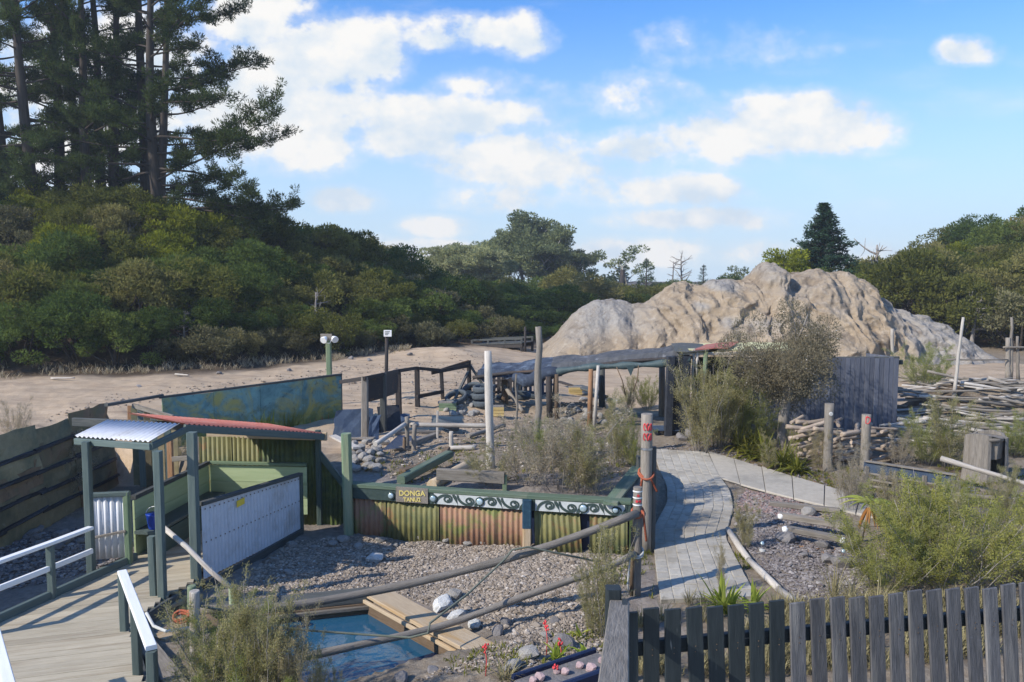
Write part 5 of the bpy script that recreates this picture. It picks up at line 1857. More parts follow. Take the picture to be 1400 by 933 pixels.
# ---- decorated retaining wall
def build_decorated_wall():
    t = thing('decorated_wall', 'low ribbed iron retaining wall with a carved black and white scroll board', 'wall', (W1.x, W1.y, 0))
    L1 = W1 - W0
    L2 = W2 - W1
    seglen = [L1.length, L2.length]
    tot = sum(seglen)
    def at(s):
        if s <= seglen[0]:
            return W0 + L1 * (s / seglen[0])
        return W1 + L2 * ((s - seglen[0]) / seglen[1])
    def su(u):
        """distance along the wall for a pixel column"""
        best = min(np.linspace(0, tot, 600), key=lambda s: abs(700 + at(s).x / at(s).y * FPX - u))
        return best
    ztop = .83
    zb = .635
    # sheets
    cuts = [(476, 524, 'red_green_iron', 0), (522, 553, 'green_iron', 0), (551, 598, 'green_iron', 0), (601, 640, 'red_green_iron', 0), (638, 680, 'red_green_iron', 0), (678, 716, 'red_green_iron', 0),
            (732, 758, 'green_iron', .02), (755, 782, 'green_iron', .07), (781, 795, 'green_iron', .05), (809, 835, 'green_iron', 0), (833, 862, 'green_iron', 0)]
    for (ua, ub, mt, lean) in cuts:
        sa, sb = su(ua), su(ub)
        if sa < seglen[0] < sb:
            sb = seglen[0]
        a, b = at(sa), at(sb)
        nrm = Vector((b.y - a.y, -(b.x - a.x), 0)).normalized()
        a, b = a + nrm * .03, b + nrm * .03
        mb = MB()
        corrugated(mb, (a.x + lean, a.y, -.12), (b.x - a.x, b.y - a.y, 0), (-lean, .03, zb + .14), .092, .015)
        mb.build('iron_sheet', M[mt], t)
    # backing behind the gaps
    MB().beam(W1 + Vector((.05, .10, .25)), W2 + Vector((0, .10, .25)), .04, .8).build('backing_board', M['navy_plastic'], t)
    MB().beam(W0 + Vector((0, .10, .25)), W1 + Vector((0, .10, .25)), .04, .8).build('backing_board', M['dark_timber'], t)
    # board and cap
    nrm = Vector((L1.y, -L1.x, 0)).normalized()
    for (p, q) in ((W0, W1), (W1, W2)):
        MB().beam(p + nrm * .045 + Vector((0, 0, (zb + ztop) / 2)), q + nrm * .045 + Vector((0, 0, (zb + ztop) / 2)), .04, ztop - zb).build('face_board', M['black_board'], t)
        MB().beam(p + Vector((0, .02, ztop + .03)), q + Vector((0, .02, ztop + .03)), .20, .065).build('cap_timber', M['moss_board'], t)
    # scroll work: pale ground with dark spirals laid over it
    def frame(ua, ub):
        sa, sb = su(ua), su(ub)
        a = at(sa) + nrm * .068
        b = at(sb) + nrm * .068
        return a, b
    hgt = ztop - zb - .015
    def ribbon(mb, pts, wid, a, ux, off):
        pts = np.array(pts, float)
        tan = np.gradient(pts, axis=0)
        tan /= np.maximum(np.linalg.norm(tan, axis=1, keepdims=True), 1e-6)
        nn = np.stack([-tan[:, 1], tan[:, 0]], 1)
        w = np.asarray(wid)[:, None]
        up, lo = pts + nn * w / 2, pts - nn * w / 2
        V = []
        for q in (up, lo):
            for x, z in q:
                z = min(max(z, 0.002), hgt - .002)
                V.append(vec(a + ux * x) + np.array([0, 0, zb + .007 + z]) + vec(nrm) * off)
        for q in (up, lo):
            for x, z in q:
                z = min(max(z, 0.002), hgt - .002)
                V.append(vec(a + ux * x) + np.array([0, 0, zb + .007 + z]) + vec(nrm) * (off - .006))
        n = len(pts)
        F = []
        for i in range(n - 1):
            F.append((i, i + 1, n + i + 1, n + i))
            F.append((i, 2 * n + i, 2 * n + i + 1, i + 1))
            F.append((n + i, n + i + 1, 3 * n + i + 1, 3 * n + i))
        mb.add(V, F)
    for (ua, ub, seed, ncur) in ((593, 716, 1, 4), (734, 858, 2, 4)):
        a, b = frame(ua, ub)
        L = (b - a).length
        ux = (b - a).normalized()
        mb = MB()
        plate(mb, vec(a) + np.array([0, 0, zb + .007]) - vec(nrm) * .002, vec(ux) * L, (0, 0, hgt), .004, 0, 1, 1)
        gnd = mb.build('scroll_ground', M['scroll_white'], t)
        rng = np.random.default_rng(seed)
        for i in range(ncur):
            x0 = L * (i + .05) / ncur
            wv = L / ncur
            flip = 1 if i % 2 == 0 else -1
            pts, wid = [], []
            for k in np.linspace(0, 1, 9):
                an = math.pi - k * math.pi / 2
                pts.append((x0 + wv * .58 + wv * .54 * math.cos(an), hgt * .92 * math.sin(an)))
                wid.append(.030 + .014 * math.sin(math.pi * k))
            c_, r_ = (x0 + wv * .58, hgt * .54), hgt * .38
            for k in np.linspace(.06, 1, 22):
                an = math.pi / 2 - k * 3.1 * math.pi
                r = r_ * (1 - .72 * k)
                pts.append((c_[0] + r * 1.25 * math.cos(an), c_[1] + r * math.sin(an)))
                wid.append(.030 - .004 * k)
            if flip < 0:
                pts = [(x, hgt - z) for x, z in pts]
            m2 = MB(); ribbon(m2, pts, wid, a, ux, .0095)
            m2.build('scroll', M['black_board'], gnd)
            pts, wid = [], []
            for k in np.linspace(0, 1, 10):
                pts.append((x0 + wv * (.80 + .26 * k), hgt * (1.0 - 1.0 * k ** 1.6)))
                wid.append(.05 * math.sin(math.pi * min(1, k + .1)) + .004)
            if flip < 0:
                pts = [(x, hgt - z) for x, z in pts]
            m2 = MB(); ribbon(m2, pts, wid, a, ux, .0085)
            m2.build('scroll', M['black_board'], gnd)
    # shell discs
    for (u, rr, pair) in ((534, .052, 0), (592, .055, 0), (657, .058, 0), (801, .06, 0), (845, .045, 1)):
        p = at(su(u)) + nrm * .08 + Vector((0, 0, zb + hgt * .55))
        mb = MB()
        mb.tube([p, p + nrm * .012], (rr * 1.35, rr * 1.2), 18)
        e = mb.build('shell_rim', M['black_board'], t)
        mb = MB()
        mb.tube([p + nrm * .013, p + nrm * .022, p + nrm * .026], (rr, rr * .8, rr * .3), 16)
        mb.build('shell_disc', M['shell'], e)
    # name board with yellow lettering
    a, b = at(su(541)) + nrm * .07, at(su(585)) + nrm * .07
    mb = MB()
    plate(mb, (a.x, a.y, zb + .005), (b.x - a.x, b.y - a.y, 0), (0, 0, .26), .02, 0, 1, 1)
    nb = mb.build('name_board', M['grey_wood'], t)
    for (txt, zz, sz, xo) in (('DONGA', .115, .125, .06), ('TANU2', .02, .095, .14)):
        cu = bpy.data.curves.new('lettering', 'FONT')
        cu.body = txt
        cu.size = sz
        cu.extrude = .004
        cu.offset = .003
        o = bpy.data.objects.new('lettering', cu)
        COL.objects.link(o)
        o.parent = nb
        d = (b - a).normalized()
        o.location = a + d * xo + nrm * .012 + Vector((0, 0, zb + zz))
        o.location = Vector((a.x, a.y, zb + zz)) + d * xo + nrm * .026
        o.rotation_euler = (R(90), R(-3), math.atan2(d.y, d.x))
        cu.materials.append(M['sign_yellow'])
    # blue painted post
    p = W1 + nrm * .10
    MB().beam((p.x, p.y, .36), (p.x, p.y, ztop - .005), .15, .13).build('post_top', M['blue_post'], t)
    MB().beam((p.x, p.y, -.1), (p.x, p.y, .36), .14, .12).build('post_foot', M['tan_wood'], t)
    # returning side board beside the path
    q0, q1, q2 = D(806, 693, W2.y - .02), D(868, 657, 14.35), P(893, 640, .8)
    q0 = Vector((q0.x, q0.y - .02, ztop + .02))
    q1 = Vector((W2.x + .42, 14.5, ztop + .1))
    q2 = Vector((W2.x + .55, 15.8, ztop))
    MB().beam(W2 + Vector((-.35, -.10, ztop + .03)), q1, .24, .05).build('side_cap', M['moss_board'], t)
    MB().beam(W2 + Vector((.0, 0, .35)), Vector((q1.x, q1.y, .35)), .05, .85).build('side_sheet', M['dark_green_iron'], t)
    MB().beam(Vector((q1.x, q1.y, .45)), q2 - Vector((0, 0, .35)), .05, .75).build('side_sheet', M['blue_board'], t)
    MB().beam((q1.x + .03, q1.y, -.1), (q1.x + .03, q1.y, 1.15), .12, .12).build('corner_post', M['dark_timber'], t)
build_decorated_wall()

# ---- terrace timbers; each piece is a thing of its own
def timber(kind, label, p, q, w, h=None, m='grey_wood', cat='timber', name='timber', group=None, seg=1, bow=(0, 0, 0)):
    mb = MB()
    if kind == 'round':
        p, q = Vector(p), Vector(q)
        n = 7
        rng = np.random.default_rng(abs(hash(label)) % 9999 if False else len(label) * 31 + int(abs(p.x) * 100))
        pts = []
        side = Vector((-(q - p).y, (q - p).x, 0)).normalized() if (q - p).xy.length > .05 else Vector((1, 0, 0))
        L = (q - p).length
        for i in range(n):
            k = i / (n - 1)
            pts.append(p.lerp(q, k) + side * float(rng.normal() * .008 * L * (0 < i < n - 1)) + Vector(bow) * 4 * k * (1 - k))
        mb.tube(pts, np.linspace(w, h or w * .85, n) * (1 + rng.normal(size=n) * .05), 9, lump=.03)
    else:
        mb.beam(p, q, w, h or w, seg=max(seg, 2), bow=bow, jit=.006)
    return tag(mb.build(name, M[m]), label, cat, group)

def GU(u, v, dz=0.0):
    g = G(u, v)
    return Vector((g.x, g.y, g.z + dz))
def upright(u, vb, vt, w, label, m='grey_wood', kind='round', cat='post', name='post', lean=0.0, h=None, group=None, y=None):
    g = GU(u, vb)
    top = D(u + lean, vt, g.y)
    return timber(kind, label, (g.x, g.y, g.z - .2), top, w, h, m, cat, name, group)

upright(671, 640, 480, .085, 'tall bleached round post standing in the middle of the terrace', 'pale_wood', lean=-4)
upright(735, 602, 447, .085, 'tall brown round post rising through the canopy edge', 'grey_wood', lean=1)
upright(706, 590, 512, .03, 'thin crooked pole propping the left end of the canopy', 'grey_wood')
upright(557, 614, 570, .055, 'gnarled grey post of the pair by the log bed', 'grey_wood', lean=-1)
upright(565, 616, 580, .06, 'second gnarled post touching the first by the log bed', 'grey_wood', lean=2)
upright(553, 617, 598, .045, 'short stub post left of the gnarled pair', 'brown_wood')
upright(598, 600, 562, .05, 'short pale square post in the log bed', 'pale_wood', 'beam')
upright(617, 615, 590, .05, 'low pale peg at the edge of the log bed', 'pale_wood')
upright(690, 672, 650, .08, 'short green stub post at the end of the rail beam', 'green_post', 'beam')
def lay(u0, v0, u1, v1, w, h, label, m, kind='beam', z0=.05, z1=.05, cat='timber', name='timber', bow=(0, 0, 0)):
    return timber(kind, label, GU(u0, v0, z0), GU(u1, v1, z1), w, h, m, cat, name, None, 3, bow)
lay(548, 672, 614, 636, .16, .14, 'mossy green log beam slanting back from the decorated wall', 'moss_board', z0=.15, z1=.22)
lay(590, 668, 640, 640, .10, .10, 'tan rough log behind the mossy beam', 'tan_wood', 'round', .05, .05, 'log', 'log')
lay(598, 668, 690, 672, .12, .20, 'thick grey beam with a reddish edge lying across the bed', 'grey_wood', z0=.25, z1=.22)
lay(575, 672, 640, 676, .30, .05, 'dark green board flat behind the wall cap', 'dark_green_paint', z0=.02, z1=.02)
lay(550, 650, 590, 638, .14, .10, 'broken log edging beside the flax clump', 'brown_wood', z0=.05, z1=.05)
lay(605, 628, 612, 618, .12, .12, 'short sawn log behind the slanting beam', 'brown_wood')
lay(513, 617, 556, 612, .05, .05, 'pale sloping pole from the rubble to the gnarled posts', 'pale_wood', 'round', .12, .52, 'pole', 'pole')
lay(562, 610, 676, 612, .05, .05, 'long pale rail pole across the log bed', 'pale_wood', 'round', .46, .46, 'pole', 'pole')
lay(535, 617, 560, 616, .06, .06, 'low cross log at the front of the sunken bed', 'grey_wood', 'round', .04, .04)
lay(562, 612, 596, 598, .14, .12, 'squared log along the side of the sunken bed', 'grey_wood')
lay(540, 596, 602, 594, .10, .08, 'squared log along the back of the sunken bed', 'grey_wood')
lay(615, 617, 650, 616, .05, .05, 'thin pale pole lying right of the bed', 'pale_wood', 'round')
lay(640, 600, 690, 588, .05, .05, 'slim branch lying across the terrace', 'grey_wood', 'round', .05, .1)
# dark pool in the sunken bed
tag(MB().add([tuple(GU(*q, .03)) for q in ((522, 618), (560, 614), (595, 600), (545, 598))], [(0, 1, 2, 3)]).build('water', M['navy_plastic']), 'small dark water in the sunken log bed', None, kind='structure')

lay(455, 612, 488, 622, .16, .04, 'pale board end lying over the wall beside the green post', 'pale_wood', z0=.25, z1=.12, cat='board', name='board')
lay(470, 588, 520, 592, .3, .03, 'dark blue board lying flat in the rubble behind the green post', 'blue_board', z0=.08, z1=.08, cat='board', name='board')
lay(475, 604, 512, 606, .14, .03, 'thin grey board on the rubble behind the green post', 'grey_wood', z0=.06, z1=.10, cat='board', name='board')
# tyres
def tyre_proto():
    mb = MB()
    prof = [(.30, -.09), (.33, -.10), (.37, -.085), (.385, -.03), (.385, .03), (.37, .085), (.33, .10), (.30, .09), (.28, .05), (.28, -.05)]
    n, k = 20, len(prof)
    V, F = [], []
    for i in range(n):
        a = 2 * math.pi * i / n
        for (r, z) in prof:
            V.append((r * math.cos(a), r * math.sin(a), z))
    for i in range(n):
        for j in range(k):
            F.append((i * k + j, ((i + 1) % n) * k + j, ((i + 1) % n) * k + (j + 1) % k, i * k + (j + 1) % k))
    return mesh_from('tyre', mb.add(V, F, None, .5, True), M['tyre_rubber'])
TYRE = tyre_proto()
for (u, v, dz, tx, lab) in ((661, 556, .10, .05, 'bottom tyre of the stack behind the bleached post'), (661, 556, .30, -.06, 'middle tyre of the stack behind the bleached post'), (662, 556, .50, .08, 'top tyre of the stack behind the bleached post'),
                            (624, 552, .16, .35, 'tyre tilted on the rubble left of the tyre stack'), (645, 545, .2, .5, 'old tyre lying behind the rubble heap'), (690, 548, .12, .2, 'dark tyre right of the bleached post'),
                            (712, 546, .12, -.1, 'tyre lying under the left end of the canopy'), (728, 545, .1, .15, 'farthest right tyre under the canopy'), (610, 592, .2, .3, 'blue grey tyre lying beside the pale square post')):
    g = GU(u, v)
    o = link(TYRE, 'tyre')
    o.location = (g.x, g.y, g.z + dz)
    o.rotation_euler = (tx, tx * .6, random.random() * 6)
    o.scale = (.85, .85, .85)
    tag(o, lab, 'tyre', 'old tyres on the terrace')
def crate(u, v, wpx, hpx, label, m, n=3):
    g = GU(u, v)
    w, h = wpx / FPX * g.y, hpx / FPX * g.y
    t = thing('slatted_box', label, 'box', g)
    for i in range(n):
        z = g.z + h * (i + .5) / n
        MB().beam((g.x - w / 2, g.y, z), (g.x + w / 2, g.y, z), .03, h / n * .88).build('slat', M[m], t)
        MB().beam((g.x - w / 2, g.y + w * .6, z), (g.x + w / 2, g.y + w * .6, z), .03, h / n * .88).build('slat', M[m], t)
    MB().beam((g.x, g.y + .02, g.z + h), (g.x, g.y + w * .6, g.z + h), w, .03).build('lid', M['grey_wood'], t)
crate(676, 570, 26, 13, 'yellow wooden box in front of the tyres', 'ply')
crate(612, 563, 24, 11, 'mossy wooden box left of the rubble heap', 'green_post')
crate(787, 540, 18, 10, 'small tan wooden box on a stand under the canopy', 'ply')

# ---- burnt fence
def build_burnt_fence():
    pts = [GU(u, v) for u, v in ((499, 598), (524, 590), (546, 572), (571, 557), (606, 546), (642, 534))]
    tops = [D(499, 517, pts[0].y), D(524, 512, pts[1].y), D(544, 507, pts[2].y), D(570, 503, pts[3].y), D(603, 506, pts[4].y), D(641, 494, pts[5].y)]
    t = thing('burnt_fence', 'charred post and rail fence running back from the painted panel', 'fence', pts[0])
    mats = ['grey_wood', 'dark_timber', 'burnt_wood', 'burnt_wood', 'burnt_wood', 'burnt_wood']
    for p, q, m, w in zip(pts, tops, mats, (.15, .14, .14, .13, .10, .12)):
        MB().beam(p - Vector((0, 0, .2)), q + Vector((0, 0, .02)), w, w, jit=.01).build('post', M[m], t)
    off = Vector((0, -.09, 0))
    start = D(466, 522, 20.2)
    rl = [start] + tops
    for a, b in zip(rl[:-1], rl[1:]):
        MB().beam(a + off, b + off, .05, .09, jit=.006).build('top_rail', M['burnt_wood'], t)
    MB().beam(D(571, 542, pts[3].y) + off, D(606, 535, pts[4].y) + off, .05, .10).build('mid_rail', M['burnt_wood'], t)
    MB().beam(D(590, 510, pts[4].y - .3), D(641, 500, pts[5].y - .1), .06, .10).build('mid_rail', M['burnt_wood'], t)
    for (i, d) in ((0, .05), (1, .04)):
        a, b = tops[i], tops[i + 1]
        h = .55
        mb = MB(); plate(mb, a + Vector((0, -.03, -h)), (b - a) * .95, (0, 0, h - .04), .02, .01, 3, 2, .01, seed=i)
        mb.build('burnt_panel', M['burnt_wood'], t)
    # raking braces
    MB().beam(GU(617, 556), D(641, 507, pts[5].y), .07, .07).build('brace', M['dark_timber'], t)
    MB().beam(D(641, 497, pts[5].y), GU(672, 545), .07, .07).build('brace', M['dark_timber'], t)
build_burnt_fence()
for (u0, v0, u1, v1, w, m, lab) in ((473, 600, 477, 558, .62, 'blue_board', 'dark blue board leaning at the end of the painted panel'), (490, 596, 494, 556, .5, 'blue_board', 'second dark blue board leaning beside the first grey post'),
                                 (508, 604, 513, 566, .22, 'blue_board', 'narrow blue plank leaning in front of the burnt panels'), (534, 590, 530, 552, .5, 'tar_and_gap_shade', 'black sheet drooping below the burnt fence'), (542, 582, 547, 565, .4, 'blue_board', 'dark scrap board at the foot of the burnt fence')):
    g = GU(u0, v0)
    q = D(u1, v1, g.y + .25)
    mb = MB()
    plate(mb, g - Vector((w / 2, 0, .05)), (w, .1, 0), q - g, .02, .012, 3, 3, .02, seed=u0)
    tag(mb.build('leaning_board', M[m]), lab, 'board')

# ---- flood light post and sign pole
def build_lights():
    g = G(452, 515)
    y = 22.5
    b = D(451, 520, y); b.z = Hs(b.x, y)
    top = D(449, 466, y)
    t = thing('flood_light_post', 'green post carrying two white flood lights and a small board', 'lamp post', b)
    MB().beam((b.x, b.y, b.z - .2), top, .14, .14).build('post', M['green_post'], t)
    c = D(446, 461, y - .1)
    MB().beam(c - Vector((.16, 0, 0)), c + Vector((.16, 0, 0)), .03, .18).build('back_board', M['grey_wood'], t)
    for (dx, dz, yaw) in ((.0, -.02, -.2), (.22, -.01, .5)):
        p = c + Vector((dx, -.08, dz))
        d = Vector((math.sin(yaw), -.7, -.35)).normalized()
        MB().tube([p + Vector((0, .06, 0)), p, p + d * .05, p + d * .13, p + d * .15], (.03, .05, .075, .10, .095), 12).build('lamp_head', M['white_paint'], t)
    MB().tube([c + Vector((-.02, -.1, -.05)), c + Vector((.03, -.14, -.16)), c + Vector((.12, -.12, -.17)), c + Vector((.17, -.1, -.08))], .012, 5).build('cable', M['white_paint'], t)
    y = 24.5
    b = D(527, 510, y); b.z = Hs(b.x, y)
    top = D(529, 460, y)
    t = thing('sign_pole', 'thin dark pole carrying a small white notice', 'sign', b)
    MB().tube([(b.x, b.y, b.z - .2), tuple(top)], .055, 8).build('pole', M['burnt_wood'], t)
    c = D(530, 456, y - .08)
    s = MB().beam(c - Vector((.12, 0, 0)), c + Vector((.12, 0, 0)), .015, .20).build('notice', M['white_paint'], t)
    for k in range(3):
        MB().beam(c + Vector((-.08, -.012, .05 - k * .045)), c + Vector((.07 - .03 * k, -.012, .05 - k * .045)), .004, .02).build('notice_line', M['black_metal'], s)
build_lights()

# ---- canopy of old tarpaulin and poles
def build_canopy():
    A, B = D(652, 513, 22.6), D(944, 482, 20.9)
    t = thing('tarpaulin_canopy', 'long low canopy of sagging blue tarpaulin over rough poles', 'canopy', (D(800, 500, 21.5).x, 21.5, .4))
    nu, nv = 60, 8
    rng = np.random.default_rng(12)
    Vt, F = [], []
    for layer in (0, 1):
        for j in range(nv + 1):
            for i in range(nu + 1):
                k = i / nu
                p = vec(A.lerp(B, k))
                d = j / nv
                p = p + np.array([.15, 1.7, .02]) * d
                sag = -.07 * math.sin(k * 3 * math.pi) ** 2 + .03 * math.sin(k * 17) * (d > .1) + .20 * fbm(k * 11.0, d * 4.0, 0, 4, 5) * (1 if d > .05 else .3)
                p[2] += float(sag) - (.02 if layer else 0)
                if j == 0:
                    p[2] -= .05 + .32 * float(fbm(k * 26.0, .5, 0, 3, 6, .7)) ** 1.5
                    p[1] += .05
                Vt.append(p)
    row, S = nu + 1, (nu + 1) * (nv + 1)
    FA, FB = [], []
    for j in range(nv):
        for i in range(nu):
            a = j * row + i
            (FB if i < nu * .36 else FA).append((a, a + 1, a + row + 1, a + row))
            (FB if i < nu * .36 else FA).append((S + a, S + a + row, S + a + row + 1, S + a + 1))
    for i in range(nu):
        (FB if i < nu * .36 else FA).append((i, S + i, S + i + 1, i + 1))
    mb = MB()
    mb.add(Vt, FA, None, .5, False)
    n0 = len(mb.f)
    for f in FB:
        mb.f.append(f); mb.s.append(False); mb.m.append(1)
    mb.build('tarpaulin', [M['grey_tarp'], M['blue_tarp']], t)
    # rolled front edge in dark cloth
    mb = MB()
    pts = [A.lerp(B, k) + Vector((0, -.06, -.16 - .05 * math.sin(k * 9))) for k in np.linspace(.36, 1, 16)]
    mb.tube(pts, [.09 + .03 * math.sin(i * 1.7) for i in range(16)], 8, lump=.12)
    mb.build('rolled_edge', M['green_tarp'], t)
    mb = MB()
    pts = [A.lerp(B, k) + Vector((0, -.05, -.22 - .08 * math.sin(k * 30))) for k in np.linspace(.18, .42, 9)]
    mb.tube(pts, [.10, .15, .20, .16, .19, .17, .20, .15, .05], 8, lump=.2)
    mb.build('hanging_cloth', M['blue_tarp'], t)
    for (k, d0) in ((0, 0), (0, .8), (0, 1.6)):
        a, b = A + Vector((.1 * d0, d0, .04 - .10)), B + Vector((.1 * d0, d0, -.10))
        pts = [a.lerp(b, q) + Vector((0, 0, .03 * math.sin(q * 11 + d0))) for q in np.linspace(-.02, 1.01, 12)]
        MB().tube(pts, .05, 7, lump=.05).build('ridge_pole', M['burnt_wood'], t)
    for (u, vt, vb, w, m, lean, y) in ((752, 515, 552, .09, 'burnt_wood', 2, 21.8), (757, 515, 548, .07, 'dark_timber', -3, 22.6), (761, 512, 556, .06, 'brown_wood', 0, 21.6), (806, 505, 568, .07, 'orange_wood', -2, 21.2),
                                 (812, 500, 572, .05, 'pale_wood', -6, 21.0), (823, 500, 545, .10, 'dark_timber', 0, 24.0), (690, 520, 545, .10, 'brown_wood', 0, 23.0), (905, 497, 565, .10, 'grey_wood', 0, 23.2)):
        a = D(u - lean, vt, y); z = Hs(D(u, vb, y).x, y)
        MB().tube([(D(u, vb, y).x, y, z - .1), tuple(a)], (w * 1.05, w * .9), 7).build('prop', M[m], t)
    # dangling twigs
    for (u0, v0, u1, v1) in ((843, 502, 855, 540), (873, 500, 866, 535)):
        MB().tube([D(u0, v0, 20.9), D((u0 + u1) / 2 + 2, (v0 + v1) / 2, 20.8), D(u1, v1, 20.9)], .015, 5).build('hanging_stick', M['brown_wood'], t)
    mb = MB(); a = D(862, 500, 20.9)
    mb.add([a + Vector((-.12, 0, 0)), a + Vector((.12, 0, 0)), a + Vector((.01, 0, -.28)), a + Vector((-.12, .02, 0)), a + Vector((.12, .02, 0)), a + Vector((.01, .02, -.28))], [(0, 1, 2), (3, 5, 4), (0, 2, 5, 3), (1, 4, 5, 2)])
    mb.build('torn_flap', M['green_tarp'], t)
    # heavy dark doorway post and threshold
    p0 = GU(924, 596)
    for (du, w) in ((-9, .22), (2, .26), (13, .22)):
        q = D(924 + du, 483, p0.y)
        MB().beam((D(922 + du, 596, p0.y).x, p0.y + .1 * (du > 0), p0.z - .1), (q.x + .04, p0.y + .1 * (du > 0), 2.35), w, .2, jit=.02).build('door_post', M['tar_and_gap_shade'], t)
build_canopy()
# slatted pallets behind the canopy
def pallet(u, v, w, h, label, m='dark_timber', tilt=.1, n=6, y=None):
    g = GU(u, v)
    t = thing('pallet', label, 'pallet', g, 'pallets stood on edge')
    for k in range(n):
        x = g.x - w / 2 + w * (k + .5) / n
        MB().beam((x, g.y, g.z), (x + tilt * .1, g.y + .1, g.z + h), w / n * .6, .02).build('slat', M[m], t)
    for zf in (.08, .5, .95):
        MB().beam((g.x - w / 2, g.y + .06, g.z + h * zf), (g.x + w / 2, g.y + .06, g.z + h * zf), .04, .07).build('bearer', M[m], t)
pallet(700, 541, 1.0, .95, 'dark slatted pallet behind the left end of the canopy', 'dark_timber')
pallet(684, 540, .8, .9, 'black slatted pallet beside the brown prop behind the canopy', 'burnt_wood')
pallet(722, 541, .9, .75, 'blue grey pallet under the hanging blue cloth', 'blue_board')
pallet(745, 541, .8, .7, 'pallet between the dark props of the canopy', 'blue_board')
lay(640, 548, 700, 528, .10, .10, 'charred beam slanting behind the tyre stack', 'burnt_wood', z0=.1, z1=.2)
lay(690, 552, 715, 566, .06, .06, 'pale pole leaning right of the bleached post', 'grey_wood', 'round', .5, .05, 'pole', 'pole')
lay(820, 548, 790, 538, .35, .06, 'dark plank bench in the shade of the canopy', 'dark_timber', z0=.25, z1=.25, cat='bench', name='bench')
lay(765, 528, 830, 548, .10, .08, 'long charred timber lying under the canopy', 'burnt_wood', z0=.15, z1=.1)
# blue pallet on the ground by the doorway
g = GU(912, 596)
t = thing('pallet', 'dark blue pallet lying on the ground by the doorway post', 'pallet', g)
for k in range(5):
    MB().beam((g.x - .32, g.y + k * .14, g.z + .14), (g.x + .32, g.y + k * .14, g.z + .14), .11, .025).build('slat', M['blue_board'], t)
for k in (-.28, 0, .28):
    MB().beam((g.x + k, g.y - .03, g.z + .07), (g.x + k, g.y + .6, g.z + .07), .07, .11).build('bearer', M['tar_and_gap_shade'], t)
for (u, v, r) in ((936, 604, 9), (944, 596, 10), (930, 600, 7), (950, 608, 7)):
    rock(u, v, r, 'grey bundle like stone at the foot of the doorway post', 'dark_stone', 'stones by the doorway post')

# ---- footbridge far behind
def build_bridge():
    a, b = D(652, 470, 43), D(722, 468, 41.5)
    t = thing('footbridge', 'dark plank footbridge at the end of the sand flat', 'bridge', (a.x, a.y, .6))
    n = 22
    d = (b - a)
    per = Vector((-d.y, d.x, 0)).normalized()
    for k in range(n):
        p = a.lerp(b, (k + .5) / n)
        MB().beam(p - per * .7, p + per * .7, d.length / n * .9, .06).build('plank', M['dark_timber'], t)
    for s in (-.6, .6):
        MB().beam(a + per * s - Vector((0, 0, .14)), b + per * s - Vector((0, 0, .14)), .14, .2).build('girder', M['burnt_wood'], t)
        for k in (0.02, .34, .66, .98):
            p = a.lerp(b, k) + per * s
            MB().beam(p, p + Vector((0, 0, .22)), .1, .1).build('rail_post', M['dark_timber'], t)
            MB().beam(p - Vector((0, 0, 1.2)), p, .14, .14).build('pier', M['burnt_wood'], t)
        MB().beam(a + per * s + Vector((0, 0, .22)), b + per * s + Vector((0, 0, .22)), .08, .1).build('hand_rail', M['dark_timber'], t)
    q = D(718, 447, 41)
    tag(MB().tube([(q.x, q.y, .2), tuple(q)], .06, 7).build('bridge_post', M['burnt_wood']), 'dark upright post beside the right end of the footbridge', 'post')
build_bridge()
for (u, vt, y, r, lab) in ((851, 369, 95, .35, 'thick dark broken stump on the skyline below the thin gum'), (571, 357, 60, .08, 'dark power pole behind the crest of the thicket')):
    q = D(u, vt, y)
    tag(MB().tube([(q.x, q.y, Hs(q.x, y) - .2), tuple(q)], (r, r * .85), 9, lump=.05).build('pole', M['burnt_wood']), lab, 'pole')
# ================================================================== RIGHT AND FOREGROUND
M['red_stem'] = M['red_paint']; M['tan_pole'] = M['pale_wood']
M['fire_wood'] = surf('fire_wood', (.26, .20, .15), (.42, .35, .28), 40, .85, .4, c3=(.18, .12, .08), s3=6)
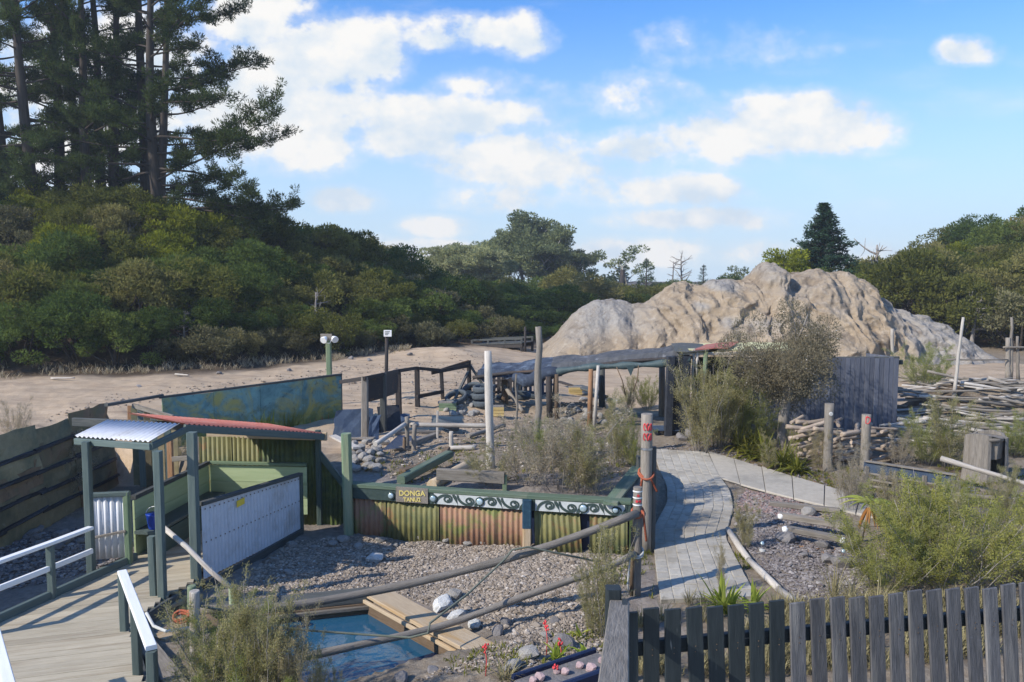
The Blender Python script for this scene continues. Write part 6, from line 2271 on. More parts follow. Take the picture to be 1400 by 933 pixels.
# ---- hut: roof and plank wall
def build_shed():
    y = 21.6
    a, b = D(1030, 489, y), D(1229, 488, y)
    t = thing('plank_shed', 'hut with an upright blue grey plank wall', 'shed', ((a.x + b.x) / 2, y, .2))
    n = 30
    rng = np.random.default_rng(4)
    for i in range(n):
        x0 = a.x + (b.x - a.x) * i / n
        w = (b.x - a.x) / n
        zt = a.z + rng.normal() * .012
        MB().beam((x0 + w / 2, y - .01 * (i % 2), -.05), (x0 + w / 2, y - .01 * (i % 2), zt), w - .006, .03, up=(0, 1, 0), ch=.1).build('wall_plank', M['shed_plank'], t)
    MB().beam((a.x, y + .05, a.z - .03), (b.x + .03, y + .05, b.z - .03), .07, .07).build('top_plate', M['dark_timber'], t)
    for k in range(9):
        yy = y + .12 + k * .22
        MB().beam((b.x, yy, -.05), (b.x, yy, b.z - .02 - .01 * k), .03, .21, ch=.1).build('wall_plank', M['shed_plank'], t)
    MB().beam((b.x + .06, y + .1, b.z - .16), (b.x + .14, y + .1, b.z - .16), .12, .12).build('bracket', M['black_metal'], t)
    # back part of the hut, its roof of patched sheets
    r0, r1 = D(938, 479, 21.2), D(1100, 478, 21.6)
    mb = MB(); plate(mb, (r0.x, 20.9, r0.z - .02), (r1.x - r0.x, .2, .02), (.2, 2.0, .02), .03, .02, 6, 2, .02, seed=3)
    mb.build('roof_sheet', M['yellow_sheet'], t)
    mb = MB(); plate(mb, (r0.x + .1, 20.85, r0.z + .03), (.95, .05, .03), (.7, 1.5, .03), .02, .012, 3, 2, .02, seed=4)
    mb.build('roof_sheet', M['red_iron'], t)
    mb = MB(); plate(mb, (r0.x - .35, 20.8, r0.z + .0), (.9, .05, .02), (.2, 1.5, .05), .02, .02, 3, 2, .03, seed=5)
    mb.build('roof_sheet', M['dark_timber'], t)
    MB().beam((r0.x - .2, 20.9, r0.z - .06), (r1.x, 21.1, r1.z - .06), .05, .07).build('fascia', M['pale_wood'], t)
    mb = MB(); plate(mb, (D(948, 480, 21.6).x, 21.6, .1), (1.8, 0, 0), (0, 0, 2.15), .03, .01, 4, 3, 0, seed=6)
    mb.build('dark_wall', M['tar_and_gap_shade'], t)
    for (u, vt, vb, w, m) in ((948, 478, 540, .04, 'pale_wood'), (953, 482, 515, .035, 'pale_wood'), (964, 480, 560, .06, 'green_post')):
        p = D(u, vb, 20.9); q = D(u + 1, vt, 20.9)
        MB().tube([(p.x, p.y, p.z), ((p.x + q.x) / 2 - .03, p.y, (p.z + q.z) / 2), tuple(q)], w, 7).build('gnarled_prop', M[m], t)
build_shed()
# old posts on the mound side
upright(1220, 500, 450, .09, 'twisted bleached post behind the plank wall', 'pale_wood', y=26)

# ---- carved posts
def carved_post(u, vb, vt, r, label, extras):
    g = GU(u, vb)
    top = D(u, vt, g.y)
    t = thing('carved_post', label, 'post', g)
    n = 7
    pts = [Vector((g.x, g.y, g.z - .15 + (top.z - g.z + .15) * k / (n - 1))) for k in range(n)]
    MB().tube(pts, [r * (1.02 - .02 * k / n) for k in range(n)], 14, lump=.015).build('shaft', M['grey_wood'], t)
    return t, g, top
def ring_mark(t, g, z, r, h, m, a0=-2.4, a1=-.7, name='painted_mark'):
    mb = MB()
    n = 8
    V, F = [], []
    for i in range(n + 1):
        an = a0 + (a1 - a0) * i / n
        for zz in (z, z + h):
            V.append((g.x + math.cos(an) * (r + .006), g.y + math.sin(an) * (r + .006), zz))
    for i in range(n):
        F.append((2 * i, 2 * i + 2, 2 * i + 3, 2 * i + 1))
    mb.add(V, F, None, .5, True)
    return mb.build(name, M[m], t)
def squiggles(t, g, z0, z1, r, rows, m='red_paint', seed=1):
    """painted strokes wrapped on the front of a round post"""
    rng = np.random.default_rng(seed)
    for k in range(rows):
        z = z0 + (z1 - z0) * (k + .5) / rows
        for s in range(3):
            a = -math.pi / 2 + (s - 1) * .55
            pts = []
            for q in np.linspace(0, 1, 9):
                an = a + .22 * math.cos(q * 5.5 + s) * (1 - .3 * q)
                zz = z + (z1 - z0) / rows * .36 * math.sin(q * 5.5 + s)
                pts.append((g.x + math.cos(an) * (r + .003), g.y + math.sin(an) * (r + .003), zz))
            MB().tube(pts, .009, 5).build('painted_stroke', M[m], t)
t, g, top = carved_post(882, 752, 566, .092, 'tall round post with red painted figures beside the path', None)
hh = top.z - g.z
squiggles(t, g, top.z - .44, top.z - .12, .092, 2)
ring_mark(t, g, top.z - .58, .094, .035, 'steel', -3.1, .0, 'metal_band')
MB().beam((g.x + .13, g.y + .05, g.z - .1), (g.x + .13, g.y + .05, top.z - .55), .07, .09).build('back_batten', M['dark_timber'], t)
tallg = g
t, g, top = carved_post(870, 814, 666, .062, 'shorter round post with white rings and rope at the end of the log rails', None)
for z in (.05, .14, .24):
    ring_mark(t, g, top.z - z - .012, .063, .018, 'white_paint', -3.1, 0.0, 'painted_ring')
for (z, a) in ((.11, -1.6), (.19, -1.9), (.19, -1.2)):
    q = Vector((g.x + math.cos(a) * .06, g.y + math.sin(a) * .06, top.z - z))
    MB().tube([q, q + Vector((math.cos(a), math.sin(a), 0)) * .008], .02, 8).build('red_dot', M['red_paint'], t)
MB().tube([(g.x - .07, g.y - .02, g.z - .1), (g.x - .065, g.y - .02, g.z + 1.0)], .03, 7).build('side_stake', M['brown_wood'], t)
rg, rtop = g, top
# ropes
def coil(name, label, c, r, turns, m, th=.014, tilt=(0, 0, 1), drop=None, squash=1.0, cat='rope', wob=.02, seed=1):
    rng = np.random.default_rng(seed)
    pts = []
    for i in range(int(turns * 18)):
        a = i / 18 * 2 * math.pi
        z = (i / 18 - turns / 2) * th * 2.1
        pts.append(Vector(c) + Vector((math.cos(a) * r, math.sin(a) * r * squash, z + math.sin(a * 1.0) * r * .5)) + Vector(rng.normal(size=3) * wob * r))
    if drop:
        pts += [Vector(p) for p in drop]
    o = MB().tube(pts, th, 7).build(name, M[m])
    return tag(o, label, cat)
def loop_down(g, z, side, depth, w, back=0.0):
    return [Vector((g.x + side * (.07 + w * math.sin(k * math.pi)), g.y - .06 - back * math.sin(k * math.pi), z - depth * math.sin(k * math.pi * .5 if k < .5 else (1 - k) * math.pi * .5 + .0) if False else z - depth * math.sin(k * math.pi))) for k in np.linspace(0, 1, 14)]
coil('rope', 'orange rope knotted round the top of the short ringed post', (rg.x, rg.y, rtop.z - .36), .078, 2.4, 'orange_rope', .017, drop=loop_down(rg, rtop.z - .34, 1, .42, .05))
coil('rope', 'orange rope hung in loops on the tall painted post', (tallg.x, tallg.y, 1.28), .12, 1.6, 'orange_rope', .018, drop=loop_down(tallg, 1.26, -1, .36, .05) + loop_down(tallg, 1.2, 1, .2, .1))
coil('rope', 'pale blue white rope tied low round the short ringed post', (rg.x, rg.y, rg.z + .62), .085, 2.2, 'pale_rope', .014)
tag(MB().tube([D(862, 755, rg.y - .1), D(858, 800, rg.y - .1), Vector((rg.x - .1, rg.y, 0))], .012, 5).build('cord', M['pale_rope']), 'thin pale cord hanging down the short ringed post', 'cord')

# log rails from the ringed post to the left post
def rail(label, pix, ys, r0, r1, m='grey_wood'):
    pts = [D(u, v, y) for (u, v), y in zip(pix, ys)]
    # dense smooth
    P_ = np.array([vec(p) for p in pts])
    tt = np.linspace(0, len(pts) - 1, 22)
    X = np.stack([np.interp(tt, range(len(pts)), P_[:, k]) for k in range(3)], 1)
    for _ in range(2):
        X[1:-1] = .25 * X[:-2] + .5 * X[1:-1] + .25 * X[2:]
    rad = np.linspace(r0, r1, 22) * (1 + .06 * np.sin(np.arange(22) * 1.3) + .04 * np.sin(np.arange(22) * 2.9))
    return tag(MB().tube(X, rad, 11, lump=.025).build('log_rail', M[m]), label, 'log rail', 'log rails of the pool barrier')
lyy = 8.9
rail('upper long log rail across the yard in front of the decorated wall', [(872, 702), (800, 730), (720, 757), (640, 780), (560, 799), (480, 815), (420, 826), (360, 832), (270, 834)], np.linspace(rg.y - .08, 8.95, 9), .055, .048)
rail('lower bent log rail crossing over the pool', [(868, 757), (830, 778), (760, 800), (690, 825), (620, 853), (560, 868), (500, 880), (430, 896), (340, 912), (262, 925)], np.linspace(rg.y - .08, 8.2, 10), .045, .045)
# left end posts
def lpost(u, vb, vt, y, r, label, m='green_post'):
    p, q = D(u, vb, y), D(u, vt, y)
    return tag(MB().tube([(p.x, p.y, -.15), (q.x, q.y, q.z - .02), (q.x, q.y, q.z)], (r, r, r * .9), 11).build('round_post', M[m]), label, 'post')
lpost(266, 935, 808, 8.3, .055, 'round green grey post with rails and rope at the bottom left bush', 'pale_wood')
lpost(262, 860, 801, 8.75, .05, 'shorter round post just behind the rope post by the bush')
coil('rope', 'orange brown coil of rope hung on the left round post', D(248, 843, 8.3), .085, 2.2, 'orange_rope', .014, squash=.5, seed=4)
tag(MB().tube([D(200, 838, 8.6), D(210, 856, 8.5), D(226, 863, 8.4), D(240, 862, 8.35), D(262, 858, 8.3)], .018, 7).build('rope', M['pale_rope']), 'pale rope sagging from the middle handrail to the round post', 'rope')
tag(MB().tube([D(172, 800, 9.4), D(176, 815, 9.3), D(184, 826, 9.2), D(186, 812, 9.2)], .016, 7).build('rope', M['pale_rope']), 'pale rope looped over the far end of the middle handrail', 'rope')
tag(MB().tube([D(268, 828, 8.3), D(300, 834, 8.5), D(340, 842, 8.7), D(362, 855, 8.85), D(420, 862, 8.95), D(500, 868, 9.05), D(560, 872, 9.0), D(585, 866, 8.95), D(588, 852, 9.05), D(640, 812, 9.6), D(690, 765, 10.2), D(700, 752, 10.25), D(722, 748, 10.3), D(760, 756, 10.4), D(812, 767, 10.55)], .014, 7).build('rope', M['dull_rope']),
    'long dull green rope strung between the two log rails over the pool', 'rope')

# ---- picket fence
def build_pickets():
    a, b = Vector((.70, 4.60, 0)), Vector((3.36, 5.06, 0))
    t = thing('picket_fence', 'dark weathered picket fence along the bottom right', 'fence', (a.x, a.y, 1.3))
    d = (b - a).normalized()
    L = (b - a).length
    n = 21
    rng = np.random.default_rng(9)
    for i in range(n):
        k = i / (n - 1)
        p = a.lerp(b, k)
        lean = .02 + .10 * k
        top = D(874 + (1408 - 874) * k, 836 - 38 * k, p.y).z + rng.normal() * .009
        foot = Vector((p.x + lean * 1.05 + rng.normal() * .012, p.y + rng.normal() * .006, 1.35))
        tp = Vector((p.x, p.y, top))
        MB().beam(foot, tp, .098 + rng.normal() * .002, .021, up=(d.y, -d.x, 0) if False else (-d.y, d.x, 0), ch=.15, seg=2, jit=.002).build('picket', M['charcoal_paint' if i < 8 else 'worn_charcoal'], t)
    mb = MB()
    for i in range(n):
        p = a.lerp(b, i / (n - 1))
        for dz in (0, .035):
            q = Vector((p.x + (.02 + .10 * i / n) * .3, p.y, 2.22 + dz))
            mb.tube([q + Vector((d.y, -d.x, 0)) * .012, q + Vector((d.y, -d.x, 0)) * .015], .0035, 6)
    mb.build('nail_heads', M['brown_wood'], t)['kind'] = 'stuff'
    for (z, m) in ((2.24, 'charcoal_paint'), (1.62, 'charcoal_paint')):
        MB().beam(Vector((a.x - .05, a.y + .045, z)), Vector((b.x + .3, b.y + .09, z + .03)), .045, .09).build('rail', M[m], t)
    MB().beam(Vector((a.x - .09, a.y + .06, 1.2)), Vector((a.x - .09, a.y + .06, 2.62)), .09, .09).build('corner_post', M['charcoal_paint'], t)
    return t
build_pickets()
t = thing('stair_handrail', 'weathered grey timber handrail beside the picket fence', 'handrail', (.6, 4.5, 1.3))
a, b = D(847, 826, 4.62), D(838, 948, 2.75)
MB().beam(a, b + (b - a) * .25, .115, .045, ch=.12, seg=4, jit=.002).build('top_rail', M['grey_wood'], t)
MB().beam(a + Vector((.035, .02, -.05)), b + (b - a) * .25 + Vector((.035, 0, -.10)), .04, .14).build('under_rail', M['charcoal_paint'], t)
MB().beam((a.x, a.y - .02, 1.1), (a.x, a.y - .02, a.z - .03), .09, .09).build('post', M['charcoal_paint'], t)

# ---- planter trough at the bottom
def build_trough():
    c0, c1 = P(735, 968, .22), P(850, 926, .22)
    t = thing('planter_trough', 'dark blue planter trough with pinkish stones at the bottom edge', 'planter', (c0.x, c0.y, .2))
    up = Vector((0, 0, 1))
    MB().beam(c0 + Vector((0, 0, .0)), c1 + Vector((0, 0, .0)), .07, .35, ch=.3).build('front_wall', M['navy_plastic'], t)
    per = Vector((-(c1 - c0).y, (c1 - c0).x, 0)).normalized() * .45
    MB().beam(c0 + per, c1 + per, .05, .30, ch=.3).build('back_wall', M['navy_plastic'], t)
    MB().beam(c0 + per * .5 + Vector((0, 0, -.02)), c1 + per * .5 + Vector((0, 0, -.02)), .42, .25).build('soil', M['dark_stone'], t)
    for k in (.12, .2, .41, .47, .66, .72, .9):
        p = c0.lerp(c1, k) + per * random.uniform(.15, .7) + Vector((0, 0, .13))
        o = link(random.choice(ROCKS['pink']), 'edge_stone', t)
        o.matrix_parent_inverse = Matrix.Translation(-t.location)
        o.location = p
        s = random.uniform(.04, .07)
        o.scale = (s, s, s)
M['pink_stone'] = surf('pink_stone', (.36, .25, .25), (.48, .36, .34), 9, .9, .5, coord='obj')
ROCKS['pink'] = [mesh_from('rock', rock_mesh(760 + i, 1, .9, .8, 2), M['pink_stone']) for i in range(2)]
build_trough()
for (u, v, r, m, lab) in ((720, 900, 20, 'stone', 'brown lump of rock behind the planter trough'), (770, 885, 16, 'dark_stone', 'dark stone among the succulents by the trough'), (700, 915, 14, 'stone', 'rounded stone at the left end of the trough'), (745, 872, 8, 'stone', 'small stone on the bank above the trough')):
    rock(u, v, r, lab, m)

# strap-leaved plants
def strap_plant(u, v, hpx, n, label, m='flax_leaf', width=.035, droop=.8, name='flax_plant', cat='plant', pt=None, spread=.7, seed=1):
    g = pt if pt is not None else GU(u, v)
    hgt = hpx / FPX * g.y
    rng = np.random.default_rng(seed + u)
    V, T = [], []
    for i in range(n):
        an = rng.random() * 6.28
        tl = rng.uniform(.1, 1) * spread
        L = hgt * rng.uniform(.65, 1.2)
        d = np.array([math.cos(an) * tl, math.sin(an) * tl, 1.0]); d /= np.linalg.norm(d)
        s = np.array([-math.sin(an), math.cos(an), 0])
        p = np.array([rng.normal() * .03, rng.normal() * .03, -.02])
        prev = None
        ns = 6
        tint = rng.random()
        for k in range(ns + 1):
            w = width * (1 - (k / ns) ** 2.2) * (.6 + .4 * min(1, k / 1.5)) * .5 + .0008
            cur = (p - s * w + np.array([0, 0, w * .3]), p.copy(), p + s * w + np.array([0, 0, w * .3]))
            if prev is not None:
                V += [prev[0], prev[1], cur[1], cur[0], prev[1], prev[2], cur[2], cur[1]]
                T += [tint] * 8
            prev = cur
            p = p + d * L / ns
            d = d + np.array([math.cos(an) * .18, math.sin(an) * .18, -.28]) * droop * tl
            d /= np.linalg.norm(d)
    o = thing(name, label, cat, g)
    c = bpy.data.objects.new('leaves', quads_mesh('leaves', np.array(V), M[m], np.array(T)))
    COL.objects.link(c); c.parent = o
    return o, g
strap_plant(990, 838, 58, 46, 'bright yellow green strap leaved plant behind the dark pickets', width=.06, spread=.9)
strap_plant(1030, 835, 40, 22, 'smaller strap leaved plant right of the bright one', width=.05, spread=.9, seed=2)
strap_plant(588, 640, 18, 40, 'yellow green flax clump beside the mossy beam', width=.03, spread=.8)
strap_plant(760, 905, 34, 16, 'small green strap leaves in the trough', width=.04, spread=.9, seed=3)
strap_plant(800, 905, 36, 18, 'yellowing broad leaves at the right end of the trough', width=.06, spread=1.2, seed=4)
strap_plant(790, 870, 22, 10, 'green tuft of broad leaves below the fence rail', width=.05, spread=1.3, seed=5)
for i, (u, v, h) in enumerate(((690, 930, 40), (1140, 820, 60), (1165, 825, 70), (1060, 840, 45), (905, 850, 40), (960, 850, 36), (1100, 845, 40), (1200, 838, 60))):
    strap_plant(u, v, h, 40, ('dry grass tuft at the bottom edge left of the trough', 'wispy grass tuft left of the big green shrubs', 'taller grass tuft under the big green shrubs', 'dry grass behind the dark pickets', 'straw grass by the corner of the picket fence',
                              'straw grass behind the third picket', 'straw grass behind the middle pickets', 'long grass behind the grey pickets')[i], 'dry_grass', .010, 1.0, 'grass_tuft', 'grass', None, .9, i)
# red flowering succulents
for i, (u, v, h) in enumerate(((747, 898, 48), (766, 905, 30), (664, 925, 45), (760, 925, 14))):
    g = GU(u, v)
    t = thing('succulent', ('succulent with a tall red flower stalk above the trough', 'succulent with a bright red bloom', 'red stalked succulent at the bottom left of the trough', 'small pink rosette succulent in the trough')[i], 'plant', g)
    hh = h / FPX * g.y
    MB().tube([g, g + Vector((.01, 0, hh * .5)), g + Vector((-.01, 0, hh))], (.006, .005, .004), 5).build('stalk', M['red_stem'], t)
    mb = MB()
    for k in range(10):
        p = g + Vector((random.uniform(-.03, .03), random.uniform(-.03, .03), hh * random.uniform(.75, 1.03)))
        mb.tube([p, p + Vector((0, 0, .012)), p + Vector((0, 0, .028))], (.004, .014, .003), 6)
    mb.build('flowers', M['red_paint'], t)


# ---- garden bed: log benches with white painted ends, log kerb
def painted_log(label, u0, v0, u1, v1, w, h, m='grey_wood', z=.1, ends=True):
    p, q = GU(u0, v0, z), GU(u1, v1, z)
    t = thing('painted_log', label, 'log', p)
    MB().beam(p, q, w, h, seg=3, jit=.012).build('log', M[m], t)
    if ends:
        d = (q - p).normalized()
        for (e, s) in (((p, -1), (q, 1)) if ends == 2 else ((p, -1),)):
            c = e + Vector((0, -w * .3, -h * .1))
            MB().tube([c + Vector((0, 0, -.05)), c + Vector((0, 0, -.03)), c + Vector((0, 0, .03)), c + Vector((0, 0, .055))], (.025, .052, .056, .02), 10).build('white_knob', M['white_paint'], t)
    return t
painted_log('grey log with white knobs at the back of the garden bench', 1066, 722, 1160, 738, .14, .10, z=.22)
painted_log('front grey log of the garden bench with white knobs', 1072, 738, 1150, 752, .14, .09, z=.18, ends=2)
painted_log('plain grey log lying at the top of the garden bed', 1052, 692, 1148, 702, .12, .09, 'grey_wood', .05, False)
for (u, v, r, lab, m) in ((1075, 740, 13, 'dark stone under the left end of the garden bench', 'dark_stone'), (1126, 750, 12, 'round dark stone under the garden bench', 'dark_stone'), (1105, 705, 14, 'pale grey lump between the garden logs', 'stone'), (1100, 762, 8, 'brown stone in front of the garden bench', 'dark_stone'), (1150, 775, 18, 'dark rock under the wispy grass', 'dark_stone'), (1135, 770, 12, 'grey rock beside the shells', 'dark_stone'), (1042, 755, 5, 'small pale stone on the scoria', 'pale_stone')):
    rock(u, v, r, lab, m)
for i, (u, v) in enumerate(((1153, 763), (1182, 768), (1042, 752))):
    g = GU(u, v, .1)
    mb = MB(); mb.tube([g, g + Vector((0, -.01, .015)), g + Vector((0, -.02, .02))], (.035, .03, .012), 12)
    tag(mb.build('shell', M['shell']), ('pearly shell lying by the dark rock', 'pearly shell at the edge of the green shrubs', 'small shell on the scoria by the kerb log')[i], 'shell')
kp = [GU(u, v, .05) for u, v in ((995, 728), (1008, 752), (1025, 772), (1045, 792), (1066, 812), (1085, 830), (1100, 846))]
for i in range(0, 6, 2):
    tag(MB().tube([kp[i], kp[i + 1] + Vector((random.uniform(-.03, .03), 0, .01)), kp[i + 2].lerp(kp[i + 1], .06)], (.05, .056, .05), 9, lump=.04).build('kerb_log', M['tan_pole']), ('far kerb log', 'middle kerb log', 'near kerb log')[i // 2] + ' edging the right side of the path', 'log', 'path kerb logs')


# ---- posts, trough frame, stump, woodpile
t, g, top = carved_post(1182, 640, 567, .10, 'grey round post with a red letter in front of the woodpile', None)
for (pts2) in ([(-.05, -.02), (-.05, -.16), (-.03, -.17)], [(-.05, -.04), (0.0, -.02), (.045, -.05), (.045, -.12), (.0, -.17), (-.03, -.17)], [(-.055, -.05), (-.03, -.0), (.0, -.03)]):
    pp = []
    for (x, z) in pts2:
        an = -math.pi / 2 + x / .10
        pp.append((g.x + math.cos(an) * .104, g.y + math.sin(an) * .104, top.z + z - .02))
    MB().tube(pp, .010, 5).build('painted_letter', M['red_paint'], t)
t, g, top = carved_post(1131, 645, 552, .10, 'grey round post with a pale mark beside the tree', None)
c = Vector((g.x, g.y - .1, top.z - .22))
MB().tube([c, c + Vector((0, -.012, 0))], (.05, .04), 10).build('pale_mark', M['pale_stone'], t)
tag(MB().beam((g.x + .03, g.y + .14, .0), (g.x + .03, g.y + .14, .8), .16, .14).build('stub_post', M['brown_wood']), 'short brown stub post behind the marked post', 'post')
upright(1029, 612, 580, .10, 'short grey post in the ferns left of the tree', 'dark_timber', 'beam')
# stump
def build_stump():
    g = GU(1345, 655)
    top = D(1345, 594, g.y)
    t = thing('hollow_stump', 'broad grey hollow tree stump on the right', 'stump', g)
    r = 27 / FPX * g.y
    mb = MB()
    n = 40
    V, F = [], []
    rng = np.random.default_rng(2)
    flute = 1 + .06 * np.sin(np.arange(n) * 2 * math.pi / n * 9) + rng.normal(size=n) * .025
    for j, (z, s) in enumerate(((g.z - .15, 1.12), (g.z + .2, 1.03), (top.z - .1, .98), (top.z, .97), (top.z + .005, .80), (top.z - .5, .72))):
        for i in range(n):
            a = 2 * math.pi * i / n
            zz = z + (.05 * math.sin(a * 2) if j in (3, 4) else 0)
            rr = r * s * flute[i]
            V.append((g.x + rr * math.cos(a), g.y + rr * .8 * math.sin(a), zz))
    G_ = [(v[0] * 1.0, v[1], v[2] * .09) for v in V]
    for j in range(5):
        for i in range(n):
            i2 = (i + 1) % n
            a = 2 * math.pi * i / n
            # the front is split open
            if 4.55 < a < 5.35 and j in (1, 2):
                continue
            F.append((j * n + i, j * n + i2, (j + 1) * n + i2, (j + 1) * n + i))
    mb.add(V, F, G_, .5, False).build('shell', M['grey_wood'], t)
    MB().tube([(g.x, g.y, g.z - .1), (g.x, g.y, g.z + .12)], r * .72, 16).build('hollow_floor', M['tar_and_gap_shade'], t)
    MB().tube([(g.x, g.y, top.z - .10), (g.x, g.y, top.z - .03)], r * .8, 20).build('top_face', M['grey_wood'], t)
build_stump()
# crib with dark board and rack
def build_crib():
    a, b = GU(1180, 668), GU(1305, 690)
    a.z += .45; b.z += .45
    t = thing('timber_crib', 'low timber crib with a dark blue top board among the shrubs', 'crib', (a.x, a.y, a.z - .45))
    MB().beam(a, b, .06, .22).build('top_board', M['blue_board'], t)
    MB().beam(a + Vector((0, -.04, .13)), b + Vector((0, -.04, .13)), .10, .03).build('top_trim', M['grey_wood'], t)
    for k in (.02, .35, .66, .97):
        p = a.lerp(b, k)
        w = .24 if k > .9 else .08
        MB().beam((p.x, p.y - .06, p.z - .75), (p.x, p.y - .06, p.z + .02), w, .05, up=(0, 1, 0)).build('upright', M['grey_wood'], t)
    for k in range(3):
        z = -.12 - k * .13
        MB().beam(a + Vector((0, -.02, z)), b + Vector((0, -.02, z)), .03, .04).build('slat', M['grey_wood'], t)
    # wire rack
    p = b + Vector((.12, -.02, -.12))
    r = []
    for k in range(5):
        MB().beam(p + Vector((0, 0, -k * .065)), p + Vector((.27, .0, -k * .065)), .012, .012).build('rack_bar', M['steel'], t)
    for k in range(4):
        MB().beam(p + Vector((k * .09, 0, .0)), p + Vector((k * .09, .0, -.27)), .012, .012).build('rack_bar', M['steel'], t)
build_crib()
def lean_pole(label, p, q, r, m='pale_wood', cat='pole', name='pole', group=None):
    return timber('round', label, p, q, r, r * .7, m, cat, name, group)
lean_pole('long pale pole sloping down right from the crib', GU(1285, 668, .62), GU(1420, 700, .45), .06, 'pale_wood')
lean_pole('second pole below the stump at the right edge', GU(1300, 690, .2), GU(1420, 708, .3), .05, 'grey_wood')
# woodpile
rng_ = np.random.default_rng(77)
WP = P(1172, 640, .15)
for i in range(66):
    row = int(i // 12)
    k = (i % 12) / 11
    c = Vector((WP.x - .95 + k * 2.1 + rng_.uniform(-.15, .15), WP.y + .6 + row * .10 + rng_.uniform(-.3, .3), .22 + row * .15 + rng_.uniform(-.04, .06)))
    L = rng_.uniform(.5, .95)
    an = rng_.normal(2.55, .35)
    dv = Vector((math.cos(an), .8 * math.sin(an) * -1, rng_.normal(.10, .10))) * L / 2
    if rng_.random() < .5:
        dv.z = -abs(dv.z)
    r = rng_.uniform(.032, .062)
    timber('round', 'brown log in the woodpile behind the lettered post, %s' % ('bottom layers' if row < 2 else 'middle layers' if row < 4 else 'on top'), c - dv, c + dv, r, r * .88, 'fire_wood', 'log', 'fire_log', 'logs of the woodpile')
# heap of bleached branches
for i in range(150):
    u = rng_.uniform(1232, 1415)
    v = rng_.uniform(522, 625)
    g = GU(u, v)
    L = rng_.uniform(1.0, 2.4)
    an = rng_.choice([rng_.normal(-.5, .2), rng_.normal(2.4, .25), rng_.normal(.1, .2)])
    z = g.z + rng_.uniform(.03, .3)
    dv = Vector((math.cos(an), .4 * math.sin(an), rng_.normal() * .12)) * L / 2
    c = Vector((g.x, g.y + rng_.uniform(-.2, .5), z))
    r = rng_.uniform(.02, .055)
    timber('round', 'bleached dead branch in the %s of the heap of poles' % ('left end' if u < 1290 else 'middle' if u < 1350 else 'right end'), c - dv, c + dv, r, r * .7, 'pale_wood' if i % 3 == 0 else 'grey_wood', 'branch', 'dead_branch', 'branches of the bleached heap')
# tall leaning poles and far fence on the right
lean_pole('tall thin pole leaning right above the branch heap', GU(1304, 545), D(1317, 434, GU(1304, 545).y), .055, 'pale_wood')
y = 27.0
def fpole(u0, v0, u1, v1, r, label, yy=27.0, m='grey_wood'):
    return lean_pole(label, D(u0, v0, yy), D(u1, v1, yy), r, m)
fpole(1382, 520, 1383, 434, .06, 'upright thin pole at the far right fence')
fpole(1378, 520, 1378, 462, .10, 'thick grey post at the far right fence')
fpole(1392, 520, 1391, 460, .06, 'post at the right edge beside the thick grey post')
fpole(1372, 475, 1412, 475, .04, 'upper cross pole tied to the far right posts', 26.9)
fpole(1294, 492, 1378, 492, .03, 'long thin rail pole between the leaning pole and the far right posts', 26.9)
def low_fence():
    t = thing('slat_fence', 'low weathered slat fence behind the branch heap', 'fence', D(1350, 530, 24.5))
    a, b = D(1318, 518, 24.5), D(1412, 524, 23.8)
    for k in range(16):
        p = a.lerp(b, k / 15)
        MB().beam((p.x, p.y, Hs(p.x, p.y)), (p.x, p.y, p.z), .08, .025, up=(0, 1, 0)).build('slat', M['grey_wood'], t)
    for dz in (-.06, -.4):
        MB().beam(a + Vector((0, .04, dz)), b + Vector((0, .04, dz)), .04, .07).build('rail', M['dark_timber'], t)
low_fence()

# ---- aloe on a bare stem
def build_aloe():
    g = GU(1176, 742)
    top = D(1190, 690, g.y)
    t = thing('aloe_plant', 'small aloe tree with arching green leaves and brown hanging dead leaves', 'plant', g)
    MB().tube([g - Vector((0, 0, .05)), g.lerp(top, .5) + Vector((-.02, 0, 0)), top], (.04, .032, .035), 8, lump=.08).build('stem', M['grey_wood'], t)
    rng = np.random.default_rng(6)
    for (m, n, up, nm) in (('aloe_leaf', 15, .55, 'leaf'), ('aloe_dead', 12, -1.2, 'dead_leaf')):
        for i in range(n):
            an = 2 * math.pi * (i + rng.random() * .5) / n
            L = .50 * rng.uniform(.8, 1.2) if nm == 'leaf' else .44 * rng.uniform(.7, 1.1)
            p = vec(top) + np.array([0, 0, 0 if nm == 'leaf' else -.03])
            d = unit((math.cos(an), math.sin(an), up))
            pts, rad = [], []
            for k in range(7):
                pts.append(p.copy()); rad.append(.026 * (1 - (k / 6) ** 1.6) + .002)
                p = p + d * L / 6
                d = unit(d + np.array([0, 0, -.22 if nm == 'leaf' else -.3]))
            MB().tube(pts, rad, 5).build(nm, M[m], t)
build_aloe()

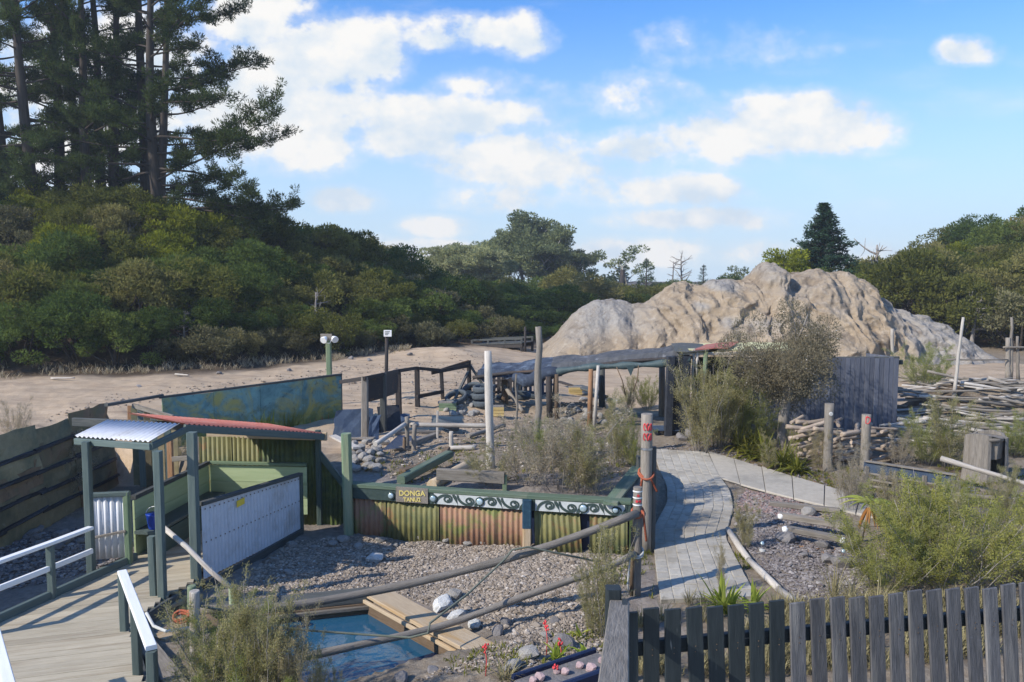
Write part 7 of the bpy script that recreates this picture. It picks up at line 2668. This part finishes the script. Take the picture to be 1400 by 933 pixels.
# ---- shrubs near the camera
def teas(lst):
    for (k, u, v, h, w, lab) in lst:
        tea(k, u, v, h, lab, w)
teas([
    ('bright', 310, 925, 140, 1.0, 'feathery olive shrub growing round the rope post at the bottom left'),
    ('tall', 280, 938, 100, 1.0, 'dense low olive shrub at the bottom edge under the rope post'),
    ('slim', 262, 870, 75, 1.1, 'dark leafy sprig behind the short round post'),
    ('slim', 828, 870, 190, 1.0, 'tall slender shrub beside the lower log rail left of the ringed post'),
    ('olive', 815, 868, 110, .8, 'bushy base of growth below the log rail near the fence corner'),
    ('slim', 985, 815, 95, .5, 'thin dark sprig rising above the bright strap plant'),
    ('tall', 1020, 752, 80, .8, 'small dense green bush at the edge of the kerb logs'),
    ('mass', 1290, 805, 170, 1.35, 'big bright green feathery shrub behind the grey pickets'),
    ('mass', 1215, 808, 125, 1.3, 'bright green shrub left of the big feathery shrub'),
    ('wide', 1368, 800, 125, 1.2, 'bright green shrub at the right edge behind the fence'),
    ('bright', 1330, 760, 120, 1.3, 'yellow green shrub behind the big feathery shrub'),
    ('bright', 1250, 765, 120, 1.2, 'tall yellow green shrub behind the aloe'),
    ('mass', 1255, 795, 105, 1.1, 'rounded green shrub between the two tallest feathery shrubs'),
    ('wide', 1395, 790, 100, 1.0, 'flowering spreading shrub at the lower right edge'),
    ('olive', 1215, 720, 85, .9, 'olive shrub growing over the crib front'),
    ('bright', 1290, 712, 75, 1.0, 'golden green shrub right of the wire rack'),
    ('olive', 1370, 710, 80, 1.1, 'olive shrub at the right edge below the pole'),
    ('dry', 1160, 700, 110, .7, 'brown flowering shrub left of the lettered post'),
    ('dry', 1170, 690, 60, .9, 'low brown shrub at the foot of the lettered post'),
    ('olive', 1300, 640, 110, 1.1, 'feathery olive shrub growing through the branch heap'),
    ('bright', 1265, 635, 90, .9, 'yellowish shrub behind the woodpile'),
    ('dry', 1230, 640, 60, .9, 'dry brown shrub at the end of the woodpile'),
    ('bright', 1385, 625, 75, 1.0, 'green shrub behind the hollow stump'),
    ('bright', 1262, 530, 70, 1.3, 'golden tall grass like shrub behind the plank shed corner'),
    ('tall', 960, 618, 145, 1.0, 'tall olive shrub beside the doorway post'),
    ('tall', 985, 612, 130, 1.1, 'olive shrub in the middle of the clump by the doorway'),
    ('bright', 1005, 600, 115, 1.1, 'green shrub in front of the dark hut wall'),
    ('bright', 1035, 610, 70, 1.1, 'low green shrub left of the tree'),
    ('bright', 1098, 622, 55, .8, 'round green shrub between the tree and the marked post'),
    ('olive', 1120, 640, 60, 1.0, 'small olive shrub in front of the marked post'),
    ('wide', 1060, 640, 50, 1.3, 'low leafy growth at the foot of the tree'),
    ('dry', 765, 668, 122, 1.5, 'brown flowering shrub in the middle of the terrace'),
    ('dry', 722, 662, 108, 1.3, 'olive shrub left of the brown terrace shrub'),
    ('olive', 795, 672, 108, 1.3, 'olive shrub at the right of the terrace shrubs'),
    ('wide', 675, 660, 70, 1.0, 'thin spreading shrub at the foot of the bleached post'),
    ('dry', 812, 676, 75, .9, 'dry brown shrub beside the decorated wall end'),
    ('bright', 735, 640, 80, .8, 'pale green shrub round the brown terrace post'),
    ('olive', 845, 635, 110, .8, 'thin leggy shrub growing up to the canopy'),
    ('bright', 868, 640, 80, .7, 'yellow green shrub beside the tall painted post'),
    ('bright', 885, 560, 55, .9, 'small yellow green shrub under the canopy'),
    ('olive', 860, 560, 50, .9, 'thin shrub in the shade of the canopy'),
    ('wide', 230, 640, 60, .9, 'twiggy growth behind the shelter'),
    ('dry', 80, 690, 110, 1.0, 'dry twiggy shrub hanging over the sheet fence'),
    ('dry', 20, 600, 60, .9, 'twiggy brown shrub at the left edge above the sheet fence'),
])
for (k, u, v, h, w, lab) in (('tall', 352, 1005, 262, .8, 'tallest feathery shoots at the bottom left, right of the rope post'), ('olive', 305, 1000, 215, 1.0, 'feathery olive shrub hiding the foot of the rope post'),
                          ('tall', 385, 1010, 225, .7, 'upright feathery sprays beside the tallest shoots'), ('bright', 335, 1020, 170, 1.0, 'dense yellow green base of the bottom left shrubs'), ('slim', 432, 1005, 165, .55, 'thin sprig with pale blossom in front of the pool'),
                          ('slim', 462, 1000, 120, .5, 'second thin sprig in front of the pool water'), ('wide', 395, 1015, 120, .9, 'low spreading shrub at the bottom edge in front of the pool')):
    tea(k, u, v, h, lab, w, pt=P(u, v, .02))
# ferns
for i, (u, v, h) in enumerate(((1010, 618, 45), (1045, 632, 50), (1070, 640, 45), (1030, 618, 40), (1090, 650, 40), (1022, 625, 30))):
    strap_plant(u, v, h, 60, ('fern clump at the bend of the side path', 'yellow fern below the tree', 'orange tinged fern right of the tree foot', 'green fern against the short grey post', 'fern at the edge of the leaf litter', 'small rusty fern beside the path')[i], 'fern_leaf', .05, 1.2, 'fern', 'fern', None, 1.2, i + 20)

# small tree in front of the plank wall
def proto_small_tree(seed):
    rng = np.random.default_rng(seed)
    tr = MB()
    clumps = []
    trunk = limb(rng, (0, 0, -.15), (-.05, 0, 1), 1.35, 5, .06)
    tr.tube(trunk, (.16, .13, .12, .11, .10, .09), 8, lump=.12)
    for i in range(16):
        an = 6.28 * i / 16 + rng.random()
        e = rng.uniform(.05, 1.2)
        p2 = limb(rng, trunk[-1] - np.array([0, 0, rng.random() * .35]), (math.cos(an), math.sin(an), e), rng.uniform(.7, 1.35), 5, .15, (0, 0, .2))
        tr.tube(p2, np.linspace(.05, .012, 6), 5)
        for k in range(6):
            c = p2[rng.integers(2, 6)] + rng.normal(size=3) * .16
            clumps.append((c[0], c[1], c[2], rng.uniform(.22, .42)))
            tr.tube(limb(rng, p2[3], c - p2[3], float(np.linalg.norm(c - p2[3])), 2, .1), .006, 3)
    V, T = clump_crown(rng, clumps, 4600, .042, .016, .8, .3, .5)
    fl = V[::4][rng.random(len(V) // 4) < .012]
    FV = leaf_quads(rng, fl, rand_dirs(rng, len(fl)), .022, .018)
    return mesh_from('trunk', tr, M['grey_bark']), quads_mesh('crown', V, M['tree_brown'], T), quads_mesh('blossom', FV, M['blossom'], np.full(len(FV), .5))
M['tree_brown'] = foliage('tree_brown', (.14, .12, .07), (.33, .285, .19), None, .45, .05)
g = GU(1070, 612)
place_plant('small_tree', proto_small_tree(801), (g.x, g.y, g.z), 1.2, 0.6, 'small thick trunked tree with a rounded brown flowering crown before the plank wall', 'tree', sz=1.5)

# ---- countless small growth: dry grass, weeds, leaf litter
def blades(name, regions, label, mat, seed, hgt=(.06, .18), wid=.006, per=9, flatten=0.0):
    rng = np.random.default_rng(seed)
    V, T = [], []
    for (poly_px, n) in regions:
        poly = [G(u, v) for u, v in poly_px]
        xs, ys = [p.x for p in poly], [p.y for p in poly]
        X = rng.uniform(min(xs), max(xs), n * 4); Y = rng.uniform(min(ys), max(ys), n * 4)
        k = in_poly(X, Y, poly) & ~in_poly(X, Y, PATHPOLY) & ~in_poly(X, Y, SLABPOLY)
        k &= fbm(X * 1.3, Y * 1.3, 0, 3, seed) > .46
        X, Y = X[k][:n], Y[k][:n]
        Z = H(X, Y)
        for x, y, z in zip(X, Y, Z):
            m = rng.integers(max(2, per // 2), per + 1)
            an = rng.random(m) * 6.28
            tl = rng.uniform(.1, .9, m)
            L = rng.uniform(hgt[0], hgt[1], m)
            b = np.stack([x + rng.normal(size=m) * .02, y + rng.normal(size=m) * .02, np.full(m, z - .01)], 1)
            d = np.stack([np.cos(an) * tl, np.sin(an) * tl, np.full(m, 1.0 - flatten)], 1)
            d /= np.linalg.norm(d, axis=1, keepdims=True)
            s = np.stack([-np.sin(an), np.cos(an), np.zeros(m)], 1) * wid
            mid = b + d * L[:, None] * .55
            tip = b + d * L[:, None] + np.stack([np.cos(an), np.sin(an), -np.ones(m) * .6], 1) * L[:, None] * .15
            V.append(np.stack([b, mid + s, tip, mid - s], 1).reshape(-1, 3))
            T.append(np.repeat(rng.random(m), 4))
    V, T = np.concatenate(V), np.concatenate(T)
    return tag(link(quads_mesh(name, V, M[mat], T), name), label, None, kind='stuff')
blades('dry_grass', [(((870, 830), (1100, 835), (1400, 815), (1400, 900), (1100, 925), (870, 925)), 1800)], 'dry grass on the ground behind the picket fence', 'dry_grass', 41, (.10, .32), .006, 12)
blades('weeds', [(((1000, 740), (1100, 850), (1060, 850), (985, 760)), 120), (((480, 640), (640, 600), (860, 600), (870, 660), (560, 660)), 420), (((840, 760), (890, 740), (895, 820), (840, 830)), 120), (((600, 905), (700, 880), (840, 850), (850, 930), (620, 932)), 160),
                 (((1020, 655), (1180, 700), (1200, 650), (1060, 620)), 350), (((1180, 700), (1400, 690), (1400, 640), (1200, 640)), 500)], 'small green weeds scattered over the ground', 'fern_leaf', 42, (.03, .12), .007, 8)
blades('leaf_litter', [(((1000, 625), (1040, 655), (1180, 690), (1200, 640), (1060, 600)), 1500), (((930, 600), (1000, 625), (1060, 600), (1000, 585)), 500), (((480, 640), (640, 600), (860, 600), (870, 660), (560, 660)), 600), (((1060, 720), (1150, 710), (1180, 760), (1080, 770)), 400)],
       'brown fallen leaves and twigs on the ground', 'aloe_dead', 43, (.03, .08), .008, 5, .93)
blades('bank_scrub', [(((0, 520), (300, 506), (430, 495), (560, 480), (560, 470), (300, 495), (0, 505)), 900)], 'dry brown scrub along the foot of the left hill', 'shrub_dry', 44, (.10, .40), .012, 8)
for (u, v, a, L, lab) in ((240, 514, .9, 1.1, 'white driftwood stick on the sand below the left hill'), (70, 520, .2, .9, 'grey stick on the sand at the left'), (620, 505, -.3, .8, 'stick lying on the sand behind the burnt fence')):
    g = GU(u, v, .04)
    lean_pole(lab, g, g + Vector((math.cos(a) * L, -math.sin(a) * L * .6, .03)), .035, 'pale_wood', 'stick', 'driftwood')
